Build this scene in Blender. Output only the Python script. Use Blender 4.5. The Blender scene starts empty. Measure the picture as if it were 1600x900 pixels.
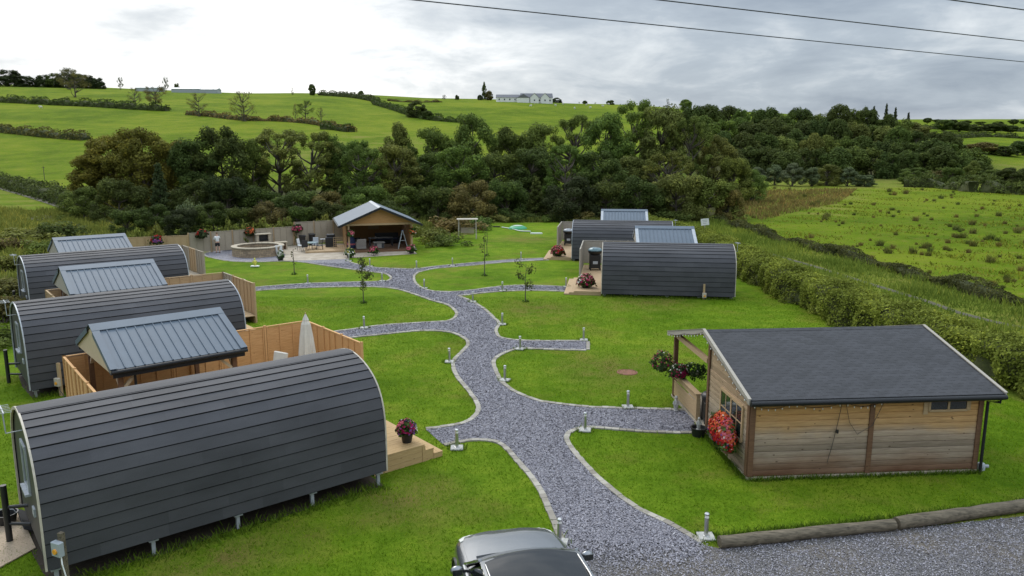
import bpy, math, random
import numpy as np
from mathutils import Vector, Matrix
from mathutils.geometry import tessellate_polygon
R = math.radians
random.seed(7); rng = np.random.default_rng(7)
SC = bpy.context.scene
COL = SC.collection
# ------------------------------------------------------------------ camera model (plane z=0 is the garden)
H, F, YH = 9.0, 1200.0, 230.0
PT = math.atan((450 - YH) / F); sP, cP = math.sin(PT), math.cos(PT)
def G(px, py, z=0.0):
    u, v = px - 800, py - 450
    t = (H - z) / (F * sP + v * cP)
    return (u * t, (F * cP - v * sP) * t)
def at(px, py, Y):
    u, v = px - 800, py - 450
    t = Y / (F * cP - v * sP)
    return (u * t, Y, H - (F * sP + v * cP) * t)
# ------------------------------------------------------------------ terrain
KY = np.array([0, 60, 130, 180, 230, 320, 460, 640, 1000, 1600, 7000.])
def slope(y):
    v = y - 450
    return -(F * sP + v * cP) / (F * cP - v * sP)
COLS = {  # image row of the ground at each distance (None = level with the garden)
 -150: [290, 258, 208, 160, 131, 131, 136, 140],
 450: [289, 257, 210, 170, 147, 147, 150, 155],
 750: [289, 258, 215, 180, 157, 158, 163, 170],
 930: [289, 260, 218, 186, 163, 165, 170, 176],
 1150: [289, 262, 222, 196, 176, 178, 182, 186],
 1400: [290, 268, 228, 208, 196, 189, 187, 190],
 1750: [291, 272, 246, 224, 206, 191, 186, 190]}
cpx = np.array(sorted(COLS), float); CZ = []
for p in sorted(COLS):
    CZ.append([0, 0, 0] + [9 + KY[i + 3] * slope(y) for i, y in enumerate(COLS[p])])
CZ = np.array(CZ)
def pchip(x, y, xq):
    h = np.diff(x); d = np.diff(y) / h
    m = np.zeros_like(y); m[0] = d[0]; m[-1] = d[-1]
    for i in range(1, len(x) - 1):
        if d[i - 1] * d[i] > 0:
            w1 = 2 * h[i] + h[i - 1]; w2 = h[i] + 2 * h[i - 1]
            m[i] = (w1 + w2) / (w1 / d[i - 1] + w2 / d[i])
    xq = np.clip(xq, x[0], x[-1])
    k = np.clip(np.searchsorted(x, xq) - 1, 0, len(x) - 2)
    t = (xq - x[k]) / h[k]
    return ((1 + 2 * t) * (1 - t) ** 2 * y[k] + t * (1 - t) ** 2 * h[k] * m[k]
            + t * t * (3 - 2 * t) * y[k + 1] + t * t * (t - 1) * h[k] * m[k + 1])
def terr(x, y):
    x = np.atleast_1d(np.asarray(x, float)); y = np.atleast_1d(np.asarray(y, float))
    yy = np.maximum(y, 0.0)
    px = np.clip(800 + 1218 * x / np.maximum(yy, 20), cpx[0], cpx[-1])
    zs = np.array([pchip(KY, c, yy) for c in CZ])
    k = np.clip(np.searchsorted(cpx, px) - 1, 0, len(cpx) - 2)
    t = (px - cpx[k]) / (cpx[k + 1] - cpx[k]); t = t * t * (3 - 2 * t)
    ii = np.arange(len(x))
    z = zs[k, ii] * (1 - t) + zs[k + 1, ii] * t
    w = np.clip((yy - 170) / 200, 0, 1)
    return z + w * (np.sin(x * .021 + y * .013) * .5 + np.sin(x * .047 - y * .031) * .3)
def tz(x, y): return float(terr(x, y)[0])
def GT(px, py, d0=40):
    """where a ray of the photograph meets the terrain"""
    D = np.concatenate([np.arange(d0, 200, 1.), np.arange(200, 1700, 3.)])
    u, v = px - 800, py - 450
    t = D / (F * cP - v * sP); X = u * t; Z = H - (F * sP + v * cP) * t
    below = np.where(Z <= terr(X, D) + .01)[0]
    i = below[0] if len(below) else len(D) - 1
    return (float(X[i]), float(D[i]), tz(X[i], D[i]))
# ------------------------------------------------------------------ materials
def nn(nt, t, **kw):
    n = nt.nodes.new(t)
    for k, v in kw.items():
        if k.startswith('i_'):
            n.inputs[int(k[2:]) if k[2:].isdigit() else k[2:].replace('_', ' ')].default_value = v
        else: setattr(n, k, v)
    return n
def newmat(name):
    m = bpy.data.materials.new(name); m.use_nodes = True
    nt = m.node_tree; b = nt.nodes['Principled BSDF']
    return m, nt, b
def rgba(c): return (c[0], c[1], c[2], 1)
def noise(nt, scale, detail=3, rough=.55, co=None, dist=0):
    n = nn(nt, 'ShaderNodeTexNoise'); n.inputs['Scale'].default_value = scale
    n.inputs['Detail'].default_value = detail; n.inputs['Roughness'].default_value = rough
    n.inputs['Distortion'].default_value = dist
    if co is not None: nt.links.new(co, n.inputs['Vector'])
    return n.outputs['Fac']
def ramp(nt, fac, stops):
    r = nn(nt, 'ShaderNodeValToRGB'); e = r.color_ramp.elements
    while len(e) < len(stops): e.new(.5)
    for i, (p, c) in enumerate(stops):
        e[i].position = p; e[i].color = rgba(c) if len(c) == 3 else c
    nt.links.new(fac, r.inputs['Fac']); return r.outputs['Color']
def mixc(nt, fac, a, b, mode='MIX'):
    m = nn(nt, 'ShaderNodeMix', data_type='RGBA', blend_type=mode)
    for s, val in ((0, fac), (6, a), (7, b)):
        if hasattr(val, 'is_linked'): nt.links.new(val, m.inputs[s])
        elif isinstance(val, (int, float)): m.inputs[s].default_value = val
        else: m.inputs[s].default_value = rgba(val)
    return m.outputs[2]
def mth(nt, op, a, b=None, c=None, clamp=False):
    m = nn(nt, 'ShaderNodeMath', operation=op, use_clamp=clamp)
    for i, v in enumerate((a, b, c)):
        if v is None: continue
        if hasattr(v, 'is_linked'): nt.links.new(v, m.inputs[i])
        else: m.inputs[i].default_value = v
    return m.outputs[0]
def coord(nt, which='Object', scale=None):
    t = nn(nt, 'ShaderNodeTexCoord').outputs[which]
    if scale:
        mp = nn(nt, 'ShaderNodeMapping'); mp.inputs['Scale'].default_value = scale
        nt.links.new(t, mp.inputs['Vector']); t = mp.outputs['Vector']
    return t
def wpos(nt): return nn(nt, 'ShaderNodeNewGeometry').outputs['Position']
def bump(nt, b, h, strength=.4, dist=.02):
    n = nn(nt, 'ShaderNodeBump'); n.inputs['Strength'].default_value = strength
    n.inputs['Distance'].default_value = dist
    nt.links.new(h, n.inputs['Height']); nt.links.new(n.outputs['Normal'], b.inputs['Normal'])
def plain(name, c, rough=.6, metal=0, var=.25, scale=6, spec=.5, stretch=None, bumps=0):
    m, nt, b = newmat(name)
    co = coord(nt, 'Object', stretch)
    f = noise(nt, scale, 4, .6, co)
    lo = tuple(x * (1 - var) for x in c); hi = tuple(min(1, x * (1 + var)) for x in c)
    nt.links.new(ramp(nt, f, [(.28, lo), (.72, hi)]), b.inputs['Base Color'])
    b.inputs['Roughness'].default_value = rough; b.inputs['Metallic'].default_value = metal
    b.inputs['Specular IOR Level'].default_value = spec
    if bumps: bump(nt, b, f, bumps, .01)
    return m
M = {}
M['felt'] = plain('felt_shingle', (.030, .032, .038), .75, var=.22, scale=3, stretch=(.5, 3, 3))
def felt():
    m, nt, b = newmat('felt_shingle'); co = coord(nt)
    f1 = noise(nt, 1.3, 4, .6, coord(nt, 'Object', (.35, 1, 1))); f2 = noise(nt, 170, 2, .5, co)
    c = ramp(nt, f1, [(.3, (.038, .038, .042)), (.7, (.064, .064, .070))])
    c = mixc(nt, .6, c, ramp(nt, f2, [(.3, (.45, .45, .47)), (.75, (1.35, 1.35, 1.4))]), 'MULTIPLY')
    tn = nn(nt, 'ShaderNodeAttribute', attribute_name='tint').outputs['Fac']
    c = mixc(nt, 1, c, ramp(nt, tn, [(0, (.90, .90, .90)), (1, (1.16, 1.15, 1.14))]), 'MULTIPLY')
    nt.links.new(c, b.inputs['Base Color']); b.inputs['Roughness'].default_value = .7
    bump(nt, b, f2, .35, .006); return m
M['felt'] = felt()
M['felt_edge'] = plain('felt_butt_edge', (.010, .010, .012), .85, var=.2)
M['metal_roof'] = plain('coated_roof_sheet', (.098, .126, .158), .55, var=.08, scale=1.2, spec=.35)
M['metal_dark'] = plain('dark_coated_metal', (.016, .017, .019), .5, var=.15, spec=.3)
M['galv'] = plain('pale_grey_trim', (.36, .38, .40), .45, var=.15)
M['cream_trim'] = plain('cream_trim', (.46, .41, .33), .6, var=.15)
M['steel'] = plain('brushed_steel', (.55, .55, .54), .3, metal=.9, var=.08)
M['conc'] = plain('pale_concrete', (.40, .39, .36), .85, var=.18, scale=14, bumps=.3)
M['white'] = plain('white_plastic', (.72, .72, .70), .45, var=.05)
M['black'] = plain('black_plastic', (.014, .014, .015), .45, var=.2)
M['char'] = plain('charcoal_wicker', (.03, .03, .034), .7, var=.3, scale=60, bumps=.5)
M['wicker'] = plain('grey_wicker', (.24, .22, .20), .75, var=.35, scale=50, bumps=.5)
M['cloth'] = plain('cream_canvas', (.60, .57, .50), .85, var=.08, scale=4)
M['soil'] = plain('dark_soil', (.045, .032, .02), .95, var=.4, scale=20, bumps=.5)
M['podend'] = plain('dark_painted_board', (.035, .034, .036), .55, var=.2, stretch=(8, 8, 1))
M['orange'] = plain('orange_knob', (.75, .33, .03), .5, var=.1)
M['pvc'] = plain('grey_pvc', (.33, .36, .38), .4, var=.08)
M['bark'] = plain('grey_bark', (.09, .075, .055), .9, var=.4, scale=9, stretch=(2, 2, .5), bumps=.6)
M['green_p'] = plain('green_plastic', (.04, .30, .14), .5, var=.15)
M['sage'] = plain('pale_mat', (.42, .50, .42), .7, var=.2)
M['rust'] = plain('rust_brown', (.19, .075, .04), .8, var=.3, scale=12)
M['skin'] = plain('skin', (.55, .33, .24), .55, var=.06)
M['shirt'] = plain('white_cotton', (.68, .68, .67), .9, var=.06)
M['shorts'] = plain('black_cotton', (.015, .015, .018), .9, var=.15)
M['hair'] = plain('light_brown_hair', (.16, .10, .05), .6, var=.2)
M['shoes'] = plain('tan_shoe', (.22, .12, .07), .7, var=.1)
M['render'] = plain('white_render', (.72, .71, .68), .85, var=.05)
M['slate'] = plain('slate_tile', (.12, .12, .135), .6, var=.15)
M['fleece'] = plain('fleece', (.62, .60, .54), .95, var=.1)
M['wire'] = plain('black_cable', (.02, .02, .022), .5, var=.1)
M['bulb'] = plain('clear_bulb', (.8, .78, .72), .2, var=.03)
M['blue'] = plain('navy_fabric', (.02, .035, .10), .7, var=.2)
M['teal'] = plain('blue_grey_enamel', (.13, .21, .23), .3, var=.1)
M['board'] = plain('chipboard', (.42, .32, .22), .85, var=.22, scale=30, bumps=.15)
def glassy(name, c, rough=.06):
    m, nt, b = newmat(name); b.inputs['Base Color'].default_value = rgba(c)
    b.inputs['Roughness'].default_value = rough; b.inputs['Specular IOR Level'].default_value = .9
    return m
M['glass'] = glassy('window_glass', (.02, .025, .025))
M['paint'] = None
def timber(name, lo, hi, grain=(1, 14, 14), knots=True, scale=3, rough=.75):
    m, nt, b = newmat(name); co = coord(nt, 'Object', grain)
    f = noise(nt, scale, 5, .65, co, .4)
    c = ramp(nt, f, [(.25, lo), (.75, hi)])
    if knots:
        v = nn(nt, 'ShaderNodeTexVoronoi'); v.inputs['Scale'].default_value = 2.6
        nt.links.new(coord(nt, 'Object', (1, 2.2, 2.2)), v.inputs['Vector'])
        k = mth(nt, 'LESS_THAN', v.outputs['Distance'], .07)
        c = mixc(nt, mth(nt, 'MULTIPLY', k, .7), c, tuple(x * .35 for x in lo))
    nt.links.new(c, b.inputs['Base Color']); b.inputs['Roughness'].default_value = rough
    b.inputs['Specular IOR Level'].default_value = .25
    bump(nt, b, f, .25, .008); return m
M['deal'] = timber('new_pine', (.36, .23, .10), (.52, .36, .18))
M['deal_end'] = timber('pale_pine_board', (.46, .36, .23), (.60, .49, .34), grain=(14, 14, 1.2), knots=False)
M['orange_wood'] = timber('orange_fence_wood', (.47, .245, .095), (.70, .42, .19))
M['grey_wood'] = timber('weathered_fence_wood', (.27, .23, .17), (.42, .36, .28))
M['tan_wood'] = timber('tan_fence_wood', (.36, .24, .13), (.50, .36, .21))
M['grey_wood2'] = timber('silvered_wood', (.30, .27, .22), (.44, .40, .34))
M['brown_wood'] = timber('brown_stained_wood', (.10, .05, .028), (.20, .11, .06))
M['honey'] = timber('honey_wood', (.33, .17, .065), (.50, .28, .12))
M['log'] = timber('weathered_log', (.035, .030, .020), (.22, .18, .125), grain=(1.2, 9, 9), knots=True, scale=2.2)
def cabinwall(grey=0):
    m, nt, b = newmat('weathered_log_wall')
    co = coord(nt); s = nn(nt, 'ShaderNodeSeparateXYZ'); nt.links.new(co, s.inputs[0])
    f = noise(nt, 2.2, 5, .65, coord(nt, 'Object', (.8, .8, 9)), .5)
    fb = noise(nt, .55, 3, .55, coord(nt, 'Object', (1, 1, 2.2)))
    # weathering: honey under the eaves, silvered in the middle, brown splash zone at the foot
    h = mth(nt, 'ADD', s.outputs['Z'], mth(nt, 'MULTIPLY', mth(nt, 'SUBTRACT', fb, .5), .9))
    h = mth(nt, 'MULTIPLY', h, .45, clamp=True)
    c = ramp(nt, h, [(.03, (.14, .07, .04)), (.16, (.23, .145, .095)), (.34, (.30, .245, .19)), (.52, (.37, .295, .22)), (.68, (.48, .315, .155)), (.88, (.56, .33, .13))])
    if grey: c = mixc(nt, grey, c, (.34, .285, .22))
    c = mixc(nt, .75, c, ramp(nt, f, [(.25, (.55, .5, .45)), (.7, (1.15, 1.12, 1.1))]), 'MULTIPLY')
    wn = nn(nt, 'ShaderNodeTexWhiteNoise', noise_dimensions='1D'); nt.links.new(mth(nt, 'FLOOR', mth(nt, 'DIVIDE', mth(nt, 'SUBTRACT', s.outputs['Z'], .09), .17583)), wn.inputs['W'])
    c = mixc(nt, .8, c, ramp(nt, wn.outputs['Value'], [(0, (.74, .72, .70)), (1, (1.22, 1.2, 1.18))]), 'MULTIPLY')
    v = nn(nt, 'ShaderNodeTexVoronoi'); v.inputs['Scale'].default_value = 3.1
    nt.links.new(coord(nt, 'Object', (1, 1, 1.8)), v.inputs['Vector'])
    k = mth(nt, 'LESS_THAN', v.outputs['Distance'], .11)
    c = mixc(nt, mth(nt, 'MULTIPLY', k, .75), c, (.07, .04, .025))
    nt.links.new(c, b.inputs['Base Color']); b.inputs['Roughness'].default_value = .8
    b.inputs['Specular IOR Level'].default_value = .2
    bump(nt, b, f, .3, .008); return m
M['cabinwall'] = cabinwall(); M['gablewall'] = cabinwall(.7)
def shingle():
    m, nt, b = newmat('grey_roof_shingle'); co = coord(nt)
    s = nn(nt, 'ShaderNodeSeparateXYZ'); nt.links.new(co, s.inputs[0])
    w = noise(nt, 4, 2, .5, co)
    v = mth(nt, 'ADD', mth(nt, 'DIVIDE', s.outputs['Y'], .142), mth(nt, 'MULTIPLY', w, .12)); r_ = mth(nt, 'FLOOR', v); fv = mth(nt, 'FRACT', v)
    fu0 = mth(nt, 'ADD', mth(nt, 'DIVIDE', s.outputs['X'], .33), mth(nt, 'MULTIPLY', r_, .5)); fu = mth(nt, 'FRACT', fu0)
    tab = mth(nt, 'MULTIPLY', mth(nt, 'LESS_THAN', fv, .16), mth(nt, 'LESS_THAN', mth(nt, 'ABSOLUTE', mth(nt, 'SUBTRACT', fu, .5)), .27))
    cell = nn(nt, 'ShaderNodeTexWhiteNoise', noise_dimensions='2D'); cv = nn(nt, 'ShaderNodeCombineXYZ'); nt.links.new(mth(nt, 'FLOOR', fu0), cv.inputs[0]); nt.links.new(r_, cv.inputs[1]); nt.links.new(cv.outputs[0], cell.inputs['Vector'])
    base = ramp(nt, cell.outputs['Value'], [(0, (.028, .029, .033)), (1, (.042, .043, .049))])
    base = mixc(nt, mth(nt, 'MULTIPLY', tab, .85), base, (.008, .008, .010))
    f2 = noise(nt, 140, 2, .5, co); f3 = noise(nt, .8, 4, .6, co)
    c = mixc(nt, .6, base, ramp(nt, f2, [(.3, (.5, .5, .5)), (.75, (1.35, 1.35, 1.35))]), 'MULTIPLY')
    c = mixc(nt, .5, c, ramp(nt, f3, [(.3, (.8, .8, .8)), (.7, (1.2, 1.2, 1.2))]), 'MULTIPLY')
    nt.links.new(c, b.inputs['Base Color']); b.inputs['Roughness'].default_value = .75
    bump(nt, b, mth(nt, 'SUBTRACT', mth(nt, 'MULTIPLY', f2, .3), tab), .5, .01); return m
M['shingle'] = shingle()
def grassmat(name, greens, dry, dry_amt, fine=55, lift=1.0):
    m, nt, b = newmat(name); p = wpos(nt)
    f1 = noise(nt, .16, 4, .6, p); f2 = noise(nt, 1.1, 4, .65, p); f3 = noise(nt, 9, 3, .6, p); f4 = noise(nt, fine, 2, .6, p)
    mix = mth(nt, 'ADD', mth(nt, 'MULTIPLY', f1, .45), mth(nt, 'ADD', mth(nt, 'MULTIPLY', f2, .35), mth(nt, 'MULTIPLY', f3, .2)))
    c = ramp(nt, mix, [(.40, greens[0]), (.5, greens[1]), (.60, greens[2])])
    # dry, worn patches
    d = noise(nt, .33, 5, .68, mapped(nt, p, (1, 1, 1), (13, 5, 0)))
    d = mth(nt, 'MULTIPLY', mth(nt, 'SUBTRACT', d, .51), 4.5, clamp=True)
    c = mixc(nt, mth(nt, 'MULTIPLY', d, dry_amt), c, dry)
    for (wx, wy, wr) in ((-2.7, 18.7, 2.1), (3.9, 30.6, 3.0), (1.4, 42.5, 3.2), (8.0, 44.6, 4.0), (-9.0, 57.0, 3.0), (1.5, 76, 4.5), (-6.5, 15.6, 2.2)):
        ds = nn(nt, 'ShaderNodeVectorMath', operation='DISTANCE'); nt.links.new(p, ds.inputs[0]); ds.inputs[1].default_value = (wx, wy, 0)
        k = mth(nt, 'SUBTRACT', 1, mth(nt, 'DIVIDE', ds.outputs['Value'], wr), clamp=True)
        k = mth(nt, 'MULTIPLY', k, mth(nt, 'MULTIPLY', mth(nt, 'SUBTRACT', f2, .30), 3.2, clamp=True))
        c = mixc(nt, mth(nt, 'MULTIPLY', k, .85), c, (.175, .130, .045))
    c = mixc(nt, .8, c, ramp(nt, f4, [(.25, (.48, .52, .45)), (.75, (1.4, 1.36, 1.35))]), 'MULTIPLY')
    nt.links.new(c, b.inputs['Base Color']); b.inputs['Roughness'].default_value = .8
    b.inputs['Specular IOR Level'].default_value = .02
    bump(nt, b, mth(nt, 'ADD', f4, mth(nt, 'MULTIPLY', f3, .8)), .9, .04)
    return m
def mapped(nt, v, scale, loc):
    mp = nn(nt, 'ShaderNodeMapping'); mp.inputs['Scale'].default_value = scale; mp.inputs['Location'].default_value = loc
    nt.links.new(v, mp.inputs['Vector']); return mp.outputs['Vector']
M['lawn'] = grassmat('mown_lawn', [(.078, .150, .007), (.122, .204, .012), (.184, .256, .020)], (.200, .170, .038), .7)
def groundmat():
    m, nt, b = newmat('pasture_and_rough_grass'); p = wpos(nt)
    a = nn(nt, 'ShaderNodeAttribute', attribute_name='rough').outputs['Fac']
    f0 = noise(nt, .018, 4, .6, p); f1 = noise(nt, .12, 4, .65, p); f2 = noise(nt, .9, 4, .65, p); f3 = noise(nt, 11, 2, .6, p)
    past = ramp(nt, mth(nt, 'ADD', mth(nt, 'MULTIPLY', f0, .6), mth(nt, 'MULTIPLY', f1, .4)),
                [(.40, (.074, .126, .007)), (.5, (.118, .174, .010)), (.60, (.168, .208, .016))])
    past = mixc(nt, mth(nt, 'MULTIPLY', mth(nt, 'SUBTRACT', f2, .50), 3.2, clamp=True), past, (.190, .170, .040))
    rgh = ramp(nt, mth(nt, 'ADD', mth(nt, 'MULTIPLY', f1, .5), mth(nt, 'MULTIPLY', f2, .5)),
               [(.34, (.085, .130, .016)), (.47, (.150, .190, .026)), (.60, (.190, .185, .042)), (.70, (.215, .190, .060))])
    k = mth(nt, 'ADD', a, mth(nt, 'MULTIPLY', mth(nt, 'SUBTRACT', f1, .5), 1.4))
    k = mth(nt, 'MULTIPLY', mth(nt, 'SUBTRACT', k, .35), 3.5, clamp=True)
    c = mixc(nt, k, past, rgh)
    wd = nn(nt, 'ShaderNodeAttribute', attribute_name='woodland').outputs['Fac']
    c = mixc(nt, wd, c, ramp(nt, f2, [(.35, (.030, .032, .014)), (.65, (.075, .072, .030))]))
    c = mixc(nt, .7, c, ramp(nt, f3, [(.25, (.55, .57, .5)), (.75, (1.4, 1.36, 1.35))]), 'MULTIPLY')
    nt.links.new(c, b.inputs['Base Color']); b.inputs['Roughness'].default_value = .9
    b.inputs['Specular IOR Level'].default_value = .02
    bump(nt, b, mth(nt, 'ADD', f3, f2), .8, .12); return m
M['ground'] = groundmat()
def gravel(name, stops, scale, mud=None):
    m, nt, b = newmat(name); p = wpos(nt)
    v = nn(nt, 'ShaderNodeTexVoronoi'); v.inputs['Scale'].default_value = scale
    nt.links.new(mapped(nt, p, (1, 1.6, 1), (0, 0, 0)), v.inputs['Vector'])
    s = nn(nt, 'ShaderNodeSeparateColor'); nt.links.new(v.outputs['Color'], s.inputs[0])
    c = ramp(nt, s.outputs[0], stops)
    f = noise(nt, .5, 5, .65, p)
    c = mixc(nt, .6, c, ramp(nt, f, [(.3, (.75, .75, .78)), (.7, (1.2, 1.2, 1.18))]), 'MULTIPLY')
    if mud:
        k = mth(nt, 'MULTIPLY', mth(nt, 'SUBTRACT', noise(nt, .38, 5, .7, mapped(nt, p, (1, 1, 1), (4, 9, 0))), .47), 5, clamp=True)
        c = mixc(nt, mth(nt, 'MULTIPLY', k, .75), c, mud)
    nt.links.new(c, b.inputs['Base Color']); b.inputs['Roughness'].default_value = .75
    b.inputs['Specular IOR Level'].default_value = .25
    bump(nt, b, mth(nt, 'SUBTRACT', s.outputs[1], v.outputs['Distance']), 1.0, .03); return m
SL = [(.0, (.10, .096, .11)), (.2, (.225, .214, .24)), (.6, (.30, .286, .315)), (.85, (.375, .36, .385)), (1, (.48, .465, .48))]
M['slate_gravel'] = gravel('slate_gravel', SL, 30)
M['yard'] = gravel('yard_gravel', [(0, (.06, .058, .058)), (.4, (.145, .136, .136)), (.8, (.22, .208, .205)), (1, (.33, .32, .31))], 38, mud=(.215, .18, .135))
M['lane'] = gravel('lane_gravel', [(0, (.09, .085, .055)), (1, (.16, .145, .10))], 25, mud=(.13, .125, .06))
M['chip'] = None
def attrmat(name, attr, stops, rough=.75, spec=.25, translucent=0, objcol=False, satvar=True):
    m, nt, b = newmat(name)
    a = nn(nt, 'ShaderNodeAttribute', attribute_name=attr).outputs['Fac']
    c = ramp(nt, a, stops)
    if objcol:
        oi = nn(nt, 'ShaderNodeObjectInfo'); c = mixc(nt, 1.0, c, oi.outputs['Color'], 'MULTIPLY')
    nt.links.new(c, b.inputs['Base Color']); b.inputs['Roughness'].default_value = rough
    b.inputs['Specular IOR Level'].default_value = spec
    if translucent:
        tr = nn(nt, 'ShaderNodeBsdfTranslucent'); nt.links.new(c, tr.inputs['Color'])
        mx = nn(nt, 'ShaderNodeMixShader'); mx.inputs[0].default_value = translucent
        nt.links.new(b.outputs[0], mx.inputs[1]); nt.links.new(tr.outputs[0], mx.inputs[2])
        nt.links.new(mx.outputs[0], nt.nodes['Material Output'].inputs['Surface'])
    return m
M['chip'] = attrmat('slate_chip', 'tint', SL)
# leaf hue table (multiplied by each tree's own colour)
M['leaf'] = attrmat('leaf', 'tint', [(0, (.45, .47, .42)), (.5, (1, 1, .95)), (.85, (1.6, 1.5, 1.25)), (1, (2.2, 1.9, 1.5))], .7, .06, .28, True)
M['blade'] = attrmat('grass_blade', 'tint', [(0, (.55, .62, .5)), (.55, (1, 1, 1)), (1, (1.9, 1.55, 1.3))], .8, .02, .25, True)
M['twig'] = plain('twiggy_hedge_core', (.060, .068, .020), .95, var=.4, scale=8)
def stonemat():
    m, nt, b = newmat('coursed_sandstone'); p = coord(nt, 'UV')
    br = nn(nt, 'ShaderNodeTexBrick'); nt.links.new(p, br.inputs['Vector']); br.inputs['Scale'].default_value = 1
    br.inputs['Brick Width'].default_value = .42; br.inputs['Row Height'].default_value = .16
    br.inputs['Mortar Size'].default_value = .012
    br.inputs['Color1'].default_value = (.40, .30, .19, 1); br.inputs['Color2'].default_value = (.24, .18, .12, 1)
    br.inputs['Mortar'].default_value = (.20, .17, .13, 1)
    f = noise(nt, 9, 4, .6, coord(nt))
    c = mixc(nt, .7, br.outputs['Color'], ramp(nt, f, [(.3, (.65, .65, .65)), (.7, (1.25, 1.22, 1.2))]), 'MULTIPLY')
    nt.links.new(c, b.inputs['Base Color']); b.inputs['Roughness'].default_value = .9
    bump(nt, b, mth(nt, 'SUBTRACT', f, br.outputs['Fac']), .6, .03); return m
M['stone'] = stonemat()
M['coping'] = plain('coping_stone', (.40, .34, .25), .9, var=.2, scale=5, bumps=.3)
M['kerb'] = attrmat('kerb_sett', 'tint', [(0, (.23, .205, .17)), (1, (.40, .37, .315))], .9, .2)
M['paving'] = gravel('patio_flag', [(0, (.30, .245, .18)), (.5, (.36, .30, .225)), (1, (.42, .36, .28))], 1.7)
# ------------------------------------------------------------------ mesh builder
class MB:
    def __init__(s): s.v = []; s.f = []; s.m = []; s.cur = 0; s.uv = None
    def add(s, vs, fs):
        o = len(s.v); s.v += [tuple(p) for p in vs]
        for f in fs: s.f.append([o + i for i in f]); s.m.append(s.cur)
    def box(s, c, d, rz=0, ry=0, rx=0):
        mt = Matrix.Rotation(rz, 3, 'Z') @ Matrix.Rotation(ry, 3, 'Y') @ Matrix.Rotation(rx, 3, 'X')
        vs = [Vector(c) + mt @ Vector((x * d[0] / 2, y * d[1] / 2, z * d[2] / 2)) for x in (-1, 1) for y in (-1, 1) for z in (-1, 1)]
        s.add(vs, [(0, 1, 3, 2), (4, 6, 7, 5), (0, 4, 5, 1), (2, 3, 7, 6), (0, 2, 6, 4), (1, 5, 7, 3)]); return s
    def bb(s, a, b):
        return s.box([(a[i] + b[i]) / 2 for i in range(3)], [abs(b[i] - a[i]) for i in range(3)])
    def bar(s, p, q, w, h=None, up=(0, 0, 1)):
        p, q = Vector(p), Vector(q); h = h or w; d = (q - p); L = d.length; d.normalize()
        u = Vector(up); sd = d.cross(u)
        if sd.length < 1e-4: sd = d.cross(Vector((1, 0, 0)))
        sd.normalize(); u = sd.cross(d)
        vs = [b + sd * (x * w / 2) + u * (z * h / 2) for b in (p, q) for x, z in ((-1, -1), (1, -1), (1, 1), (-1, 1))]
        s.add(vs, [(3, 2, 1, 0), (4, 5, 6, 7), (0, 1, 5, 4), (1, 2, 6, 5), (2, 3, 7, 6), (3, 0, 4, 7)]); return s
    def tube(s, path, rad, n=8, caps=True):
        path = [Vector(p) for p in path]; k = len(path)
        if not hasattr(rad, '__len__'): rad = [rad] * k
        rings = []; ref = Vector((0, 0, 1))
        for i, p in enumerate(path):
            d = (path[min(i + 1, k - 1)] - path[max(i - 1, 0)]).normalized()
            r = ref if abs(d.dot(ref)) < .95 else Vector((1, 0, 0))
            a = d.cross(r).normalized(); b = a.cross(d)
            rings += [p + (a * math.cos(t) + b * math.sin(t)) * rad[i] for t in [2 * math.pi * j / n for j in range(n)]]
        fs = []
        for i in range(k - 1):
            for j in range(n):
                a0, a1 = i * n + j, i * n + (j + 1) % n
                fs.append((a0, a0 + n, a1 + n, a1))
        if caps: fs += [list(range(n)), [(k - 1) * n + j for j in range(n - 1, -1, -1)]]
        s.add(rings, fs); return s
    def lathe(s, prof, n=20, c=(0, 0, 0), closed=False, uvr=None):
        vs = []; k = len(prof)
        for r, z in prof:
            vs += [(c[0] + r * math.cos(2 * math.pi * j / n), c[1] + r * math.sin(2 * math.pi * j / n), c[2] + z) for j in range(n)]
        fs = []
        for i in range(k if closed else k - 1):
            i2 = (i + 1) % k
            for j in range(n):
                fs.append((i * n + j, i * n + (j + 1) % n, i2 * n + (j + 1) % n, i2 * n + j))
        if not closed:
            if prof[0][0] > 1e-4: fs.append([j for j in range(n - 1, -1, -1)])
            if prof[-1][0] > 1e-4: fs.append([(k - 1) * n + j for j in range(n)])
        s.add(vs, fs); return s
    def prism(s, poly, d0, d1, fn):
        """poly (p,q) extruded from d0 to d1; fn(p,q,d)->xyz"""
        n = len(poly)
        vs = [fn(p, q, d0) for p, q in poly] + [fn(p, q, d1) for p, q in poly]
        fs = [list(range(n - 1, -1, -1)), list(range(n, 2 * n))] + [(i, (i + 1) % n, n + (i + 1) % n, n + i) for i in range(n)]
        s.add(vs, fs); return s
    def quad(s, *p): s.add(p, [tuple(range(len(p)))]); return s
    def ball(s, c, r, n=10, m=7):
        return s.lathe([(max(1e-5, math.sin(math.pi * i / m)) * (r if not hasattr(r, '__len__') else r[0]), -math.cos(math.pi * i / m) * (r if not hasattr(r, '__len__') else r[1])) for i in range(m + 1)], n, c)
def link(o, parent=None):
    COL.objects.link(o)
    if parent is not None: o.parent = parent
    return o
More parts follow.
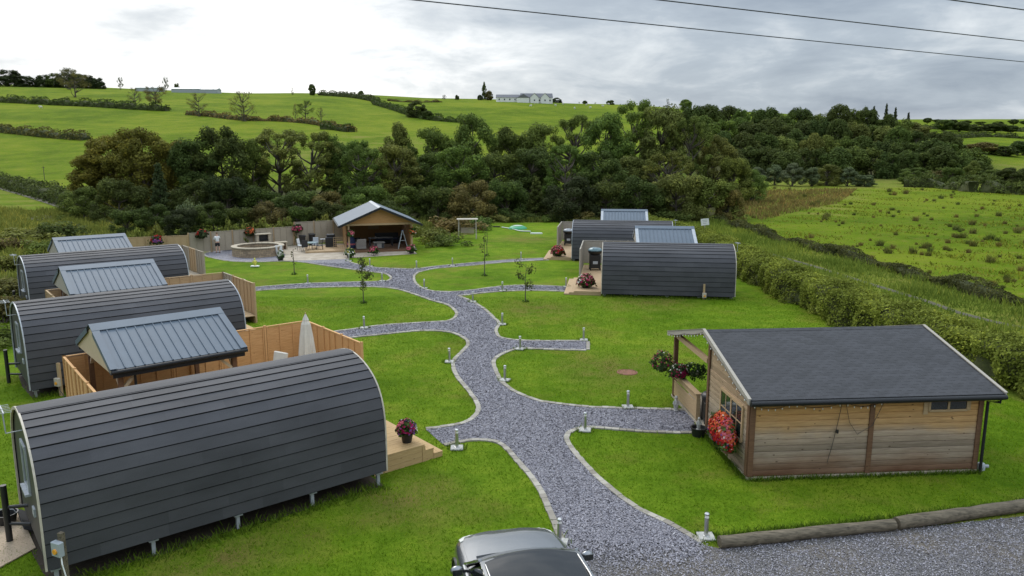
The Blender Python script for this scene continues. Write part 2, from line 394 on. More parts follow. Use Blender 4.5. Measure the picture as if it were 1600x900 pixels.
def part(name, mb, mat, parent=None, label=None, smooth=None, bevel=0):
    me = bpy.data.meshes.new(name); me.from_pydata(mb.v, [], mb.f)
    mats = mat if isinstance(mat, (list, tuple)) else [mat]
    for x in mats: me.materials.append(M[x] if isinstance(x, str) else x)
    if len(mats) > 1: me.polygons.foreach_set('material_index', mb.m)
    import bmesh
    bm = bmesh.new(); bm.from_mesh(me); bmesh.ops.recalc_face_normals(bm, faces=bm.faces); bm.to_mesh(me); bm.free()
    if smooth is not None:
        me.shade_smooth(); me.set_sharp_from_angle(angle=R(smooth))
    o = bpy.data.objects.new(name, me); link(o, parent)
    if bevel:
        b = o.modifiers.new('bevel', 'BEVEL'); b.width = bevel; b.segments = 1; b.limit_method = 'ANGLE'; b.angle_limit = R(40)
    if label: o['label'] = label
    return o
def thing(name, label, cat, loc=(0, 0, 0), rz=0, group=None):
    o = bpy.data.objects.new(name, None); o.empty_display_size = .2; COL.objects.link(o)
    o.location = loc; o.rotation_euler = (0, 0, rz)
    o['label'] = label; o['category'] = cat
    if group: o['group'] = group
    return o
def tag(o, label, cat, group=None):
    o['label'] = label; o['category'] = cat
    if group: o['group'] = group
    return o
def struct(o): o['kind'] = 'structure'; return o
def dup(root, loc, rz, label, group=None, scale=None, color=None):
    r = root.copy(); COL.objects.link(r); r.location = loc; r.rotation_euler = (0, 0, rz)
    r['label'] = label
    if group: r['group'] = group
    if scale: r.scale = scale
    if color and r.type == 'MESH': r.color = color
    for ch in list(root.children):
        c = ch.copy(); COL.objects.link(c); c.parent = r
        if color and c.get('tinted'): c.color = (*color, 1)
        for g in ch.children:
            d = g.copy(); COL.objects.link(d); d.parent = c
    return r
# numpy card mesh ------------------------------------------------------
def cards(name, P, N, S, T, mat, parent=None, aspect=.62, color=None, extra=None, shape='diamond'):
    n = len(P); P = np.asarray(P, float); N = np.asarray(N, float)
    N = N / (np.linalg.norm(N, axis=1, keepdims=True) + 1e-9)
    r = rng.normal(size=(n, 3)); t = np.cross(N, r); t /= np.linalg.norm(t, axis=1, keepdims=True) + 1e-9
    b = np.cross(N, t); S = np.asarray(S, float)[:, None]
    V = np.stack([P + t * S, P + b * S * aspect + N * S * .15, P - t * S, P - b * S * aspect + N * S * .15], 1).reshape(-1, 3)
    return rawquads(name, V, T, mat, parent, color, extra)
def rawquads(name, V, T, mat, parent=None, color=None, extra=None):
    n = len(V) // 4; k = 0; ev = []; ef = []
    if extra is not None: ev, ef = extra.v, extra.f
    me = bpy.data.meshes.new(name)
    me.vertices.add(len(V) + len(ev))
    allv = np.concatenate([V, np.array(ev, float).reshape(-1, 3)]) if ev else V
    me.vertices.foreach_set('co', allv.astype(np.float32).ravel())
    tot = [4] * n + [len(f) for f in ef]
    loops = np.concatenate([np.arange(4 * n), np.array([i + 4 * n for f in ef for i in f], int)]) if ef else np.arange(4 * n)
    me.loops.add(len(loops)); me.loops.foreach_set('vertex_index', loops.astype(np.int32))
    me.polygons.add(len(tot)); st = np.concatenate([[0], np.cumsum(tot)[:-1]]).astype(np.int32)
    me.polygons.foreach_set('loop_start', st)
    for x in (mat if isinstance(mat, (list, tuple)) else [mat]): me.materials.append(M[x])
    if ef: me.polygons.foreach_set('material_index', np.array([0] * n + [1] * len(ef), np.int32))
    a = me.attributes.new('tint', 'FLOAT', 'FACE')
    a.data.foreach_set('value', np.concatenate([np.clip(T, 0, 1), np.full(len(ef), .5)]).astype(np.float32))
    me.update(calc_edges=True); me.validate()
    o = bpy.data.objects.new(name, me); link(o, parent)
    if color: o.color = (*color, 1); o['tinted'] = 1
    return o
def sphere_dirs(n):
    d = rng.normal(size=(n, 3)); return d / np.linalg.norm(d, axis=1, keepdims=True)
def poly(name, pts, z, mat, parent=None, thick=0):
    """flat sheet from a world outline"""
    vs = [Vector((p[0], p[1], 0)) for p in pts]
    me = bpy.data.meshes.new(name)
    tris = tessellate_polygon([vs])
    me.from_pydata([(p[0], p[1], z) for p in pts], [], [tuple(t) for t in tris])
    import bmesh
    bm = bmesh.new(); bm.from_mesh(me)
    for f in bm.faces:
        if f.normal.z < 0: f.normal_flip()
    bm.to_mesh(me); bm.free()
    me.materials.append(M[mat]); o = bpy.data.objects.new(name, me); link(o, parent); return o
def smooth_line(pts, step=.25, closed=False):
    P = [np.array(p, float) for p in pts]; out = []
    n = len(P); rngk = range(n if closed else n - 1)
    for i in rngk:
        p0 = P[(i - 1) % n] if closed or i > 0 else P[0]; p1 = P[i]; p2 = P[(i + 1) % n]
        p3 = P[(i + 2) % n] if closed or i + 2 < n else P[-1]
        k = max(2, int(np.linalg.norm(p2 - p1) / step))
        for j in range(k):
            t = j / k
            out.append(.5 * ((2 * p1) + (-p0 + p2) * t + (2 * p0 - 5 * p1 + 4 * p2 - p3) * t * t + (-p0 + 3 * p1 - 3 * p2 + p3) * t ** 3))
    if not closed: out.append(P[-1])
    return out
# ================================================================== SETTING
BRAM = [G(1124, 339, .5), G(1210, 365, .5), G(1281, 383, .5), G(1337, 397, .5), G(1412, 417, .5), G(1506, 442, .5), G(1600, 466, .5), (33.5, 33), (36, 26)]
_by = [p[1] for p in BRAM[::-1]] + [120, 170]; _bx = [p[0] for p in BRAM[::-1]] + [27, 36]
def brl(y): return np.interp(y, _by, _bx)
def build_ground():
    an = np.concatenate([np.linspace(-180, -52, 34, endpoint=False), np.linspace(-52, 52, 290, endpoint=False), np.linspace(52, 180, 34, endpoint=False)])
    ra = np.concatenate([np.geomspace(2, 40, 24, endpoint=False), np.geomspace(40, 700, 130, endpoint=False), np.geomspace(700, 6500, 24)])
    A, Rr = np.meshgrid(np.radians(an), ra)
    X = (np.sin(A) * Rr); Y = (np.cos(A) * Rr)
    Z = terr(X.ravel(), Y.ravel()).reshape(X.shape)
    na, nr = len(an), len(ra)
    V = np.stack([X, Y, Z], -1).reshape(-1, 3)
    fs = [(i * na + j, i * na + (j + 1) % na, (i + 1) * na + (j + 1) % na, (i + 1) * na + j) for i in range(nr - 1) for j in range(na)]
    c = len(V); V = np.concatenate([V, [[0, 0, 0]]]); fs += [(c, (j + 1) % na, j) for j in range(na)]
    me = bpy.data.meshes.new('ground'); me.from_pydata(V.tolist(), [], fs)
    x, y = V[:, 0], V[:, 1]
    brx = brl(y)
    sg = lambda v, w: 1 / (1 + np.exp(-np.clip(v / w, -30, 30)))
    px = 800 + 1218 * x / np.maximum(y, 20)
    rough = .15 + .8 * sg(150 - y, 5)
    fld = sg(x - brx - .8, .35) * sg(174 - y, 3) * (y > -20)
    rough = rough * (1 - fld) + .12 * fld
    rb = sg(1345 + (y - 105) * .4 - px, 45) * sg(y - 100, 9) * fld
    rough = rough * (1 - rb) + .60 * rb
    for m, v in ((sg(y - 172, 4) * sg(262 - y, 8) * sg(px - 1150, 20), .75), (sg(130 - px, 12) * sg(y - 104, 5) * sg(172 - y, 8), .45), (sg(px - 400, 30) * sg(720 - px, 40) * sg(y - 210, 15) * sg(325 - y, 20), .48)):
        rough = rough * (1 - m) + v * m
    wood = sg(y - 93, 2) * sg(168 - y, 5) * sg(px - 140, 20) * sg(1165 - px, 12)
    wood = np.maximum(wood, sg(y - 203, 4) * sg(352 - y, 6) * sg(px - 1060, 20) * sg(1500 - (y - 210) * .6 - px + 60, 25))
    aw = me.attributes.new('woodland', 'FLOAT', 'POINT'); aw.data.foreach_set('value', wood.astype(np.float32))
    a = me.attributes.new('rough', 'FLOAT', 'POINT'); a.data.foreach_set('value', rough.astype(np.float32))
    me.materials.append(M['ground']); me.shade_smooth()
    o = bpy.data.objects.new('ground', me); COL.objects.link(o); struct(o)
build_ground()
yard_edge = [G(884, 845), (.2, 15.6), (-.9, 15.1), (-1.65, 13.2), (-1.75, 4)]
lawn = ([(-1.75, 3.5), (-19, 6), (-21, 22), (-23.5, 32), (-29.5, 43), (-33.5, 55), (-31, 63.9), (-27.5, 65.1), (-21.9, 70.8), (-16.6, 73.2),
        (-9.5, 77), (-7.5, 82), (-6, 88), (-3, 92.5), (5.5, 93.4), (8.5, 87), (13.8, 80), (16.4, 66), (16.6, 54), (16.8, 40), (17.3, 32), (18.4, 25.6), (21, 20), (21, 18.9),
        G(1600, 803), G(1398, 825), G(1122, 853), G(1105, 856)] + [(3.8, 15.9)] + yard_edge[1:4])
struct(poly('lawn', lawn, .006, 'lawn'))
YARD = [G(868, 815), G(1040, 815), G(1092, 851), G(1122, 857), G(1398, 829), G(1600, 807), (21, 18.7), (26, 15), (26, 2), (-1.75, 2)] + yard_edge[::-1]
struct(poly('gravel_yard', YARD, .011, 'yard'))
RUNS = dict(
 A=[(1092, 850), (1045, 822), (990, 795), (940, 757), (905, 722), (886, 697), (881, 683), (890, 673), (915, 667), (950, 669), (1000, 673), (1050, 675), (1086, 675)],
 B=[(1083, 644), (1050, 642), (980, 640), (920, 638), (880, 634), (840, 628), (805, 615), (783, 600), (776, 590), (768, 570), (770, 562), (780, 554), (800, 546.5), (820, 544.5), (870, 546), (916, 547)],
 B2=[(916, 547), (916, 534)],
 C=[(916, 534), (870, 534), (812, 533), (780, 528), (773, 520), (773, 514), (777, 508), (776, 503), (770, 498), (760, 488), (748, 479), (734, 471), (720, 465), (714, 462.5)],
 D=[(717, 462), (728, 461), (752, 458), (780, 455.6), (820, 454), (860, 454.5), (893, 456)],
 E=[(893, 449.5), (860, 447.5), (820, 446.6), (790, 447.5), (760, 451), (730, 455), (710, 456.5), (680, 456), (664, 453), (652, 447), (646, 440), (645, 432), (649, 427.6), (656, 424.5), (681, 419.5), (722.6, 416), (777, 411), (819, 408), (857, 406.4)],
 F=[(857, 403.7), (805, 405.7), (764, 409), (722.6, 412.6), (681, 416.7), (650, 420.5), (612, 420), (582, 418), (560, 414), (546, 410), (542, 405)],
 G=[(442, 408), (475, 410), (525, 417.5), (575, 424), (602, 427.5), (612, 432.5), (611, 437.5), (600, 440), (550, 441.5), (480, 443.7), (425, 447.5), (384, 451)],
 H=[(384, 456), (425, 452.5), (500, 449), (562, 448), (600, 449), (625, 452.5), (650, 460), (675, 469), (700, 476), (712, 484), (716, 491), (710, 499), (695, 503), (650, 505.5), (600, 509), (560, 514), (522, 519.5)],
 I=[(535, 529), (565, 525.5), (600, 522), (650, 517), (687, 517), (712, 521), (730, 530), (734, 539), (725, 550), (715, 560), (711, 570), (717, 587.5), (735, 610), (749, 630), (751, 642), (742, 655), (722, 664), (695, 669), (666, 672)],
 J=[(692, 695), (735, 687), (770, 688), (790, 696), (808, 715), (830, 740), (850, 768), (862, 795), (874, 822), (884, 845)])
WR = {k: smooth_line([G(*p) for p in v], .12) for k, v in RUNS.items()}
def kerb(name, line, side=1, w=.17, L=.24):
    """row of separate setts along an edge; gravel lies on the left of the direction of travel"""
    pts = [np.array(p) for p in line]; d = np.concatenate([[0], np.cumsum([np.linalg.norm(b - a) for a, b in zip(pts, pts[1:])])])
    n = max(1, int(d[-1] / L)); V = []; T = []
    P = np.array(pts)
    pos = lambda s: np.array([np.interp(s, d, P[:, 0]), np.interp(s, d, P[:, 1])])
    for i in range(n):
        a, b = pos(i * d[-1] / n + .006), pos((i + 1) * d[-1] / n - .006)
        t = (b - a) / (np.linalg.norm(b - a) + 1e-9); nr = np.array([t[1], -t[0]]) * side
        h = .045 + random.uniform(-.006, .008); w2 = w + random.uniform(-.012, .012)
        q = [a + nr * .004, b + nr * .004, b + nr * w2, a + nr * w2]
        top = [(*x, h) for x in q]; bot = [(*x, -.02) for x in q]
        for f in ((0, 1, 2, 3),): V += [top[k] for k in f]
        for k in range(4): V += [bot[k], bot[(k + 1) % 4], top[(k + 1) % 4], top[k]]
        tt = random.random(); T += [tt] * 5
    return rawquads(name, np.array(V), np.array(T), 'kerb')
for k, ln in WR.items(): struct(kerb('kerb_edging', ln))
path_poly = []
for k in 'A B B2 C D E F'.split(): path_poly += [tuple(p) for p in WR[k]][(1 if k in ('B2', 'C') else 0):]
path_poly += [G(540, 404.8), G(475, 407.2)]
for k in 'G H I J'.split(): path_poly += [tuple(p) for p in WR[k]]
struct(poly('gravel_path', path_poly, .016, 'slate_gravel'))
# fire-pit gravel circle and patio
fp = np.array([-22.75, 66.3]); FPR = 2.12
circ = smooth_line([G(*p) for p in [(442, 408), (420, 409), (392, 409.5), (360, 408), (337, 404), (322, 399.5), (325, 395), (345, 391.5), (365, 390)]], .12)
struct(kerb('kerb_edging', circ, -1))
struct(poly('gravel_circle', [tuple(p) for p in circ] + [(-22.5, 69.6), G(455, 392), G(450, 405)], .012, 'slate_gravel'))
struct(poly('patio', [G(442, 407.8), G(475, 407.4), G(540, 405), G(545, 403.5), G(652, 397), G(640, 386), (-12, 71), (-16.9, 72.5), (-21.6, 70.5), (-22.3, 69.5), G(446, 398)], .02, 'paving'))
def inside(P, pg):
    x, y = P[:, 0], P[:, 1]; r = np.zeros(len(P), bool); n = len(pg); j = n - 1
    for i in range(n):
        xi, yi = pg[i]; xj, yj = pg[j]
        c = ((yi > y) != (yj > y)) & (x < (xj - xi) * (y - yi) / (yj - yi + 1e-12) + xi); r ^= c; j = i
    return r
def chips(name, pg, dens, size, ymax, z):
    pg = [(float(a), float(b)) for a, b in pg]
    x0, x1 = min(p[0] for p in pg), max(p[0] for p in pg); y0, y1 = min(p[1] for p in pg), min(ymax, max(p[1] for p in pg))
    n = int((x1 - x0) * (y1 - y0) * dens); P = np.stack([rng.uniform(x0, x1, n), rng.uniform(y0, y1, n)], 1)
    P = P[inside(P, pg)]
    # coarser with distance so each chip still covers about a pixel
    keep = rng.random(len(P)) < np.clip((22 / P[:, 1]) ** 1.2, .15, 1); P = P[keep]
    N = np.concatenate([rng.normal(size=(len(P), 2)) * .42, np.ones((len(P), 1))], 1)
    S = size * rng.uniform(.5, 1.5, len(P)) * np.clip((P[:, 1] / 22) ** .5, 1, 1.6)
    o = cards(name, np.concatenate([P, np.full((len(P), 1), z)], 1), N, S, rng.beta(1.6, 2, len(P)), 'chip', aspect=.6)
    o['kind'] = 'stuff'; return o
chips('slate_chips', path_poly, 1200, .026, 60, .03)
c_ = chips('yard_chips', [G(872, 820), G(1050, 822), G(1092, 851), G(1122, 857), G(1398, 829), G(1600, 807), (15, 12), (-1, 12)], 600, .019, 19, .024)
def spill():
    n = 3200; t = rng.random(n); a, b = np.array(G(884, 848)), np.array(G(1092, 853)); P = a + (b - a) * t[:, None]; P[:, 1] -= np.abs(rng.normal(size=n)) * .55 - .12; P[:, 0] += rng.normal(size=n) * .1
    N = np.concatenate([rng.normal(size=(n, 2)) * .42, np.ones((n, 1))], 1)
    o = cards('slate_chips', np.concatenate([P, np.full((n, 1), .034)], 1), N, .026 * rng.uniform(.5, 1.5, n), rng.beta(1.6, 2, n), 'chip', aspect=.6); o['kind'] = 'stuff'
spill()
# lanes
def ribbon(name, pts, w, mat, dz=.03):
    ln = smooth_line(pts, 1.5); mb = MB(); vs = []
    for i, p in enumerate(ln):
        t = ln[min(i + 1, len(ln) - 1)] - ln[max(i - 1, 0)]; t = t / np.linalg.norm(t); n = np.array([-t[1], t[0]])
        for s in (-.5, 0, .5):
            q = p + n * w * s; vs.append((q[0], q[1], tz(q[0], q[1]) + dz))
    mb.add(vs, [(3 * i + j, 3 * i + j + 1, 3 * i + j + 4, 3 * i + j + 3) for i in range(len(ln) - 1) for j in (0, 1)])
    return part(name, mb, mat)
struct(ribbon('field_lane', [(18, 95), (20.6, 78), G(1221, 402), G(1274, 417), G(1350, 441), G(1442, 469), G(1544, 501), (29.5, 31), (33.5, 23)], .5, 'lane', .02))
struct(ribbon('farm_track', [G(-90, 268), G(0, 293), G(60, 309), G(118, 330), (-60, 98), (-44, 92)], 3.0, 'lane', .06))
# ================================================================== PODS
PW, PH, PL = 3.8, 2.93, 7.83
_th = np.linspace(0, math.pi, 721)
_cx = np.sign(np.cos(_th)) * np.abs(np.cos(_th)) ** 1.25 * PW / 2; _cz = np.abs(np.sin(_th)) ** .4 * PH
_cx[-1] = -PW / 2; _cz[-1] = 0
_s = np.concatenate([[0], np.cumsum(np.hypot(np.diff(_cx), np.diff(_cz)))])
def prof(s, off=0):
    e = .02; s = min(max(s, 0), _s[-1])
    x, z = np.interp(s, _s, _cx), np.interp(s, _s, _cz)
    x0, z0 = np.interp(max(s - e, 0), _s, _cx), np.interp(max(s - e, 0), _s, _cz)
    x1, z1 = np.interp(min(s + e, _s[-1]), _s, _cx), np.interp(min(s + e, _s[-1]), _s, _cz)
    l = math.hypot(x1 - x0, z1 - z0) or 1
    return x + (z1 - z0) / l * off, z - (x1 - x0) / l * off
def make_pod(x, y, yaw, z0, label, trim, m):
    """a axis along the pod (front at 0, rear at -PL); b away from the camera, m mirrors b"""
    W = lambda a, b, z: (a, b * m, z + z0)
    root = thing('glamping_pod', label, 'cabin', (x, y, 0), yaw, 'curved glamping pods')
    S = _s[-1]; NC = 14; mb = MB()
    line = []; mats = []
    half = S / 2
    for side in (0, 1):
        seg = []
        for i in range(NC):
            s0, s1 = half * i / NC, half * (i + 1) / NC
            for s, o in ((s0, .028), (s1 - .022, .010), (s1 - .020, -.012), (s1 - .0005, -.012)):
                p = prof(s if side == 0 else S - s, o); seg.append(p)
        line.append(seg)
    pts = line[0] + line[1][::-1]
    n = len(pts); vs = []
    tints = []
    for a in (-PL - .06, .06): vs += [W(a, -p[0], p[1]) for p in pts]
    k = n // 2
    for i in range(n - 1):
        j = i % 4 if i < k else (n - 2 - i) % 4
        mb.cur = 0 if j == 0 else 1
        if abs(i - k + 1) < 2: mb.cur = 0
        if mb.cur == 0 and j == 0:      # each course is laid in lengths of felt
            cuts = [0.0]; 
            while cuts[-1] < .88: cuts.append(cuts[-1] + random.uniform(.11, .20))
            cuts[-1] = 1.0
            L0, L1 = [Vector(vs[i]), Vector(vs[i + 1])], [Vector(vs[n + i]), Vector(vs[n + i + 1])]
            for c0, c1 in zip(cuts, cuts[1:]):
                lift = Vector((0, 0, random.uniform(0, .004)))
                mb.add([L0[0].lerp(L1[0], c0) + lift, L0[1].lerp(L1[1], c0), L0[1].lerp(L1[1], c1), L0[0].lerp(L1[0], c1) + lift], [(0, 1, 2, 3)]); tints.append(random.random())
        else:
            mb.add([vs[i], vs[i + 1], vs[n + i + 1], vs[n + i]], [(0, 1, 2, 3)]); tints.append(.5)
    so_ = part('shell', mb, ['felt', 'felt_edge'], root)
    at_ = so_.data.attributes.new('tint', 'FLOAT', 'FACE'); at_.data.foreach_set('value', tints)
    mb = MB()
    for (s0, s1) in ((S * .47, S * .53),):
        q = [prof(s0 + (s1 - s0) * t / 6, .034) for t in range(7)]
        for i in range(6):
            mb.add([W(-PL - .06, -q[i][0], q[i][1]), W(-PL - .06, -q[i + 1][0], q[i + 1][1]), W(.06, -q[i + 1][0], q[i + 1][1]), W(.06, -q[i][0], q[i][1])], [(0, 1, 2, 3)])
    part('ridge_cap', mb, 'felt', root)
    ring = [prof(S * i / 60, -.03) for i in range(61)]
    for nm, a in (('rear_wall', -PL + .02), ('front_wall', -.02)):
        mb = MB(); mb.prism([(-p[0], p[1]) for p in ring], a - .03, a + .03, lambda p, q, d: W(d, p, q))
        wall = part(nm, mb, 'podend', root)
        if nm == 'rear_wall':
            mb = MB(); wb, wz0, wz1, hw = .1, 1.12, 2.12, .34
            aa = -PL - .02
            for p, q in (((wb - hw, wz0), (wb + hw, wz0)), ((wb - hw, wz1), (wb + hw, wz1)), ((wb - hw, wz0), (wb - hw, wz1)), ((wb + hw, wz0), (wb + hw, wz1))):
                mb.bar(W(aa, *p), W(aa, *q), .07, .06, (1, 0, 0))
            mb.bar(W(aa - .05, wb - hw - .05, wz0 - .06), W(aa - .05, wb + hw + .05, wz0 - .06), .12, .05)
            fr = part('window', mb, 'galv', root)
            part('pane', MB().bb(W(aa - .005, wb - hw + .03, wz0 + .03), W(aa + .012, wb + hw - .03, wz1 - .03)), 'glass', fr)
            part('vent', MB().bb(W(aa - .03, -.75, .72), W(aa + .01, -.5, .9)), 'galv', root)
            mb = MB(); mb.tube([W(aa, -.1, 2.5), W(aa - .3, -.1, 2.5), W(aa - .32, -.1, 3.05)], .016, 6)
            mb.bar(W(aa - .32, -.4, 3.03), W(aa - .32, .3, 3.03), .022)
            for t in range(6): mb.bar(W(aa - .47, -.36 + t * .12, 3.03), W(aa - .17, -.36 + t * .12, 3.03), .009)
            part('aerial', mb, 'galv', root)
        else:
            dr = part('door', MB().bb(W(.01, -.75, .05), W(.05, .75, 2.0)), 'cream_trim', root)
            part('pane', MB().bb(W(.05, -.62, .3), W(.058, .62, 1.9)), 'glass', dr)
    for a, nm in ((-PL - .055, 'arch_trim'), (.055, 'arch_trim')):
        mb = MB(); q = [prof(S * i / 48, .032) for i in range(49)]; q2 = [prof(S * i / 48, -.035) for i in range(49)]
        vs = []
        for p1, p2 in zip(q, q2): vs += [W(a - .02, -p1[0], p1[1]), W(a + .02, -p1[0], p1[1]), W(a + .02, -p2[0], p2[1]), W(a - .02, -p2[0], p2[1])]
        fs = [(4 * i + j, 4 * i + (j + 1) % 4, 4 * i + 4 + (j + 1) % 4, 4 * i + 4 + j) for i in range(48) for j in range(4)]
        mb.add(vs, fs); part(nm, mb, trim, root)
    part('floor_beam', MB().bb(W(-PL + .1, -1.55, -.12), W(-.1, 1.55, .0)), 'felt_edge', root)
    for b in (-1.72, 1.72):
        for i in range(5):
            a = -.12 - i * (PL - .25) / 4
            mb = MB(); mb.box(W(a, b, -z0 / 2 - .04), (.08, .08, z0 - .1)); mb.box(W(a, b, -.08), (.2, .2, .03))
            part('leg', mb, 'galv', root)
    # soil pipe at the rear
    mb = MB(); a = -PL - .42
    mb.tube([W(a, .95, -z0), W(a, .95, 1.05 - z0 * .2)], .07, 10); mb.tube([W(a, .95, .42), W(-PL, .75, .42)], .045, 8); mb.tube([W(a, .95, .02), W(-PL, .6, .02)], .04, 8)
    part('soil_pipe', mb, 'black', root, smooth=50)
    return root
PODS = {1: (-4.61, 20.88, 39, .45, 1), 2: (-12.51, 33.11, 39, .34, 1), 3: (-19.9, 45.2, 39, .40, 1), 4: (5.78, 48.05, 172.3, .18, -1), 5: (5.1, 63.0, 172.3, .18, -1)}
PLAB = {1: 'dark curved pod with a cream front trim, nearest the camera', 2: 'dark curved pod between the nearest pod and the pod by the stone fire pit',
        3: 'dark curved pod standing nearest the stone fire pit and grey fence', 4: 'dark curved pod beyond the log cabin, beside the tall hedge',
        5: 'dark curved pod farthest back on the right, half hidden by another pod'}
for k, (x, y, a, z, m) in PODS.items():
    make_pod(x, y, R(a), z, PLAB[k], 'cream_trim' if k in (1, 4) else 'galv', m)
# ------------------------------------------------------------------ decks
def make_deck(x, y, yaw, z, label, m, wood, fa, fb, sb):
    W = lambda a, b, zz: (a, b * m, zz)
    root = thing('timber_deck', label, 'deck', (x, y, 0), yaw, 'timber decks beside the pods')
    nb = -1.15 if m > 0 else -1.6
    top = z + .07
    def planks(a0, a1, b0, b1):
        mb = MB(); n = max(1, round((b1 - b0) / .145)); w = (b1 - b0) / n
        for i in range(n):
            mb.bb(W(a0, b0 + i * w + .004, top - .03), W(a1, b0 + (i + 1) * w - .004, top + random.uniform(-.002, .002)))
        return mb
    part('platform', planks(.1, 1.75, nb, 2.0), wood, root)
    part('side_platform', planks(-5.5 if m > 0 else -6.6, 1.75, 2.005, sb + .1), wood, root); part('rear_platform', planks(-5.5 if m > 0 else -6.6, fa, sb + .105, fb), wood, root)
    mb = MB(); hh = top - .034
    for i in range(3 if z > .3 else 2):
        n = 3 if z > .3 else 2
        mb.bb(W(.14, nb + .005, hh * i / n + .004), W(1.74, nb + .03, hh * (i + 1) / n - .004))
        mb.bb(W(1.715, nb + .03, hh * i / n + .004), W(1.74, sb, hh * (i + 1) / n - .004))
    for i in range(3): mb.bb(W(fa - .03, sb + .02, hh * i / 3 + .004), W(fa - .004, fb - .03, hh * (i + 1) / 3 - .004))
    part('skirting', mb, wood if m < 0 else 'deal', root)
    for a in (.08, 1.66):
        part('corner_post', MB().bb(W(a, nb - .012, 0), W(a + .1, nb + .004, hh)), wood if m < 0 else 'deal', root)
    st = [top * .66, top * .33]
    for i, zz in enumerate(st):
        mb = MB(); a0 = 1.752 + i * .31
        n = 2
        for j in range(n): mb.bb(W(a0 + j * .155 + .003, nb, zz - .03), W(a0 + .155 * (j + 1) - .003, sb, zz))
        mb.bb(W(a0 + .285, nb + .02, .0), W(a0 + .304, sb - .02, zz - .034)); mb.bb(W(a0, nb + .01, 0), W(a0 + .284, nb + .03, zz - .034))
        part('step', mb, wood if m < 0 else 'deal', root)
    return root
DL = {1: 'fresh pale timber deck with two steps beside the nearest pod', 2: 'timber deck behind the middle pod on the left', 3: 'timber deck behind the pod by the stone fire pit',
      4: 'weathered timber deck with flower pot, left of the pod beyond the log cabin', 5: 'weathered timber deck at the farthest pod on the right'}
for k, (x, y, a, z, m) in PODS.items():
    make_deck(x, y, R(a), z, DL[k], m, {1: 'deal', 2: 'tan_wood', 3: 'grey_wood'}.get(k, 'tan_wood'), 3.05 if m > 0 else 1.62, 9.72 if m > 0 else 9.42, 4.95 if m > 0 else 3.9)
# ------------------------------------------------------------------ lap fences
def fence_run(root, p, q, z0, z1, woods, W=lambda a, b, z: (a, b, z), maxw=1.83, post=True, postwood=None):
    """overlap-board panels between posts from p to q, parts of root"""
    p, q = np.array(p, float), np.array(q, float); L = np.linalg.norm(q - p); n = max(1, round(L / maxw)); t = (q - p) / L; nr = np.array([-t[1], t[0]])
    P = lambda s, o, z: W(*(p + t * s + nr * o), z)
    for i in range(n):
        s0, s1 = L * i / n + .06, L * (i + 1) / n - .06
        mb = MB(); nb = 12; hb = (z1 - z0 - .1) / nb
        for j in range(nb):
            zb = z0 + .05 + j * hb
            a = [P(s0, -.012, zb), P(s1, -.012, zb), P(s1, .006, zb + hb), P(s0, .006, zb + hb)]
            b = [P(s0, .004, zb), P(s1, .004, zb), P(s1, .012, zb + hb), P(s0, .012, zb + hb)]
            mb.add(a + b, [(0, 1, 2, 3), (7, 6, 5, 4), (0, 4, 5, 1), (2, 6, 7, 3)])
        for s in (s0 + .02, (2 * s0 + s1) / 3, (s0 + 2 * s1) / 3, s1 - .02):
            mb.bar(P(s, -.028, z0 + .02), P(s, -.028, z1 - .02), .04, .03, W(*nr, 0)); mb.bar(P(s, .028, z0 + .02), P(s, .028, z1 - .02), .04, .03, W(*nr, 0))
        mb.bar(P(s0, 0, z1 - .01), P(s1, 0, z1 - .01), .075, .035)
        part('panel', mb, woods[i % len(woods)], root)
    if post:
        for i in range(n + 1):
            c = P(L * i / n, 0, (z1 - .0) / 2 + .02)
            mb = MB(); mb.bar((c[0], c[1], 0), (c[0], c[1], z1 + .04), .085); part('post', mb, postwood or woods[0], root)
FW = {1: ['orange_wood'], 2: ['tan_wood', 'tan_wood', 'grey_wood'], 3: ['grey_wood', 'tan_wood'], 4: ['grey_wood2'], 5: ['grey_wood2']}
FL = {1: 'bright orange lap fence round the deck of the nearest pod', 2: 'part silvered lap fence round the deck of the middle pod on the left',
      3: 'grey lap fence round the deck of the pod by the fire pit', 4: 'weathered lap fence round the deck of the pod beyond the log cabin', 5: 'weathered lap fence round the deck of the farthest pod on the right'}
for k, (x, y, a, z, m) in PODS.items():
    root = thing('deck_fence', FL[k], 'fence', (x, y, 0), R(a), 'fences round the pod decks')
    W = (lambda m: lambda aa, b, zz: (aa, b * m, zz))(m)
    fa, fb, fl, ns = (3.1, 9.78, -5.55, 5.1) if m > 0 else (1.68, 9.48, -6.65, 4.2)
    fence_run(root, (fa, ns), (fa, fb), .3, 2.08, FW[k], W)
    fence_run(root, (fa, fb), (fl, fb), .3, 2.08, FW[k], W)
    fence_run(root, (fl, fb), (fl, 2.1), .3, 2.08, FW[k], W)
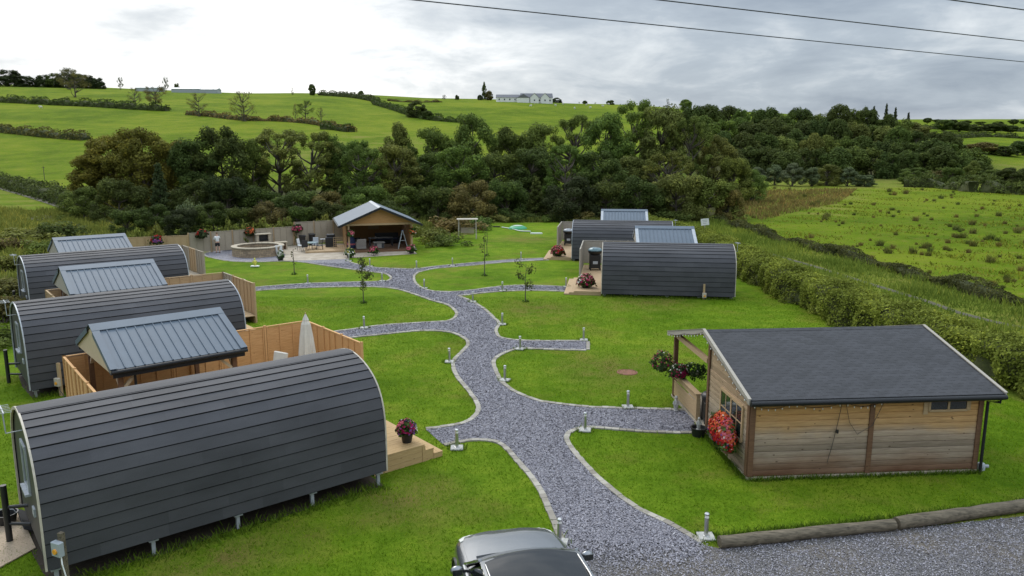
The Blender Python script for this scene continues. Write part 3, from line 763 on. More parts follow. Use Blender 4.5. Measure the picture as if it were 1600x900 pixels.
# ------------------------------------------------------------------ shelters over the hot-tub decks
def make_shelter(label, x, y, yaw, m, gable):
    W = lambda a, b, z: (a, b * m, z)
    root = thing('deck_shelter', label, 'shelter', (x, y, 0), yaw, 'metal roofed shelters on the pod decks')
    L, w, ze, dz = 4.08, 2.25, 2.54, .95
    sl = math.hypot(w, dz)
    # ribbed sheet, both slopes in one roof
    mb = MB(); n = 15; pitch = L / n
    pr = []
    for i in range(n):
        a0 = -L / 2 + i * pitch
        pr += [(a0, 0), (a0 + pitch * .40, 0), (a0 + pitch * .46, .032), (a0 + pitch * .54, .032), (a0 + pitch * .60, 0)]
    pr.append((L / 2, 0))
    for s in (-1, 1):
        up = Vector((0, s * dz / sl, w / sl))
        vs = []
        for a, h in pr:
            for t in (0, 1):
                vs.append(W(a, s * (w * (1 - t)) + up.y * h, ze + dz * t + up.z * h))
            for t in (1, 0):
                vs.append(W(a, s * (w * (1 - t)) - up.y * .02, ze + dz * t - up.z * .02))
        k = len(pr)
        mb.add(vs, [(4 * i + j, 4 * i + (j + 1) % 4, 4 * i + 4 + (j + 1) % 4, 4 * i + 4 + j) for i in range(k - 1) for j in range(4)])
    roof = part('roof', mb, 'metal_roof', root)
    mb = MB()
    for s in (-1, 1):
        q0 = (0, ze + dz + .055); q1 = (s * .36, ze + dz - .36 * dz / w + .052)
        mb.add([W(-L / 2 - .02, *q0), W(L / 2 + .02, *q0), W(L / 2 + .02, *q1), W(-L / 2 - .02, *q1), W(-L / 2 - .02, q0[0], q0[1] - .02), W(L / 2 + .02, q0[0], q0[1] - .02), W(L / 2 + .02, q1[0], q1[1] - .018), W(-L / 2 - .02, q1[0], q1[1] - .018)],
               [(0, 1, 2, 3), (4, 7, 6, 5), (3, 2, 6, 7), (0, 3, 7, 4), (1, 5, 6, 2)])
    part('ridge_cap', mb, 'metal_roof', roof)
    for e in (-1, 1):
        for s in (-1, 1):
            mb = MB(); a0 = e * (L / 2 + .015); a1 = e * (L / 2 - .2)
            p0 = (s * .36, ze + dz - .36 * dz / w + .045); p1 = (s * (w + .03), ze - .03 * dz / w + .045)
            mb.add([W(a1, *p0), W(a0, *p0), W(a0, *p1), W(a1, *p1), W(a0, p0[0], p0[1] - .17), W(a0, p1[0], p1[1] - .17), W(a0 - e * .02, p0[0], p0[1] - .17), W(a0 - e * .02, p1[0], p1[1] - .17)],
                   [(0, 1, 2, 3), (1, 4, 5, 2), (4, 6, 7, 5)])
            part('verge_trim', mb, 'metal_roof' if m > 0 else 'galv', roof)
        mb = MB(); nb = 22
        for i in range(nb):
            b0, b1 = -w + .04 + (2 * w - .08) * i / nb, -w + .04 + (2 * w - .08) * (i + 1) / nb - .006
            h = lambda b: ze + dz * (1 - abs(b) / w) - .06
            aa = e * (L / 2 - .06)
            lo = ze - .16
            poly_ = [(b0, lo), (b1, lo), (b1, h(b1))] + ([(0, h(0))] if b0 < 0 < b1 else []) + [(b0, h(b0))]
            mb.prism(poly_, aa - .012, aa + .012, lambda p, q, d: W(d, p, q))
        part('gable_board', mb, gable, root)
    for s in (-1, 1):
        part('fascia', MB().bb(W(-L / 2 + .06, s * (w - .05), ze - .27), W(L / 2 - .06, s * (w - .02), ze - .025)), 'metal_dark', root)
        mb = MB(); mb.tube([W(-L / 2, s * (w + .05), ze - .07), W(L / 2, s * (w + .05), ze - .07)], .06, 8); part('gutter', mb, 'metal_dark', root, smooth=50)
        for e in (-1, 1):
            mb = MB(); px_, pb = e * (L / 2 - .32), s * (w - .35)
            mb.bar(W(px_, pb, .4), W(px_, pb, ze - .0), .14); part('post', mb, 'brown_wood' if m > 0 else 'tan_wood', root)
            mb = MB(); mb.bar(W(px_ - e * .07, pb, 1.85), W(px_ - e * .6, pb, ze - .16), .09); mb.bar(W(px_, pb - s * .07, 1.85), W(px_, pb - s * .6, ze - .16), .09); part('brace', mb, gable, root)
        part('beam', MB().bb(W(-L / 2 + .1, s * (w - .42), ze - .16), W(L / 2 - .1, s * (w - .28), ze - .01)), gable, root)
    mb = MB(); mb.tube([W(-L / 2 + .7, -w - .05, ze - .1), W(-L / 2 + .7, -w + .2, ze - .25), W(-L / 2 + .7, -w + .2, .45)], .04, 8); part('downpipe', mb, 'metal_dark', root, smooth=50)
    return root
SH = [(-11.71, 24.8, 40.5, 1, 'deal_end', 'blue grey ribbed roof shelter behind the nearest pod'), (-19.47, 36.57, 39, 1, 'grey_wood2', 'blue grey ribbed roof shelter behind the middle left pod'),
      (-26.63, 48.2, 39.5, 1, 'grey_wood2', 'blue grey ribbed roof shelter behind the pod by the fire pit'),
      (10.73, 54.01, 180 - 5.6, -1, 'grey_wood2', 'pale grey ribbed roof shelter behind the pod beyond the log cabin'), (10.06, 68.95, 180 - 7.2, -1, 'grey_wood2', 'pale grey ribbed roof shelter at the back by the hedge end')]
for x, y, a, m, g, lab in SH: make_shelter(lab, x, y, R(a), m, g)
def L2W(k, a, b):
    x, y, yaw, z, m = PODS[k]; yaw = R(yaw); b = b * m
    return (x + a * math.cos(yaw) - b * math.sin(yaw), y + a * math.sin(yaw) + b * math.cos(yaw))
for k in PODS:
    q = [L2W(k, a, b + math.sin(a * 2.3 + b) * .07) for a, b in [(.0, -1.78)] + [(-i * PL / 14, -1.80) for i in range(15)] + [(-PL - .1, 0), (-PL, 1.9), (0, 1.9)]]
    struct(poly('bare_soil_shade', q, .013, 'soil'))  # bare soil sheet under the pod, its dark tone painting in the shade there
# ================================================================== LOG CABIN
def make_cabin():
    root = thing('log_cabin', 'weathered log cabin with grey shingle roof and open porch', 'cabin', (6.48, 19.84, 0), R(4.6))
    Lc, D, RB, ZW, ZR, ZE, O = 6.56, 7.2, 3.61, 2.2, 3.37, 2.37, .283
    Z0 = .09
    zr = lambda b: ZR - abs(b - RB) * (ZR - ZE) / (RB + O)      # roof top surface
    part('plinth', MB().bb((-.05, -.05, -.1), (Lc + .05, D + .05, .08)), 'coping', root)
    nb = 12; h = (ZW - Z0) / nb
    def courses(mb, p, q, out, z0=Z0, z1=ZW):
        """log courses with a bevelled joint, from p to q, facing out"""
        n = round((z1 - z0) / h); o = Vector((out[0], out[1], 0))
        for i in range(n):
            za, zb = z0 + i * h, z0 + (i + 1) * h
            pr = [(0, za), (.018, za + .014), (.022, za + h * .5), (.018, zb - .010), (0, zb - .003)]
            for (o0, a), (o1, b) in zip(pr, pr[1:]):
                P, Q = Vector((p[0], p[1], 0)), Vector((q[0], q[1], 0))
                mb.add([P + o * o0 + Vector((0, 0, a)), Q + o * o0 + Vector((0, 0, a)), Q + o * o1 + Vector((0, 0, b)), P + o * o1 + Vector((0, 0, b))], [(0, 1, 2, 3)])
    # front wall with its log faces and solid core
    mb = MB(); mb.bb((0, .0, Z0), (Lc, .07, ZW + .1)); courses(mb, (0, -.001), (Lc, -.001), (0, -1)); part('front_wall', mb, 'cabinwall', root)
    mb = MB(); mb.bb((Lc - .07, .075, Z0), (Lc, D, ZW)); courses(mb, (Lc + .001, .0), (Lc + .001, D), (1, 0)); part('side_wall', mb, 'cabinwall', root)
    mb = MB(); mb.bb((2.0, D - .07, Z0), (Lc - .075, D, ZW)); part('rear_wall', mb, 'cabinwall', root)
    PB = 3.45
    mb = MB(); mb.bb((0, .075, Z0), (.07, PB, ZW)); courses(mb, (-.001, 0), (-.001, PB), (-1, 0))
    gp = [(0, ZW), (PB, ZW), (PB, zr(PB) - .12), (0, zr(0) - .1)]
    mb.prism(gp, .0, .07, lambda p, q, d: (d, p, q))
    part('gable_wall', mb, 'gablewall', root)
    mb = MB(); mb.prism([(PB, Z0), (D - .08, Z0), (D - .08, zr(D - .08) - .14), (RB, ZR - .14), (PB, zr(PB) - .14)], 2.0, 2.07, lambda p, q, d: (d, p, q)); mb.bb((.07, PB - .07, Z0), (1.999, PB, zr(PB) - .15)); part('porch_wall', mb, 'gablewall', root)
    part('porch_floor', MB().bb((.0, PB + .0, .09), (1.99, D - .08, .14)), 'grey_wood', root)
    dr = part('door', MB().bb((1.94, 4.0, .15), (1.99, 4.9, 2.05)), 'brown_wood', root); part('pane', MB().bb((1.925, 4.12, 1.0), (1.938, 4.78, 1.9)), 'glass', dr)
    # brown corner and mid posts
    for x0, y0 in ((-.03, -.055), (Lc - .1, -.055), (3.33, -.055)):
        part('corner_post', MB().bb((x0, y0, .1), (x0 + .14, y0 + .05, ZW + .05)), 'brown_wood', root)
    for y0 in (-.003, PB - .14): part('corner_post', MB().bb((-.06, y0, .1), (-.025, y0 + .15, zr(y0) - .2)), 'brown_wood', root)
    # roof
    for nm, s in (('front', -1), ('back', 1)):
        b1 = RB + s * (RB + O); y_ = [(RB, ZR), (b1, ZE), (b1, ZE - .10), (RB, ZR - .10)]
        mb = MB(); mb.prism(y_, -.16, Lc + .44, lambda p, q, d: (d, p, q)); part('roof', mb, 'shingle', root)
        mb = MB(); mb.prism([(RB, ZR - .103), (b1 - s * .05, ZE - .098), (b1 - s * .05, ZE - .13), (RB, ZR - .135)], -.13, Lc + .41, lambda p, q, d: (d, p, q)); part('roof_boarding', mb, 'honey', root)
        for a0, a1 in ((-.205, -.163), (Lc + .443, Lc + .485)):
            mb = MB(); mb.prism([(RB, ZR + .03), (b1, ZE + .03), (b1, ZE - .13), (RB, ZR - .13)], a0, a1, lambda p, q, d: (d, p, q)); part('verge_board', mb, 'grey_wood2', root)
            mb = MB(); mb.prism([(RB, ZR + .045), (b1, ZE + .045), (b1, ZE + .032), (RB, ZR + .032)], a0 - .02, a1 + .03, lambda p, q, d: (d, p, q)); part('verge_cap', mb, 'grey_wood2', root)
    mb = MB(); mb.prism([(RB - .16, ZR - .035), (RB, ZR + .012), (RB + .16, ZR - .035), (RB, ZR - .002)], -.15, Lc + .43, lambda p, q, d: (d, p, q)); part('ridge_strip', mb, 'shingle', root)
    part('fascia', MB().bb((-.14, -O + .05, ZE - .2), (Lc + .42, -O + .075, ZE - .1)), 'brown_wood', root)
    mb = MB(); mb.tube([(-.16, -O - .06, ZE - .075), (Lc + .44, -O - .06, ZE - .075)], .068, 10); mb.bb((-.16, -O - .014, ZE - .17), (Lc + .44, -O - .002, ZE + .008)); part('gutter', mb, 'metal_dark', root, smooth=50)
    mb = MB(); mb.tube([(Lc + .3, -O - .045, ZE - .1), (Lc + .3, -O - .04, ZE - .22), (Lc + .1, -.11, ZE - .27), (Lc + .1, -.11, .05)], .042, 10); part('downpipe', mb, 'metal_dark', root, smooth=50)
    # windows
    mb = MB(); b0, b1, z0, z1 = .48, 2.2, .92, 1.92
    ax = -.045
    for p, q in (((b0, z0), (b1, z0)), ((b0, z1), (b1, z1)), ((b0, z0), (b0, z1)), ((b1, z0), (b1, z1)), (((b0 + b1) / 2, z0), ((b0 + b1) / 2, z1))):
        mb.bar((ax, *p), (ax, *q), .08, .05, (1, 0, 0))
    for k in (0, 1):
        c0 = b0 + k * (b1 - b0) / 2; c1 = c0 + (b1 - b0) / 2
        mb.bar((ax, (c0 + c1) / 2, z0), (ax, (c0 + c1) / 2, z1), .035, .03, (1, 0, 0)); mb.bar((ax, c0, (z0 + z1) / 2), (ax, c1, (z0 + z1) / 2), .035, .03, (1, 0, 0))
    w = part('window', mb, 'tan_wood', root); part('pane', MB().bb((ax - .008, b0 + .03, z0 + .03), (ax + .006, b1 - .03, z1 - .03)), 'glass', w)
    mb = MB(); a0, a1, z0, z1 = 5.02, 6.12, 1.86, 2.15
    for p, q in (((a0, z0), (a1, z0)), ((a0, z1), (a1, z1)), ((a0, z0), (a0, z1)), ((a1, z0), (a1, z1)), (((a0 + a1) / 2, z0), ((a0 + a1) / 2, z1))):
        mb.bar((p[0], -.045, p[1]), (q[0], -.045, q[1]), .06, .05, (0, 1, 0))
    mb.bb((a0 - .16, -.05, z0 - .1), (a0 - .03, -.028, z1 + .02)); mb.bb((a1 + .03, -.05, z0 - .02), (a1 + .1, -.028, z1 + .02))
    w = part('small_window', mb, 'tan_wood', root); part('pane', MB().bb((a0 + .02, -.05, z0 + .02), (a1 - .02, -.036, z1 - .02)), 'glass', w)
    # porch
    part('porch_post', MB().bb((-.06, D - .22, .1), (.08, D - .08, zr(D - .15) - .14)), 'brown_wood', root)
    part('porch_beam', MB().bb((-.06, PB + .1, ZW + .1), (.06, D - .24, ZW + .26)), 'tan_wood', root)
    mb = MB(); g0 = 4.55
    for i in range(5): mb.bb((-.045, g0, .16 + i * .155), (-.015, D - .23, .16 + i * .155 + (.145 if i != 3 else .09)))
    part('porch_rail', mb, 'tan_wood', root)
    mb = MB(); mb.bb((-.05, g0 - .16, .14), (.08, g0 - .005, .98)); part('rail_post', mb, 'tan_wood', root)
    part('rail_cap', MB().bb((-.09, g0 - .17, .985), (.11, D - .23, 1.02)), 'tan_wood', root)
make_cabin()
def C2W(a, b): c, s = math.cos(R(4.6)), math.sin(R(4.6)); return (6.48 + a * c - b * s, 19.84 + a * s + b * c)
# ================================================================== FLOWERS
FOL = (.055, .105, .03)
def flowers(name, label, cat, loc, rx, rz, cols, kind='pot', n=420, pot=(.2, .3), group=None, droop=.3, pmat='black', leaf=.035, folcol=FOL):
    root = thing(name, label, cat, loc, random.uniform(0, 6), group)
    pr, ph = pot; zc = ph + rz * .55
    if kind == 'pot': part('pot', MB().lathe([(pr * .72, 0), (pr * .98, ph * .86), (pr * 1.08, ph * .88), (pr * 1.08, ph), (pr * .92, ph), (pr * .88, ph * .85), (.001, ph * .83)], 18), pmat, root, smooth=40)
    elif kind == 'basket':
        part('basket', MB().lathe([(.02, 0), (pr * .6, ph * .2), (pr, ph), (pr * .9, ph), (.001, ph * .9)], 14), 'twig', root, smooth=50)
        mb = MB(); mb.tube([(0, 0, ph), (0, 0, ph + rz * 1.5), (0, .16, ph + rz * 1.55)], .008, 5); part('hanger', mb, 'black', root)
    elif kind == 'stand':
        mb = MB(); mb.lathe([(.05, ph * .5), (pr, ph * .72), (pr, ph), (.001, ph * .95)], 14)
        for t in range(4): a = t * math.pi / 2 + .4; mb.tube([(pr * .7 * math.cos(a), pr * .7 * math.sin(a), ph * .75), (pr * math.cos(a), pr * math.sin(a), 0)], .012, 5)
        part('stand', mb, 'black', root)
    elif kind == 'trough':
        part('trough', MB().bb((-rx * .85, -.12, 0), (rx * .85, .12, ph)), 'brown_wood', root)
    ry = rx if kind != 'trough' else .3
    d = sphere_dirs(n); r = rng.uniform(.55, 1, n)[:, None] ** .5
    wb = 1 + .22 * np.sin(d[:, 0] * 5 + 1) * np.sin(d[:, 2] * 6) + .12 * np.sin(d[:, 1] * 9); P = d * r * wb[:, None] * np.array([rx, ry, rz]); P[:, 2] -= droop * rz * np.maximum(0, np.hypot(P[:, 0], P[:, 1]) / rx) ** 2; P[:, 2] += zc
    cards('foliage', P, d + rng.normal(size=(n, 3)) * .5, rng.uniform(.7, 1.4, n) * leaf * 1.5, rng.random(n), 'leaf', root, .6, folcol)
    for i, (c, share, lobe) in enumerate(cols):
        k = int(n * share * .62); dd = sphere_dirs(k); cl = sphere_dirs(7)[rng.integers(0, 7, k)]; dd = dd * .62 + cl;  dd /= np.linalg.norm(dd, axis=1, keepdims=True); dd[:, 2] = np.abs(dd[:, 2]) * .9 - .25; dd += np.array(lobe) * .8; dd /= np.linalg.norm(dd, axis=1, keepdims=True)
        P = dd * np.array([rx, ry, rz]) * rng.uniform(.95, 1.1, k)[:, None]; P[:, 2] -= droop * rz * (np.hypot(P[:, 0], P[:, 1]) / rx) ** 2; P[:, 2] += zc
        cards('blossom', P, dd + rng.normal(size=(k, 3)) * .35, rng.uniform(.7, 1.3, k) * leaf * 1.15, rng.uniform(.30, .58, k), 'leaf', root, .85, c)
    return root
RED, ORG, PNK, PUR, WHT, MAG = (.55, .035, .035), (.75, .18, .07), (.65, .16, .22), (.30, .12, .42), (.75, .72, .68), (.38, .02, .10)
x, y = G(636, 690, .53)
flowers('flower_pot', 'black pot of pink, purple and white flowers on the pale deck', 'flower pot', (x, y, .525), .28, .24, [(MAG, .3, (-.3, 0, .2)), (PNK, .4, (.5, .5, .3)), (PUR, .3, (0, -.5, -.1)), (WHT, .2, (0, -.4, 0))], 'pot', 520, (.19, .32))
x, y = C2W(-.36, 1.12)
t_ = flowers('wall_planter', 'large wall planter overflowing with red, orange and pink flowers on the log cabin', 'flower basket', (x, y, .56), .74, .46, [(RED, .62, (-.9, 0, .1)), (ORG, .36, (.1, 0, .45)), (PNK, .16, (.9, 0, .5)), (RED, .10, (.6, -.2, -.6)), (WHT, .05, (0, -.3, -.2)), (PUR, .04, (0, -.3, -.6))], 'trough', 1900, (.3, .22), droop=.35, leaf=.034)
t_.rotation_euler = (0, 0, R(4.6 - 90))
x, y = C2W(-.15, 7.3)
flowers('hanging_basket', 'round green hanging basket at the far corner post of the cabin porch', 'flower basket', (x - .32, y - .35, 1.02), .40, .38, [(PNK, .08, (0, 0, .3)), (WHT, .06, (0, 0, .2)), (MAG, .08, (0, 0, 0))], 'basket', 620, (.22, .2), folcol=(.075, .11, .045))
x, y = C2W(-.12, 6.2)
flowers('rail_planter', 'planter of magenta and white flowers on the cabin porch rail', 'flower basket', (x, y, 1.02), .3, .26, [(MAG, .35, (.3, -.7, 0)), (WHT, .14, (.4, -.5, .4))], 'basket', 620, (.2, .12), folcol=(.05, .085, .035))
x, y = C2W(.25, 6.9)
flowers('porch_fern', 'leafy pot plant with pale flower at the back of the cabin porch', 'pot plant', (x + .3, y - .4, .98), .5, .24, [(WHT, .06, (-.4, -.3, .3))], 'basket', 500, (.2, .1), folcol=(.04, .075, .03))
x, y = G(1091, 681)
t_ = thing('garden_tub', 'black garden tub holding a small pale statue by the cabin', 'tub', (x, y, 0))
part('tub', MB().lathe([(.19, 0), (.24, .26), (.26, .26), (.26, .29), (.22, .29), (.2, .2), (.001, .2)], 20), 'black', t_, smooth=40)
def statuette(name, label, loc, h, mat='white'):
    r = thing(name, label, 'statue', loc)
    mb = MB(); mb.lathe([(.13, 0), (.13, .05), (.09, .07), (.11, .22), (.12, .35), (.08, .5), (.05, .58), (.001, .6)], 14); part('body', mb, mat, r, smooth=50)
    part('head', MB().ball((0, -.02, .66), (.075, .09)), mat, r, smooth=60)
    mb = MB(); mb.tube([(-.1, 0, .48), (-.15, -.06, .36), (-.05, -.13, .34)], [.035, .03, .025], 8); mb.tube([(.1, 0, .48), (.15, -.06, .36), (.05, -.13, .34)], [.035, .03, .025], 8); part('arms', mb, mat, r, smooth=60)
    r.scale = (h / .74,) * 3; return r
statuette('garden_statue', 'small pale figure standing inside the black tub', (x, y, .2), .42, 'conc')
x, y = G(1056, 642); statuette('garden_statue', 'pale stone figure on the gravel edge by the cabin porch', (x, y, 0), .55, 'conc')
# barbecue on the porch
def kettle(label, loc, s=1, lid='black', rz=0, group=None):
    r = thing('barbecue', label, 'barbecue', loc, rz, group)
    part('cabinet', MB().box((0, 0, .36), (.44, .42, .56)), 'black', r, bevel=.02)
    part('label_panel', MB().box((0, -.215, .32), (.2, .008, .12)), 'galv', r)
    mb = MB(); mb.lathe([(.2, .64), (.27, .70), (.29, .78), (.27, .8)], 20); part('firebowl', mb, 'black', r, smooth=50)
    mb = MB(); mb.lathe([(.295, .80), (.29, .84), (.22, .90), (.1, .93), (.001, .935)], 20); l = part('lid', mb, lid, r, smooth=50)
    mb = MB(); mb.tube([(-.1, -.2, .9), (-.1, -.26, .95), (.1, -.26, .95), (.1, -.2, .9)], .013, 6); part('handle', mb, 'galv', l)
    for sx in (-1, 1):
        for sy in (-1, 1): part('leg', MB().bb((sx * .2 - .025, sy * .19 - .025, 0), (sx * .2 + .025, sy * .19 + .025, .1)), 'black', r)
    r.scale = (s,) * 3; return r
x, y = C2W(.35, 4.15); kettle('black barbecue with a glossy lid inside the cabin porch', (x, y, .14), 1.1)
x, y = L2W(4, .72, 7.0); kettle('black barbecue with blue grey lid on the deck beyond the log cabin', (x, y, .26), 1.75, 'teal', 0, 'barbecues on the right decks')
x, y = L2W(5, .85, 6.4); kettle('black barbecue with pale lid on the farthest deck', (x, y, .26), 1.6, 'galv', 0, 'barbecues on the right decks')
x, y = G(915, 449, .26); flowers('flower_pot', 'low pot of pink and white flowers on the deck beyond the log cabin', 'flower pot', (x, y, .25), .55, .4, [(PNK, .3, (0, 0, .2)), (WHT, .2, (.3, 0, .2)), (MAG, .2, (-.3, 0, 0))], 'pot', 420, (.3, .25), leaf=.06, folcol=(.07, .08, .03))
x, y = G(871, 400, .26); flowers('flower_pot', 'low pot of red and pink flowers on the farthest deck', 'flower pot', (x, y, .25), .55, .4, [(RED, .25, (0, 0, .2)), (PNK, .2, (.3, 0, .2))], 'pot', 380, (.3, .25), leaf=.07, folcol=(.07, .08, .03))
# grey pipe and gas bottle at the cabin's right corner
x, y = C2W(6.75, .55); o = thing('waste_pipe', 'grey plastic pipe standing by the right corner of the log cabin', 'pipe', (x, y, 0))
mb = MB(); mb.tube([(0, 0, .0), (0, 0, 1.25)], .06, 12); part('pipe', mb, 'pvc', o, smooth=50); part('socket', MB().lathe([(.075, 1.13), (.08, 1.15), (.08, 1.32), (.06, 1.32), (.06, 1.2), (.001, 1.2)], 14), 'pvc', o, smooth=50)
x, y = C2W(6.85, .12); o = thing('drain_cap', 'short pale drain cap at the foot of the black downpipe', 'drain', (x, y, 0))
mb = MB(); mb.lathe([(.11, 0), (.11, .16), (.08, .2), (.001, .21)], 14); part('cap', mb, 'pvc', o, smooth=40); part('spout', MB().tube([(0, 0, .12), (.18, -.05, .12)], .05, 8), 'pvc', o, smooth=50)
# string lights along the eaves and the verge
def string_lights(name, label, P, sag, nseg):
    r = thing(name, label, 'string lights', (0, 0, 0))
    mb = MB(); path = []
    for p, q in zip(P, P[1:]):
        p, q = Vector(p), Vector(q); n = nseg
        for i in range(n + (1 if q == Vector(P[-1]) else 0)):
            t = i / n; v = p.lerp(q, t); v.z -= sag * 4 * t * (1 - t); path.append(v)
            if i % 2: part('bulb', MB().ball(v - Vector((0, 0, .05)), (.017, .03), 6, 4), 'bulb', r, smooth=60)
    mb.tube(path, .007, 5); part('cable', mb, 'wire', r)
W3 = lambda a, b, z: (*C2W(a, b), z)
string_lights('string_lights', 'string of small bulbs sagging under the cabin front eave', [W3(-.05, -.1, 2.2), W3(1.1, -.1, 2.2), W3(2.55, -.1, 2.19), W3(3.7, -.1, 2.2)], .13, 12)
string_lights('string_lights', 'string of small bulbs along the left verge of the cabin roof', [W3(-.23, -.2, 2.34), W3(-.23, 1.6, 2.80), W3(-.23, 3.6, 3.30), W3(-.23, 5.4, 2.82), W3(-.23, 7.3, 2.36)], .06, 12)
r = thing('loose_cable', 'loose black cable hanging down the front wall of the cabin', 'cable', (0, 0, 0))
mb = MB(); mb.tube([W3(2.5, -.07, 2.18), W3(2.42, -.07, 1.6), W3(2.3, -.07, .9), W3(2.2, -.07, .45)], .008, 5); mb.tube([W3(2.6, -.07, 2.18), W3(2.75, -.07, 1.6), W3(3.0, -.07, 1.25), W3(3.4, -.09, 1.5), W3(3.7, -.07, 2.18)], .007, 5)
part('cable', mb, 'wire', r); part('plug', MB().box(W3(2.42, -.085, 1.35), (.05, .04, .1)), 'black', r)
# ================================================================== PAVILION
PVo, PVy = (-14.2, 66.2), R(16)
def PV(a, b): c, s = math.cos(PVy), math.sin(PVy); return (PVo[0] + a * c - b * s, PVo[1] + a * s + b * c)
def make_pavilion():
    root = thing('garden_pavilion', 'open fronted timber pavilion with grey gabled roof at the back of the garden', 'pavilion', (*PVo, 0), PVy)
    Wd, D, ZE, ZR, A0, A1, AR = 5.6, 7.0, 2.38, 3.92, -.78, 6.38, 2.8
    part('deck', MB().bb((-3.6, .35, 0), (0, 4.2, .155)), 'tan_wood', root); part('floor', MB().bb((0.003, -.55, 0), (Wd + .2, D, .16)), 'brown_wood', root)
    for a in (0, Wd - .14):
        part('post', MB().bb((a, -.1, .16), (a + .15, .05, ZE - .05)), 'tan_wood', root); part('post', MB().bb((a, 3.3, .16), (a + .15, 3.45, ZE - .05)), 'tan_wood', root)
    part('rear_wall', MB().bb((0, D - .1, .16), (Wd, D, ZE + .02)), 'honey', root)
    part('side_wall', MB().bb((Wd - .09, .9, .16), (Wd - .02, D - .11, ZE - .02)), 'honey', root); part('side_wall', MB().bb((.02, 2.8, .16), (.09, D - .11, ZE - .02)), 'honey', root)
    part('beam', MB().bb((-.5, -.13, ZE - .06), (Wd + .5, .06, ZE + .1)), 'tan_wood', root)
    zt = lambda a: ZR - abs(a - AR) * (ZR - ZE) / (AR - A0)
    mb = MB(); nb = 10
    for i in range(nb):
        z0 = ZE + .105 + i * .13; z1 = min(z0 + .126, ZR - .12)
        hw = lambda z: max(0.02, (ZR - .1 - z) * (AR - A0) / (ZR - ZE) - .1)
        if z1 > z0: mb.prism([(AR - hw(z0), z0), (AR + hw(z0), z0), (AR + hw(z1), z1), (AR - hw(z1), z1)], -.1, -.04, lambda p, q, d: (p, d, q))
    part('gable_board', mb, 'honey', root)
    for s in (-1, 1):
        ae = AR + s * (AR - A0); mb = MB()
        mb.prism([(AR, ZR), (ae, ZE), (ae, ZE - .09), (AR, ZR - .09)], -.62, D + .6, lambda p, q, d: (p, d, q)); rf = part('roof', mb, 'metal_roof', root)
        mb = MB(); mb.prism([(AR, ZR + .012), (ae + s * .02, ZE + .008), (ae + s * .02, ZE - .2), (AR, ZR - .19)], -.66, -.625, lambda p, q, d: (p, d, q)); part('verge_trim', mb, 'metal_dark', rf)
        mb = MB(); mb.tube([(ae + s * .05, -.6, ZE - .08), (ae + s * .05, D + .55, ZE - .08)], .055, 8); part('gutter', mb, 'metal_dark', rf, smooth=50)
    mb = MB(); mb.prism([(AR - .22, ZR - .075), (AR, ZR + .028), (AR + .22, ZR - .075), (AR, ZR + .004)], -.66, D + .61, lambda p, q, d: (p, d, q)); part('ridge_cap', mb, 'galv', root)
    mb = MB()
    for i in range(7): mb.bb((-1.2, 1.0 + i * .0, .2 + i * .17), (-.08, 1.02, .23 + i * .17))
    for i in range(7): mb.bb((-1.2 + i * .18, .985, .2), (-1.17 + i * .18, .998, 1.26))
    part('trellis', mb, 'tan_wood', root)
    part('notice_board', MB().box((2.9, D - .125, 1.55), (1.0, .04, .55)), 'tan_wood', root)
make_pavilion()
def armchair(label, loc, rz, mat='wicker', group=None, w=.8):
    r = thing('wicker_armchair', label, 'armchair', loc, rz, group)
    part('base', MB().bb((-w / 2, -.4, .05), (w / 2, .35, .36)), mat, r, bevel=.02); part('cushion', MB().bb((-w / 2 + .11, -.42, .365), (w / 2 - .11, .24, .47)), 'char' if mat == 'wicker' else 'blue', r, bevel=.03)
    part('backrest', MB().box((0, .36, .62), (w, .14, .62), rx=R(-10)), mat, r, bevel=.03)
    for s in (-1, 1): part('arm', MB().bb((s * (w / 2 - .1), -.4, .37), (s * w / 2, .3, .62)), mat, r, bevel=.02)
    return r
x, y = PV(1.15, .75); armchair('grey wicker armchair at the front left inside the pavilion', (x, y, .16), R(200))
x, y = PV(1.0, 3.4); armchair('dark wicker sofa along the left wall of the pavilion', (x, y, .16), R(106), 'char', None, 1.9)
x, y = PV(3.9, 4.6); armchair('long navy sofa at the back of the pavilion', (x, y, .16), R(16), 'char', None, 2.2)
x, y = PV(2.75, 1.05); r = thing('wicker_table', 'grey wicker coffee table near the front of the pavilion', 'table', (x, y, .16), PVy)
part('table_base', MB().bb((-.42, -.32, .02), (.42, .32, .5)), 'wicker', r, bevel=.015); part('table_top', MB().bb((-.5, -.4, .505), (.5, .4, .55)), 'wicker', r, bevel=.01)
for s in (-1, 1): part('side_panel', MB().bb((s * .3 - .1, -.33, .06), (s * .3 + .1, -.325, .46)), 'char', r)
x, y = PV(3.1, 2.6); r = thing('dining_table', 'long dark table deep inside the pavilion', 'table', (x, y, .16), PVy)
part('table_top', MB().bb((-1.1, -.45, .7), (1.1, .45, .75)), 'char', r)
for sx in (-1, 1):
    for sy in (-1, 1): part('leg', MB().bb((sx * 1.0 - .04, sy * .38 - .04, 0), (sx * 1.0 + .04, sy * .38 + .04, .7)), 'char', r)
x, y = PV(4.75, .1); r = thing('step_ladder', 'pale blue A frame step ladder open at the pavilion front', 'ladder', (x, y, .16), R(10))
for s in (-1, 1):
    mb = MB(); mb.bar((-.42 , s * .2, 0), (-.02, s * .13, 1.62), .07, .05); part('front_stile', mb, 'pvc', r)
    mb = MB(); mb.bar((.42, s * .2, 0), (.02, s * .13, 1.6), .06, .04); part('rear_stile', mb, 'pvc', r)
for i in range(5):
    t = .14 + i * .16; part('tread', MB().box((-.42 + .4 * t, 0, 1.62 * t), (.13, .32, .03)), 'pvc', r)
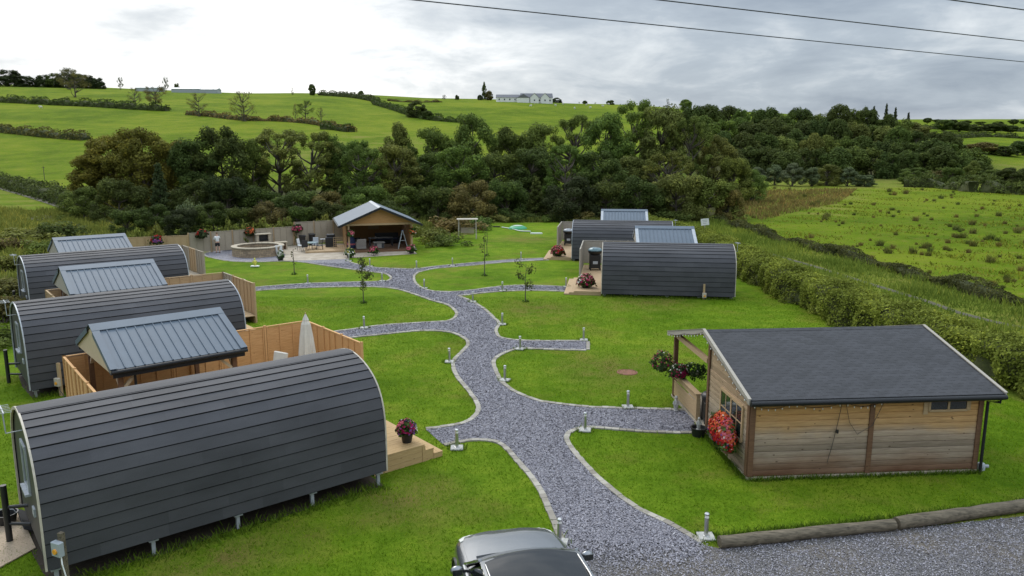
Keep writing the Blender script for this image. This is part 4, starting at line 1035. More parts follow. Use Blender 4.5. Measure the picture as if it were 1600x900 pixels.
part('top_tray', MB().box((0, 0, 1.63), (.22, .3, .04)), 'blue', r); part('brace', MB().bar((-.24, 0, .72), (.24, 0, .72), .05), 'pvc', r)
x, y = PV(.42, 1.9); r = thing('covered_bike', 'pink and blue covered object beside the left pavilion post', 'cover', (x, y, .16), PVy)
part('cover', MB().lathe([(.35, 0), (.38, .3), (.28, .8), (.12, 1.05), (.001, 1.1)], 12), 'blue', r, smooth=60); part('band', MB().lathe([(.385, .28), (.375, .42), (.36, .42)], 12), plain('pink_cloth', (.45, .12, .14), .8), r, smooth=60)
for lab, px, py, col in (('hanging basket of pink flowers on the left front pavilion post', 548, 365, PNK), ('hanging basket of orange flowers on the right front pavilion post', 645, 361, ORG)):
    X, Y, Z = at(px, py, PV(0, -.3)[1] if px < 600 else PV(5.6, -.3)[1])
    flowers('hanging_basket', lab, 'flower basket', (X, Y - .05, Z - .3), .33, .28, [(col, .5, (0, 0, 0)), (WHT, .08, (0, 0, 0))], 'basket', 240, (.2, .18), leaf=.07)
for lab, px, py, cols, k in (('dark pot of yellow and white flowers at the patio corner', 546.5, 402.5, [((.6, .5, .1), .3, (0, 0, .3)), (WHT, .3, (0, 0, .3))], 'pot'), ('low iron stand of pink flowers in front of the pavilion', 585, 399, [(PNK, .3, (0, 0, .3)), (MAG, .2, (0, 0, 0))], 'stand'),
                      ('leafy planter of pale pink flowers at the right pavilion corner', 643, 396, [(PNK, .3, (.6, 0, .3)), (WHT, .1, (0, 0, .2))], 'pot'), ('small dark pot of white flowers by the stone fire pit', 438.5, 407, [(WHT, .3, (0, 0, .4))], 'pot')):
    x, y = G(px, py, .02); flowers('flower_planter', lab, 'flower pot', (x, y, .02), .42 if px != 438.5 else .25, .3, cols, k, 240, (.26, .32), leaf=.07)
# ================================================================== BACK FENCE, FIRE PIT, PATIO
for lab, p, q, zt, w in (('low tan lap fence behind the pod nearest the fire pit', (-33.8, 62.6), (-27.65, 65.15), 1.62, ['tan_wood']),
                         ('long grey lap fence behind the stone fire pit', (-27.6, 65.2), (-20.3, 71.0), 1.78, ['grey_wood']), ('taller grey lap fence between the fire pit and the pavilion', (-20.2, 71.1), (-15.5, 74.2), 2.15, ['grey_wood'])):
    r = thing('garden_fence', lab, 'fence', (0, 0, 0)); fence_run(r, p, q, .04, zt, w, postwood='tan_wood')
fpx, fpy = -21.62, 64.9
r = thing('fire_pit', 'round coursed stone fire pit with a flat coping', 'fire pit', (fpx, fpy, 0))
def ringuv(prof, n, name, mat, parent):
    mb = MB(); mb.lathe(prof, n, closed=True); o = part(name, mb, mat, parent)
    uv = o.data.uv_layers.new(name='UVMap'); 
    for l in o.data.loops:
        v = o.data.vertices[l.vertex_index].co; uv.data[l.index].uv = ((math.atan2(v.y, v.x) + math.pi) * 2.1 if True else 0, v.z)
    return o
ringuv([(2.1, 0), (2.1, .72), (1.75, .72), (1.75, 0)], 48, 'wall', 'stone', r)
mb = MB()
for i in range(22):
    a0, a1 = 2 * math.pi * i / 22 + .008, 2 * math.pi * (i + 1) / 22 - .008
    f = lambda a, rr, z: (rr * math.cos(a), rr * math.sin(a), z); am = (a0 + a1) / 2
    top = [f(a0, 1.7, .8), f(am, 1.7, .8), f(a1, 1.7, .8), f(a1, 2.17, .8), f(am, 2.17, .8), f(a0, 2.17, .8)]; bot = [(p[0], p[1], .722) for p in top]
    mb.add(top + bot, [(0, 1, 2, 3, 4, 5), (11, 10, 9, 8, 7, 6)] + [(k, (k + 1) % 6, 6 + (k + 1) % 6, 6 + k) for k in range(6)])
part('coping', mb, 'coping', r); part('ash_bed', MB().lathe([(1.74, .12), (1.0, .16), (.001, .17)], 24), 'soil', r)
r = thing('outdoor_oven', 'stone built outdoor oven with dark opening behind the fire pit', 'oven', (-22.35, 68.55, 0), R(35))
mb = MB(); mb.bb((-.65, -.3, 0), (.65, .3, .72)); mb.bb((-.65, -.3, .72), (-.42, .3, 1.32)); mb.bb((.42, -.3, .72), (.65, .3, 1.32)); mb.bb((-.42, .18, .72), (.42, .3, 1.32)); part('surround', mb, 'coping', r)
part('slab', MB().bb((-.72, -.36, 1.325), (.72, .34, 1.4)), 'coping', r); part('grate', MB().bb((-.41, -.28, .8), (.41, .17, .83)), 'black', r); part('firebox', MB().bb((-.41, -.05, .84), (.41, .17, 1.3)), 'black', r)
r = thing('log_store', 'low stone log store with dark front beside the outdoor oven', 'log store', (-20.65, 68.2, 0), R(30))
mb = MB(); mb.bb((-.5, -.25, 0), (-.38, .25, .62)); mb.bb((.38, -.25, 0), (.5, .25, .62)); mb.bb((-.38, .15, 0), (.38, .25, .62)); part('surround', mb, 'coping', r); part('slab', MB().bb((-.55, -.3, .625), (.55, .3, .7)), 'coping', r)
mb = MB()
for i in range(5):
    for j in range(3): mb.tube([(-.3 + i * .15, -.2, .1 + j * .15), (-.3 + i * .15, .1, .1 + j * .15)], .06, 7)
part('logs', mb, 'brown_wood', r)
def garden_chair(label, loc, rz, mat, frame, group='garden chairs round the patio table'):
    r = thing('garden_chair', label, 'chair', loc, rz, group)
    part('seat', MB().bb((-.25, -.25, .43), (.25, .25, .47)), mat, r, bevel=.01); part('backrest', MB().box((0, .27, .75), (.5, .04, .6), rx=R(-10)), mat, r, bevel=.02)
    for sx in (-1, 1):
        for sy in (-1, 1):
            mb = MB(); mb.tube([(sx * .24, sy * .24, .45), (sx * .27, sy * .29, 0)], .016, 6); part('leg', mb, frame, r)
        mb = MB(); mb.tube([(sx * .27, -.24, .45), (sx * .28, -.24, .66), (sx * .28, .26, .68)], .016, 6); part('arm', mb, frame, r)
    return r
tx, ty = G(486, 392)
r = thing('patio_table', 'round dark patio table between four chairs', 'table', (tx, ty, .02))
part('top', MB().lathe([(.001, .74), (.6, .74), (.62, .72), (.6, .70), (.001, .70)], 24), 'teal', r, smooth=40)
for k in range(4):
    a = k * math.pi / 2 + .6; mb = MB(); mb.tube([(.3 * math.cos(a), .3 * math.sin(a), .7), (.45 * math.cos(a), .45 * math.sin(a), 0)], .02, 6); part('leg', mb, 'black', r)
garden_chair('white backed garden chair at the left of the patio table', (tx - .85, ty + .1, .02), R(80), 'white', 'black')
garden_chair('dark garden chair at the front of the patio table', (tx - .3, ty - .85, .02), R(195), 'char', 'black')
garden_chair('dark garden chair at the right of the patio table', (tx + .8, ty - .1, .02), R(-80), 'char', 'black')
garden_chair('pale garden chair on the far side of the patio table', (tx + .15, ty + .9, .02), R(0), 'galv', 'galv')
x, y = G(437, 400); r = thing('tub_chair', 'white plastic tub chair beside the stone fire pit', 'chair', (x, y, .02), R(70))
part('tub', MB().lathe([(.2, 0), (.26, .2), (.33, .42), (.001, .40)], 18), 'white', r, smooth=40)
mb = MB(); vs = []
for i in range(13):
    a = R(-10 + 200 * i / 12); vs += [(.33 * math.cos(a), .33 * math.sin(a), .42), (.36 * math.cos(a), .36 * math.sin(a), .85), (.32 * math.cos(a), .32 * math.sin(a), .85), (.29 * math.cos(a), .29 * math.sin(a), .42)]
mb.add(vs, [(4 * i + j, 4 * i + (j + 1) % 4, 4 * i + 4 + (j + 1) % 4, 4 * i + 4 + j) for i in range(12) for j in range(4)]); part('backrest', mb, 'white', r, smooth=50)
def bin_(label, loc, rz, h=.9):
    r = thing('waste_bin', label, 'bin', loc, rz); part('body', MB().prism([(-.22, -.24), (.22, -.24), (.26, .26), (-.26, .26)], 0, h, lambda p, q, d: (p * (.8 + .2 * d / h), q * (.8 + .2 * d / h), d)), 'black', r, bevel=.02)
    part('lid', MB().box((0, 0, h + .04), (.56, .56, .07), rx=R(4)), 'black', r, bevel=.02)
bin_('square black bin by the fence, left of a matching bin', (-19.35, 70.6, .02), R(30)); bin_('square black bin by the fence, right of a matching bin', (-18.6, 71.1, .02), R(30), 1.0)
x, y = G(517.5, 388); r = thing('covered_barbecue', 'barbecue under a black cover left of the pavilion', 'barbecue cover', (x, y + .0, .02), R(16))
part('cover', MB().prism([(-.5, -.32), (.5, -.32), (.5, .32), (-.5, .32)], 0, 1.05, lambda p, q, d: (p * (1.0 - .08 * d), q * (1 - .1 * d), d)), 'black', r, bevel=.08); part('hood', MB().prism([(-.38, -.24), (.38, -.24), (.38, .24), (-.38, .24)], 1.055, 1.28, lambda p, q, d: (p * (1.35 - .3 * d), q * (1.35 - .35 * d), d)), 'black', r, bevel=.06)
part('side_shelf', MB().bb((-.95, -.22, .82), (-.52, .22, .86)), 'galv', r)
for lab, px, py, cols in (('red hanging basket on the tan fence behind the rear pod', 246, 374, [(RED, .5, (.5, 0, .2)), (PUR, .25, (-.6, 0, 0))]), ('hanging basket with one red clump on the grey fence beside the person', 316, 365, [(RED, .35, (.5, 0, .5))]),
                          ('orange hanging basket on the grey fence above the fire pit', 391.5, 361, [(ORG, .6, (0, 0, .3)), (RED, .15, (0, 0, .3))]), ('pink and purple hanging basket where the grey fence steps up', 465, 356, [(PNK, .3, (0, 0, 0)), (MAG, .4, (0, 0, 0))])):
    fx = {246: (-30.2, 63.6), 316: (-26.6, 65.55), 391.5: (-22.95, 68.4), 465: (-19.6, 71.0)}[px]
    X, Y, Z = at(px, py, fx[1]); flowers('hanging_basket', lab, 'flower basket', (X, Y - .1, Z - .42), .45, .36, cols, 'basket', 300, (.28, .22), 'hanging baskets on the fence', leaf=.075, folcol=(.05, .07, .035))
# swing seat
x, y = G(730.5, 372.5); r = thing('swing_seat', 'weathered timber swing seat with slatted top on the far lawn', 'swing seat', (x, y, 0), R(3))
for s in (-1, 1):
    for yy in (-.35, .35):
        mb = MB(); mb.bar((s * .88, yy * 1.5, 0), (s * .85, yy * .8, 1.85), .1); part('post', mb, 'grey_wood2', r)
    mb = MB(); mb.bar((s * .85, -.7, 1.88), (s * .85, .7, 1.88), .09); part('side_beam', mb, 'grey_wood2', r)
mb = MB()
for i in range(6): mb.bb((-1.05, -.62 + i * .22, 1.935), (1.05, -.45 + i * .22, 1.97))
part('slat_top', mb, 'cream_trim', r)
part('seat', MB().bb((-.68, -.28, .42), (.68, .22, .47)), 'brown_wood', r)
mb = MB()
for i in range(5): mb.box((0, .27 + i * .02, .56 + i * .11), (1.36, .03, .085), rx=R(-10))
part('backrest', mb, 'grey_wood', r)
for s in (-1, 1):
    mb = MB(); mb.tube([(s * .7, -.2, .47), (s * .72, 0, 1.86)], .015, 5); mb.tube([(s * .7, .25, .9), (s * .72, 0, 1.86)], .015, 5); part('chain', mb, 'black', r)
# crazy-golf mats on the far lawn
gx, gy = G(800, 357); r = thing('lawn_mat', 'pale green ribbon shaped mat lying on the far lawn', 'mat', (gx, gy, 0))
mb = MB(); ln = smooth_line([G(784, 355.5), G(800, 358), (.35, 84.6), G(814, 361.5), G(829, 362)], .4)
vs = []
for i, p in enumerate(ln): vs += [(p[0] - gx, p[1] - gy - .32, .03), (p[0] - gx, p[1] - gy + .32, .03), (p[0] - gx, p[1] - gy + .32, .07), (p[0] - gx, p[1] - gy - .32, .07)]
mb.add(vs, [(4 * i + j, 4 * i + (j + 1) % 4, 4 * i + 4 + (j + 1) % 4, 4 * i + 4 + j) for i in range(len(ln) - 1) for j in range(4)]); part('mat', mb, 'sage', r)
part('border', MB().tube([(vs[4 * i][0], vs[4 * i][1] - .03, .08) for i in range(len(ln))], .03, 6), 'white', r)
x, y = G(809, 357.5); r = thing('green_mound', 'dark green plastic mound with pale top on the far lawn', 'play mound', (x, y, 0))
part('mound', MB().lathe([(1.05, 0), (1.0, .15), (.7, .32), (.001, .36)], 24), 'green_p', r, smooth=50); part('cap', MB().lathe([(.55, .365), (.4, .40), (.001, .41)], 20), 'sage', r, smooth=50)
x, y = G(838, 365); r = thing('lawn_mat', 'small pale rectangular mat right of the green mound', 'mat', (x, y, 0)); part('mat', MB().bb((-.6, -.45, .02), (.6, .45, .08)), 'sage', r); part('border', MB().bb((-.65, -.5, .01), (.65, -.46, .12)), 'white', r)
x, y = G(776, 355); r = thing('dark_plank', 'short dark plank left of the green mound on the lawn', 'plank', (x, y, 0)); part('plank', MB().bb((-.4, -.1, .02), (.4, .1, .12)), 'black', r); part('bearer', MB().bb((-.3, -.14, .005), (-.2, .14, .02)), 'black', r)
# ornament, manhole
x, y = G(398.5, 417.5); r = thing('garden_ornament', 'small yellow figure on a white slab on the lawn', 'ornament', (x, y, 0))
part('slab', MB().box((0, 0, .08), (.62, .3, .1)), 'white', r, bevel=.02); yl = plain('yellow_paint', (.62, .58, .10), .5)
part('body', MB().lathe([(.06, .13), (.1, .25), (.12, .4), (.07, .55), (.001, .58)], 12), yl, r, smooth=50); part('head', MB().ball((0, 0, .64), (.075, .085)), yl, r, smooth=60)
for s in (-1, 1): part('wing', MB().box((s * .13, 0, .4), (.03, .12, .2), ry=R(s * 14)), yl, r)
x, y = G(980, 582); r = thing('manhole_cover', 'rust brown round manhole cover in the lawn left of the cabin', 'manhole', (x, y, 0)); part('cover', MB().lathe([(.36, .0), (.36, .02), (.34, .028), (.001, .03)], 24), 'rust', r); part('rim', MB().lathe([(.37, 0), (.37, .032), (.42, .024), (.43, 0)], 24), 'rust', r)
# ================================================================== BOLLARD LIGHTS
def make_bollard(label):
    r = thing('bollard_light', label, 'bollard light', (0, 0, 0), 0, 'steel bollard lights along the paths')
    part('slab', MB().box((0, 0, .025), (.38, .38, .05)), 'conc', r, bevel=.012)
    part('post', MB().lathe([(.075, .05), (.075, .06), (.052, .065), (.052, .50), (.001, .5)], 16), 'steel', r, smooth=40)
    part('lens', MB().lathe([(.046, .50), (.046, .565), (.001, .565)], 16), 'bulb', r, smooth=40)
    part('cap', MB().lathe([(.056, .565), (.058, .60), (.04, .62), (.001, .625)], 16), 'steel', r, smooth=40)
    return r
BOL = [(1103, 840, 'bollard light by the end of the log edging, nearest the camera'), (874, 849, 'bollard light just in front of the grey car'), (981, 637, 'bollard light on the lawn edge left of the cabin porch'),
 (914, 673, 'bollard light on the lower side of the path to the cabin'), (714, 701, 'bollard light beside the steps of the nearest pod'), (789, 595, 'bollard light below the mouth of the short dead end path'),
 (702, 566, 'bollard light on the left lawn where the main path narrows'), (785, 507.5, 'bollard light on the right bank above the dead end path'), (812.5, 546, 'bollard light at the lower mouth of the dead end path'),
 (912, 532, 'bollard light at the blind tip of the dead end path'), (569, 513, 'bollard light beside the path near the orange fence'), (739, 472, 'bollard light at the pointed lawn tip where the path forks right'),
 (785, 455, 'bollard light halfway along the path to the pod beyond the cabin'), (884.5, 448.5, 'bollard light beside the deck steps beyond the log cabin'), (663, 451, 'bollard light inside the rounded bend below the pavilion'),
 (481, 443.5, 'bollard light halfway along the path to the middle left pod'), (597, 439.5, 'bollard light at the rounded lawn end below the pavilion path'), (383, 451.5, 'bollard light at the fence corner of the middle left pod'),
 (707, 415.5, 'bollard light beside the narrow path below the swing seat'), (814, 405.5, 'bollard light near the end of the path to the farthest pod'), (545.5, 408, 'bollard light beside the planter at the patio corner'),
 (578, 416.5, 'bollard light on the lawn edge below the pavilion front'), (651, 420.3, 'bollard light at the mouth of the path to the farthest pod')]
b0 = None
for i, (px, py, lab) in enumerate(BOL):
    x, y = G(px, py)
    if b0 is None: b0 = make_bollard(lab); b0.location = (x, y, .006)
    else: dup(b0, (x, y, .006), random.uniform(-.4, .4), lab)
# ================================================================== LOGS, POSTS, BITS
def log(label, p, q, rad):
    r = thing('edging_log', label, 'log', ((p[0] + q[0]) / 2, (p[1] + q[1]) / 2, 0)); c = r.location
    n = 14; pts = []; rr = []
    for i in range(n + 1):
        t = i / n; pts.append((p[0] + (q[0] - p[0]) * t - c[0], p[1] + (q[1] - p[1]) * t - c[1] + random.uniform(-.015, .015), rad * .92)); rr.append(rad * random.uniform(.95, 1.05))
    mb = MB(); mb.tube(pts, rr, 14); part('trunk', mb, 'log', r, smooth=50)
    return r
log('long weathered log edging the yard, next to the bollard light', G(1124, 849, .1), G(1396, 821, .1), .14); log('weathered log edging the yard, running out at the right', G(1400, 820.5, .1), (14.2, 18.35), .155)
def meter(label, px, py, h, boxz, rz, big=True):
    x, y = px, py; r = thing('electric_post', label, 'electric post', (x, y, 0), rz, 'electric hook up posts')
    part('post', MB().box((0, 0, h / 2), (.11, .09, h)), 'log' if big else 'tan_wood', r)
    part('box', MB().box((0, -.1, boxz), (.24, .12, .3)), 'pvc' if big else 'cream_trim', r, bevel=.01)
    mb = MB(); mb.lathe([(.055, 0), (.055, .03), (.001, .03)], 14); mb.v = [(p[0] + .01, -.162 - p[2], boxz + p[1] - .03) for p in mb.v]; part('switch', mb, 'orange', r)
    mb = MB(); mb.tube([(.05, -.08, boxz - .15), (.12, -.12, boxz - .3), (.32, -.1, .04), (.42, .05, .02)], .014, 6); part('cable', mb, 'white' if big else 'black', r)
meter('electric post with grey box and orange switch by the nearest pod', -9.02, 14.22, 1.42, 1.12, R(-25)); meter('tall wooden electric post with cream box by the middle left pod', *L2W(2, -6.95, -2.12), 1.25, .55, R(-25), False); meter('short wooden electric post in front of the pod beyond the cabin', *L2W(4, -6.05, -2.05), .95, .28, 0, False)
bx = [G(0, 806), G(30, 800), G(56, 858), G(0, 889), (-13.3, 15.3), (-14.2, 17.5)]
r = thing('plywood_sheet', 'bare plywood sheet lying on the grass by the nearest pod', 'board', (0, 0, 0))
mb = MB(); mb.prism(bx, .02, .045, lambda p, q, d: (p, q, d)); part('sheet', mb, 'board', r); part('batten', MB().bar((-12.9, 15.6, .012), (-11.6, 17.2, .012), .06, .014), 'log', r)
x, y = G(11, 819); r = thing('plastic_tub', 'black plastic tub standing on the plywood sheet', 'tub', (x, y, .05)); part('tub', MB().lathe([(.2, 0), (.25, .24), (.27, .25), (.24, .25), (.19, .04), (.001, .04)], 16), 'black', r, smooth=40)
mb = MB(); mb.tube([(-.26, 0, .24), (-.2, 0, .34), (.2, 0, .34), (.26, 0, .24)], .01, 5); part('handle', mb, 'galv', r)
x, y = G(45, 826); r = thing('felt_offcut', 'dark sheet of felt leaning at the rear of the nearest pod', 'offcut', (x, y, 0), R(39)); part('sheet', MB().box((0.0, .25, .12), (.3, 1.3, .02), ry=R(32)), 'felt_edge', r); part('batten', MB().bar((.12, -.4, .22), (.12, .9, .22), .04), 'galv', r)
# parasol and chair on the nearest deck
r = thing('closed_parasol', 'closed cream parasol inside the orange fence', 'parasol', (-7.68, 27.9, .52))
mb = MB()
k = 16; prf = [(.30, .75), (.29, .9), (.23, 1.5), (.16, 2.0), (.10, 2.12), (.11, 2.16), (.03, 2.36), (.001, 2.4)]
for rr, z in prf: mb.v += [((rr * (1 + .13 * math.cos(8 * 2 * math.pi * j / k))) * math.cos(2 * math.pi * j / k), rr * (1 + .13 * math.cos(8 * 2 * math.pi * j / k)) * math.sin(2 * math.pi * j / k), z) for j in range(k)]
for i in range(len(prf) - 1):
    for j in range(k): mb.f.append([i * k + j, i * k + (j + 1) % k, (i + 1) * k + (j + 1) % k, (i + 1) * k + j]); mb.m.append(0)
part('canopy', mb, 'cloth', r); mb = MB(); mb.tube([(0, 0, .08), (0, 0, 2.44)], .022, 8); part('pole', mb, 'tan_wood', r); part('base', MB().lathe([(.25, 0), (.25, .06), (.05, .1), (.001, .1)], 16), 'conc', r, smooth=40)
x, y = G(428, 556, 1.35); r = thing('lounge_chair', 'white cushioned chair on the nearest deck inside the orange fence', 'chair', (x, y, .52), R(-30))
part('frame', MB().bb((-.35, -.35, 0), (.35, .35, .3)), 'white', r); part('cushion', MB().bb((-.3, -.33, .305), (.3, .25, .42)), 'cloth', r, bevel=.02); part('backrest', MB().box((0, .3, .6), (.68, .12, .6), rx=R(-12)), 'cloth', r, bevel=.03)
for s in (-1, 1): part('arm', MB().bb((s * .35, -.35, .3), (s * .27, .3, .52)), 'white', r)
# sign at the hedge end
x, y = G(1083, 352); r = thing('notice_sign', 'small pale square sign on a post at the end of the hedge', 'sign', (21.0, 83.5, 0), R(-12)); part('panel', MB().box((0, 0, 1.0), (.85, .03, .72), ry=R(-7)), 'white', r); part('post', MB().bb((-.05, .02, 0), (.05, .1, 1.3)), 'grey_wood', r)
mb = MB()
for i in range(3): mb.box((-.02, -.019, 1.2 - i * .17), (.55 - .1 * i, .006, .05), ry=R(-7))
part('panel_marks', mb, 'galv', r)
# power lines
for i, (p, q, lab) in enumerate((((660, 1), (1600, 95), 'lowest overhead power line crossing the sky'), ((1050, 1), (1600, 62), 'middle overhead power line crossing the sky'), ((1510, 1), (1600, 13), 'short overhead power line in the top right corner'))):
    A, B = np.array(G(*p, 13)), np.array(G(*q, 13)); d = (B - A) / np.linalg.norm(B - A); A2, B2 = A - d * 40, B + d * 60
    L = np.linalg.norm(B2 - A2); r = MB(); path = []
    for k in range(33):
        t = k / 32; P = A2 + (B2 - A2) * t; path.append((P[0], P[1], 13 + (t - .5) ** 2 * 1.2 - .05))
    r.tube(path, .017, 6); tag(part('power_line', r, 'wire'), lab, 'power line', 'overhead power lines')
# ================================================================== CAR
def make_car():
    th = R(102.4); root = thing('parked_car', 'dark grey car with black glass roof parked nose to the lawn', 'car', (-.22, 15.36, 0), th); root.scale = (1.01, 1.067, 1.067)
    m, nt, b = newmat('graphite_car_paint'); b.inputs['Base Color'].default_value = (.10, .105, .11, 1); b.inputs['Metallic'].default_value = .8; b.inputs['Roughness'].default_value = .26
    b.inputs['Coat Weight'].default_value = 1; b.inputs['Coat Roughness'].default_value = .04
    f = noise(nt, 900, 1, .5, coord(nt)); nt.links.new(ramp(nt, f, [(.3, (.17, .178, .186)), (.7, (.24, .25, .26))]), b.inputs['Base Color'])
    paint = m; gl = glassy('car_glass', (.010, .012, .014), .05); gl.node_tree.nodes['Principled BSDF'].inputs['Specular IOR Level'].default_value = .32
    xs = [.0, -.06, -.22, -.55, -1.05, -1.55, -2.2, -3.0, -3.8, -4.4, -4.72, -4.85]
    w = [.70, .86, .99, 1.06, 1.085, 1.09, 1.09, 1.09, 1.085, 1.05, .95, .85]
    zt = [.66, .80, .93, 1.00, 1.055, 1.10, 1.13, 1.15, 1.17, 1.18, 1.12, 1.0]
    def sec(x, w, t):
        hp = [(0, t), (.42 * w, t - .004), (.74 * w, t - .03), (.90 * w, t - .075), (.975 * w, t - .15), (w, t - .27), (w * 1.0, .55), (.985 * w, .36), (.93 * w, .26), (.5 * w, .22), (0, .22)]
        return [(x, y, z) for y, z in hp] + [(x, -y, z) for y, z in hp[-2:0:-1]]
    S = [sec(*a) for a in zip(xs, w, zt)]; n = len(S[0]); mb = MB(); mb.v = [p for s in S for p in s]
    mb.f = [[i * n + j, i * n + (j + 1) % n, (i + 1) * n + (j + 1) % n, (i + 1) * n + j] for i in range(len(S) - 1) for j in range(n)] + [list(range(n)), [(len(S) - 1) * n + j for j in range(n)]]
    mb.m = [0] * len(mb.f)
    o = part('body', mb, paint, root, smooth=60); sm = o.modifiers.new('sub', 'SUBSURF'); sm.levels = sm.render_levels = 2
    X = lambda v, tab: float(np.interp(-v, [-q for q in xs], tab))
    def top(x, y, off):
        ww, t = X(x, w), X(x, zt); r_ = abs(y) / ww
        return (x, y, float(np.interp(r_, [0, .42, .74, .90, .975], [t, t - .004, t - .03, t - .075, t - .15])) + off)
    def patch(f0, rows, thick=.012):
        mb = MB(); k = len(rows[0]); V = [p for r in rows for p in r]; mb.v = V + [(p[0], p[1], p[2] - thick) for p in V]; o_ = len(V); nr = len(rows)
        mb.f = [[i * k + j, i * k + j + 1, (i + 1) * k + j + 1, (i + 1) * k + j] for i in range(nr - 1) for j in range(k - 1)]
        mb.f += [[a + o_ for a in f[::-1]] for f in mb.f]
        edge = [(i, i + 1) for i in range(k - 1)] + [(i * k + k - 1, (i + 1) * k + k - 1) for i in range(nr - 1)] + [((nr - 1) * k + i + 1, (nr - 1) * k + i) for i in range(k - 2, -1, -1)] + [((i + 1) * k, i * k) for i in range(nr - 2, -1, -1)]
        mb.f += [[a, a + o_, b_ + o_, b_] for a, b_ in edge]; mb.m = [0] * len(mb.f); return mb
    rows = []
    for i in range(9):
        t = i / 8; rows.append([top(-.20 - 1.34 * t - .10 * (1 - (2 * s / 10 - 1) ** 2) * -0 - (.16 * abs(2 * s / 10 - 1) ** 2.2) * (1 - t), (2 * s / 10 - 1) * X(-.2 - 1.34 * t, w) * .84, .016) for s in range(11)])
    bon = part('bonnet', patch(0, rows), paint, root, smooth=40)
    rows = []
    for i in range(5):
        t = i / 4; x_ = -.85 - .62 * t; rows.append([top(x_, (2 * s / 6 - 1) * (.60 + .16 * t), .046) for s in range(7)])
    part('bonnet_bulge', patch(0, rows, .03), paint, bon, smooth=30)
    rows = [[top(-1.53 - .13 * t, (2 * s / 8 - 1) * .98, .012 + .012 * t) for s in range(9)] for t in (0, .5, 1)]
    part('cowl', patch(0, rows, .01), 'black', root)
    # greenhouse
    ZR = 1.60
    def arc(x, hw, z, crown, bow=0, k=9): return [(x + bow * (1 - (2 * s / (k - 1) - 1) ** 2), (2 * s / (k - 1) - 1) * hw, z + crown * (1 - (2 * s / (k - 1) - 1) ** 2)) for s in range(k)]
    part('windscreen', patch(0, [arc(-1.68, .96, 1.10, .03, .14), arc(-2.05, .90, 1.36, .05, .12), arc(-2.44, .82, 1.535, .06, .10)]), gl, root, smooth=50)
    rf = part('roof', patch(0, [arc(-2.44, .86, 1.54, .06, .10), arc(-2.56, .87, 1.575, .06, .1), arc(-3.4, .86, 1.60, .06, .02), arc(-4.25, .82, 1.56, .055, 0), arc(-4.6, .78, 1.48, .05, -.03)], .05), paint, root, smooth=50)
    part('glass_panel', patch(0, [arc(-2.50, .79, 1.572, .060, .10), arc(-2.7, .80, 1.606, .061, .09), arc(-3.05, .80, 1.612, .061, .055), arc(-3.4, .79, 1.616, .061, .02), arc(-3.85, .78, 1.600, .058, .01), arc(-4.2, .76, 1.58, .055, 0)], .02), gl, rf, smooth=50)
    for s in (-1, 1):
        mb = MB(); mb.tube([(-2.7, s * .80, 1.60), (-3.4, s * .80, 1.635), (-4.3, s * .76, 1.585)], .017, 8); part('roof_rail', mb, 'steel', rf, smooth=50)
        mb = MB(); mb.bar((-1.66, s * .985, 1.09), (-2.46, s * .85, 1.56), .075, .05); part('pillar', mb, paint, root, bevel=.012)
        sw = [(-1.95, s * 1.0, 1.13), (-4.35, s * .98, 1.17), (-4.2, s * .845, 1.52), (-2.62, s * .865, 1.545)]
        mb = MB(); q = [Vector(p) for p in sw]; inn = Vector((0, -s * .03, -.005)); mb.add(q + [p + inn for p in q], [(0, 1, 2, 3), (7, 6, 5, 4), (0, 4, 5, 1), (1, 5, 6, 2), (2, 6, 7, 3), (3, 7, 4, 0)]); part('side_window', mb, gl, root)
        mb = MB(); mb.bar((-3.1, s * 1.0, 1.14), (-3.15, s * .868, 1.56), .07, .03); part('door_pillar', mb, 'black', root)
        mb = MB(); mb.bar((-1.75, s * 1.035, 1.115), (-4.4, s * 1.02, 1.165), .03, .02); part('window_trim', mb, 'steel', root)
        mb = MB(); mb.tube([(-1.98, s * 1.0, 1.12), (-2.0, s * 1.1, 1.15)], .03, 8); mr = part('mirror', mb, 'black', root)
        mb = MB(); mb.ball((0, 0, 0), 1, 14, 10); mb.v = [(-2.0 + p[0] * .085 - (.02 if p[0] < 0 else 0) * 0, s * 1.19 + p[1] * .12, 1.17 + p[2] * .085) for p in mb.v]; part('mirror_cap', mb, paint if s < 0 else paint, mr, smooth=60)
        part('mirror_glass', MB().box((-2.088, s * 1.19, 1.17), (.012, .17, .11)), 'glass', mr)
        mb = MB(); rows = [[top(-.13 - .06 * j - .16 * i / 3, s * (.62 + .10 * i), .004) for j in range(5)] for i in range(4)]; part('headlight', patch(0, rows, .02), 'bulb', root, smooth=50)
        for xw in (-.93, -3.85):
            mb = MB(); mb.lathe([(.22, -.11), (.35, -.105), (.37, -.06), (.37, .06), (.35, .105), (.22, .11)], 26, closed=True); mb.v = [(xw + p[0], s * .97 + p[2], .37 + p[1]) for p in mb.v]; wh = part('wheel', mb, 'black', root, smooth=40)
            mb = MB(); mb.lathe([(.001, .085), (.06, .10), (.2, .09), (.225, .1), (.225, -.08)], 20); mb.v = [(xw + p[0], s * (.97 + p[2]), .37 + p[1]) for p in mb.v]; part('rim', mb, 'steel', wh, smooth=40)
            mb = MB(); k = 14; vs = []
            for j in range(k + 1):
                a = math.pi * j / k; vs += [(xw + .42 * math.cos(a), s * 1.098, .37 + .42 * math.sin(a)), (xw + .37 * math.cos(a), s * 1.094, .37 + .37 * math.sin(a)), (xw + .37 * math.cos(a), s * 1.0, .37 + .37 * math.sin(a)), (xw + .42 * math.cos(a), s * 1.0, .37 + .42 * math.sin(a))]
            mb.add(vs, [(4 * j + c, 4 * j + (c + 1) % 4, 4 * j + 4 + (c + 1) % 4, 4 * j + 4 + c) for j in range(k) for c in range(4)]); part('wheel_arch', mb, 'black', root, smooth=40)
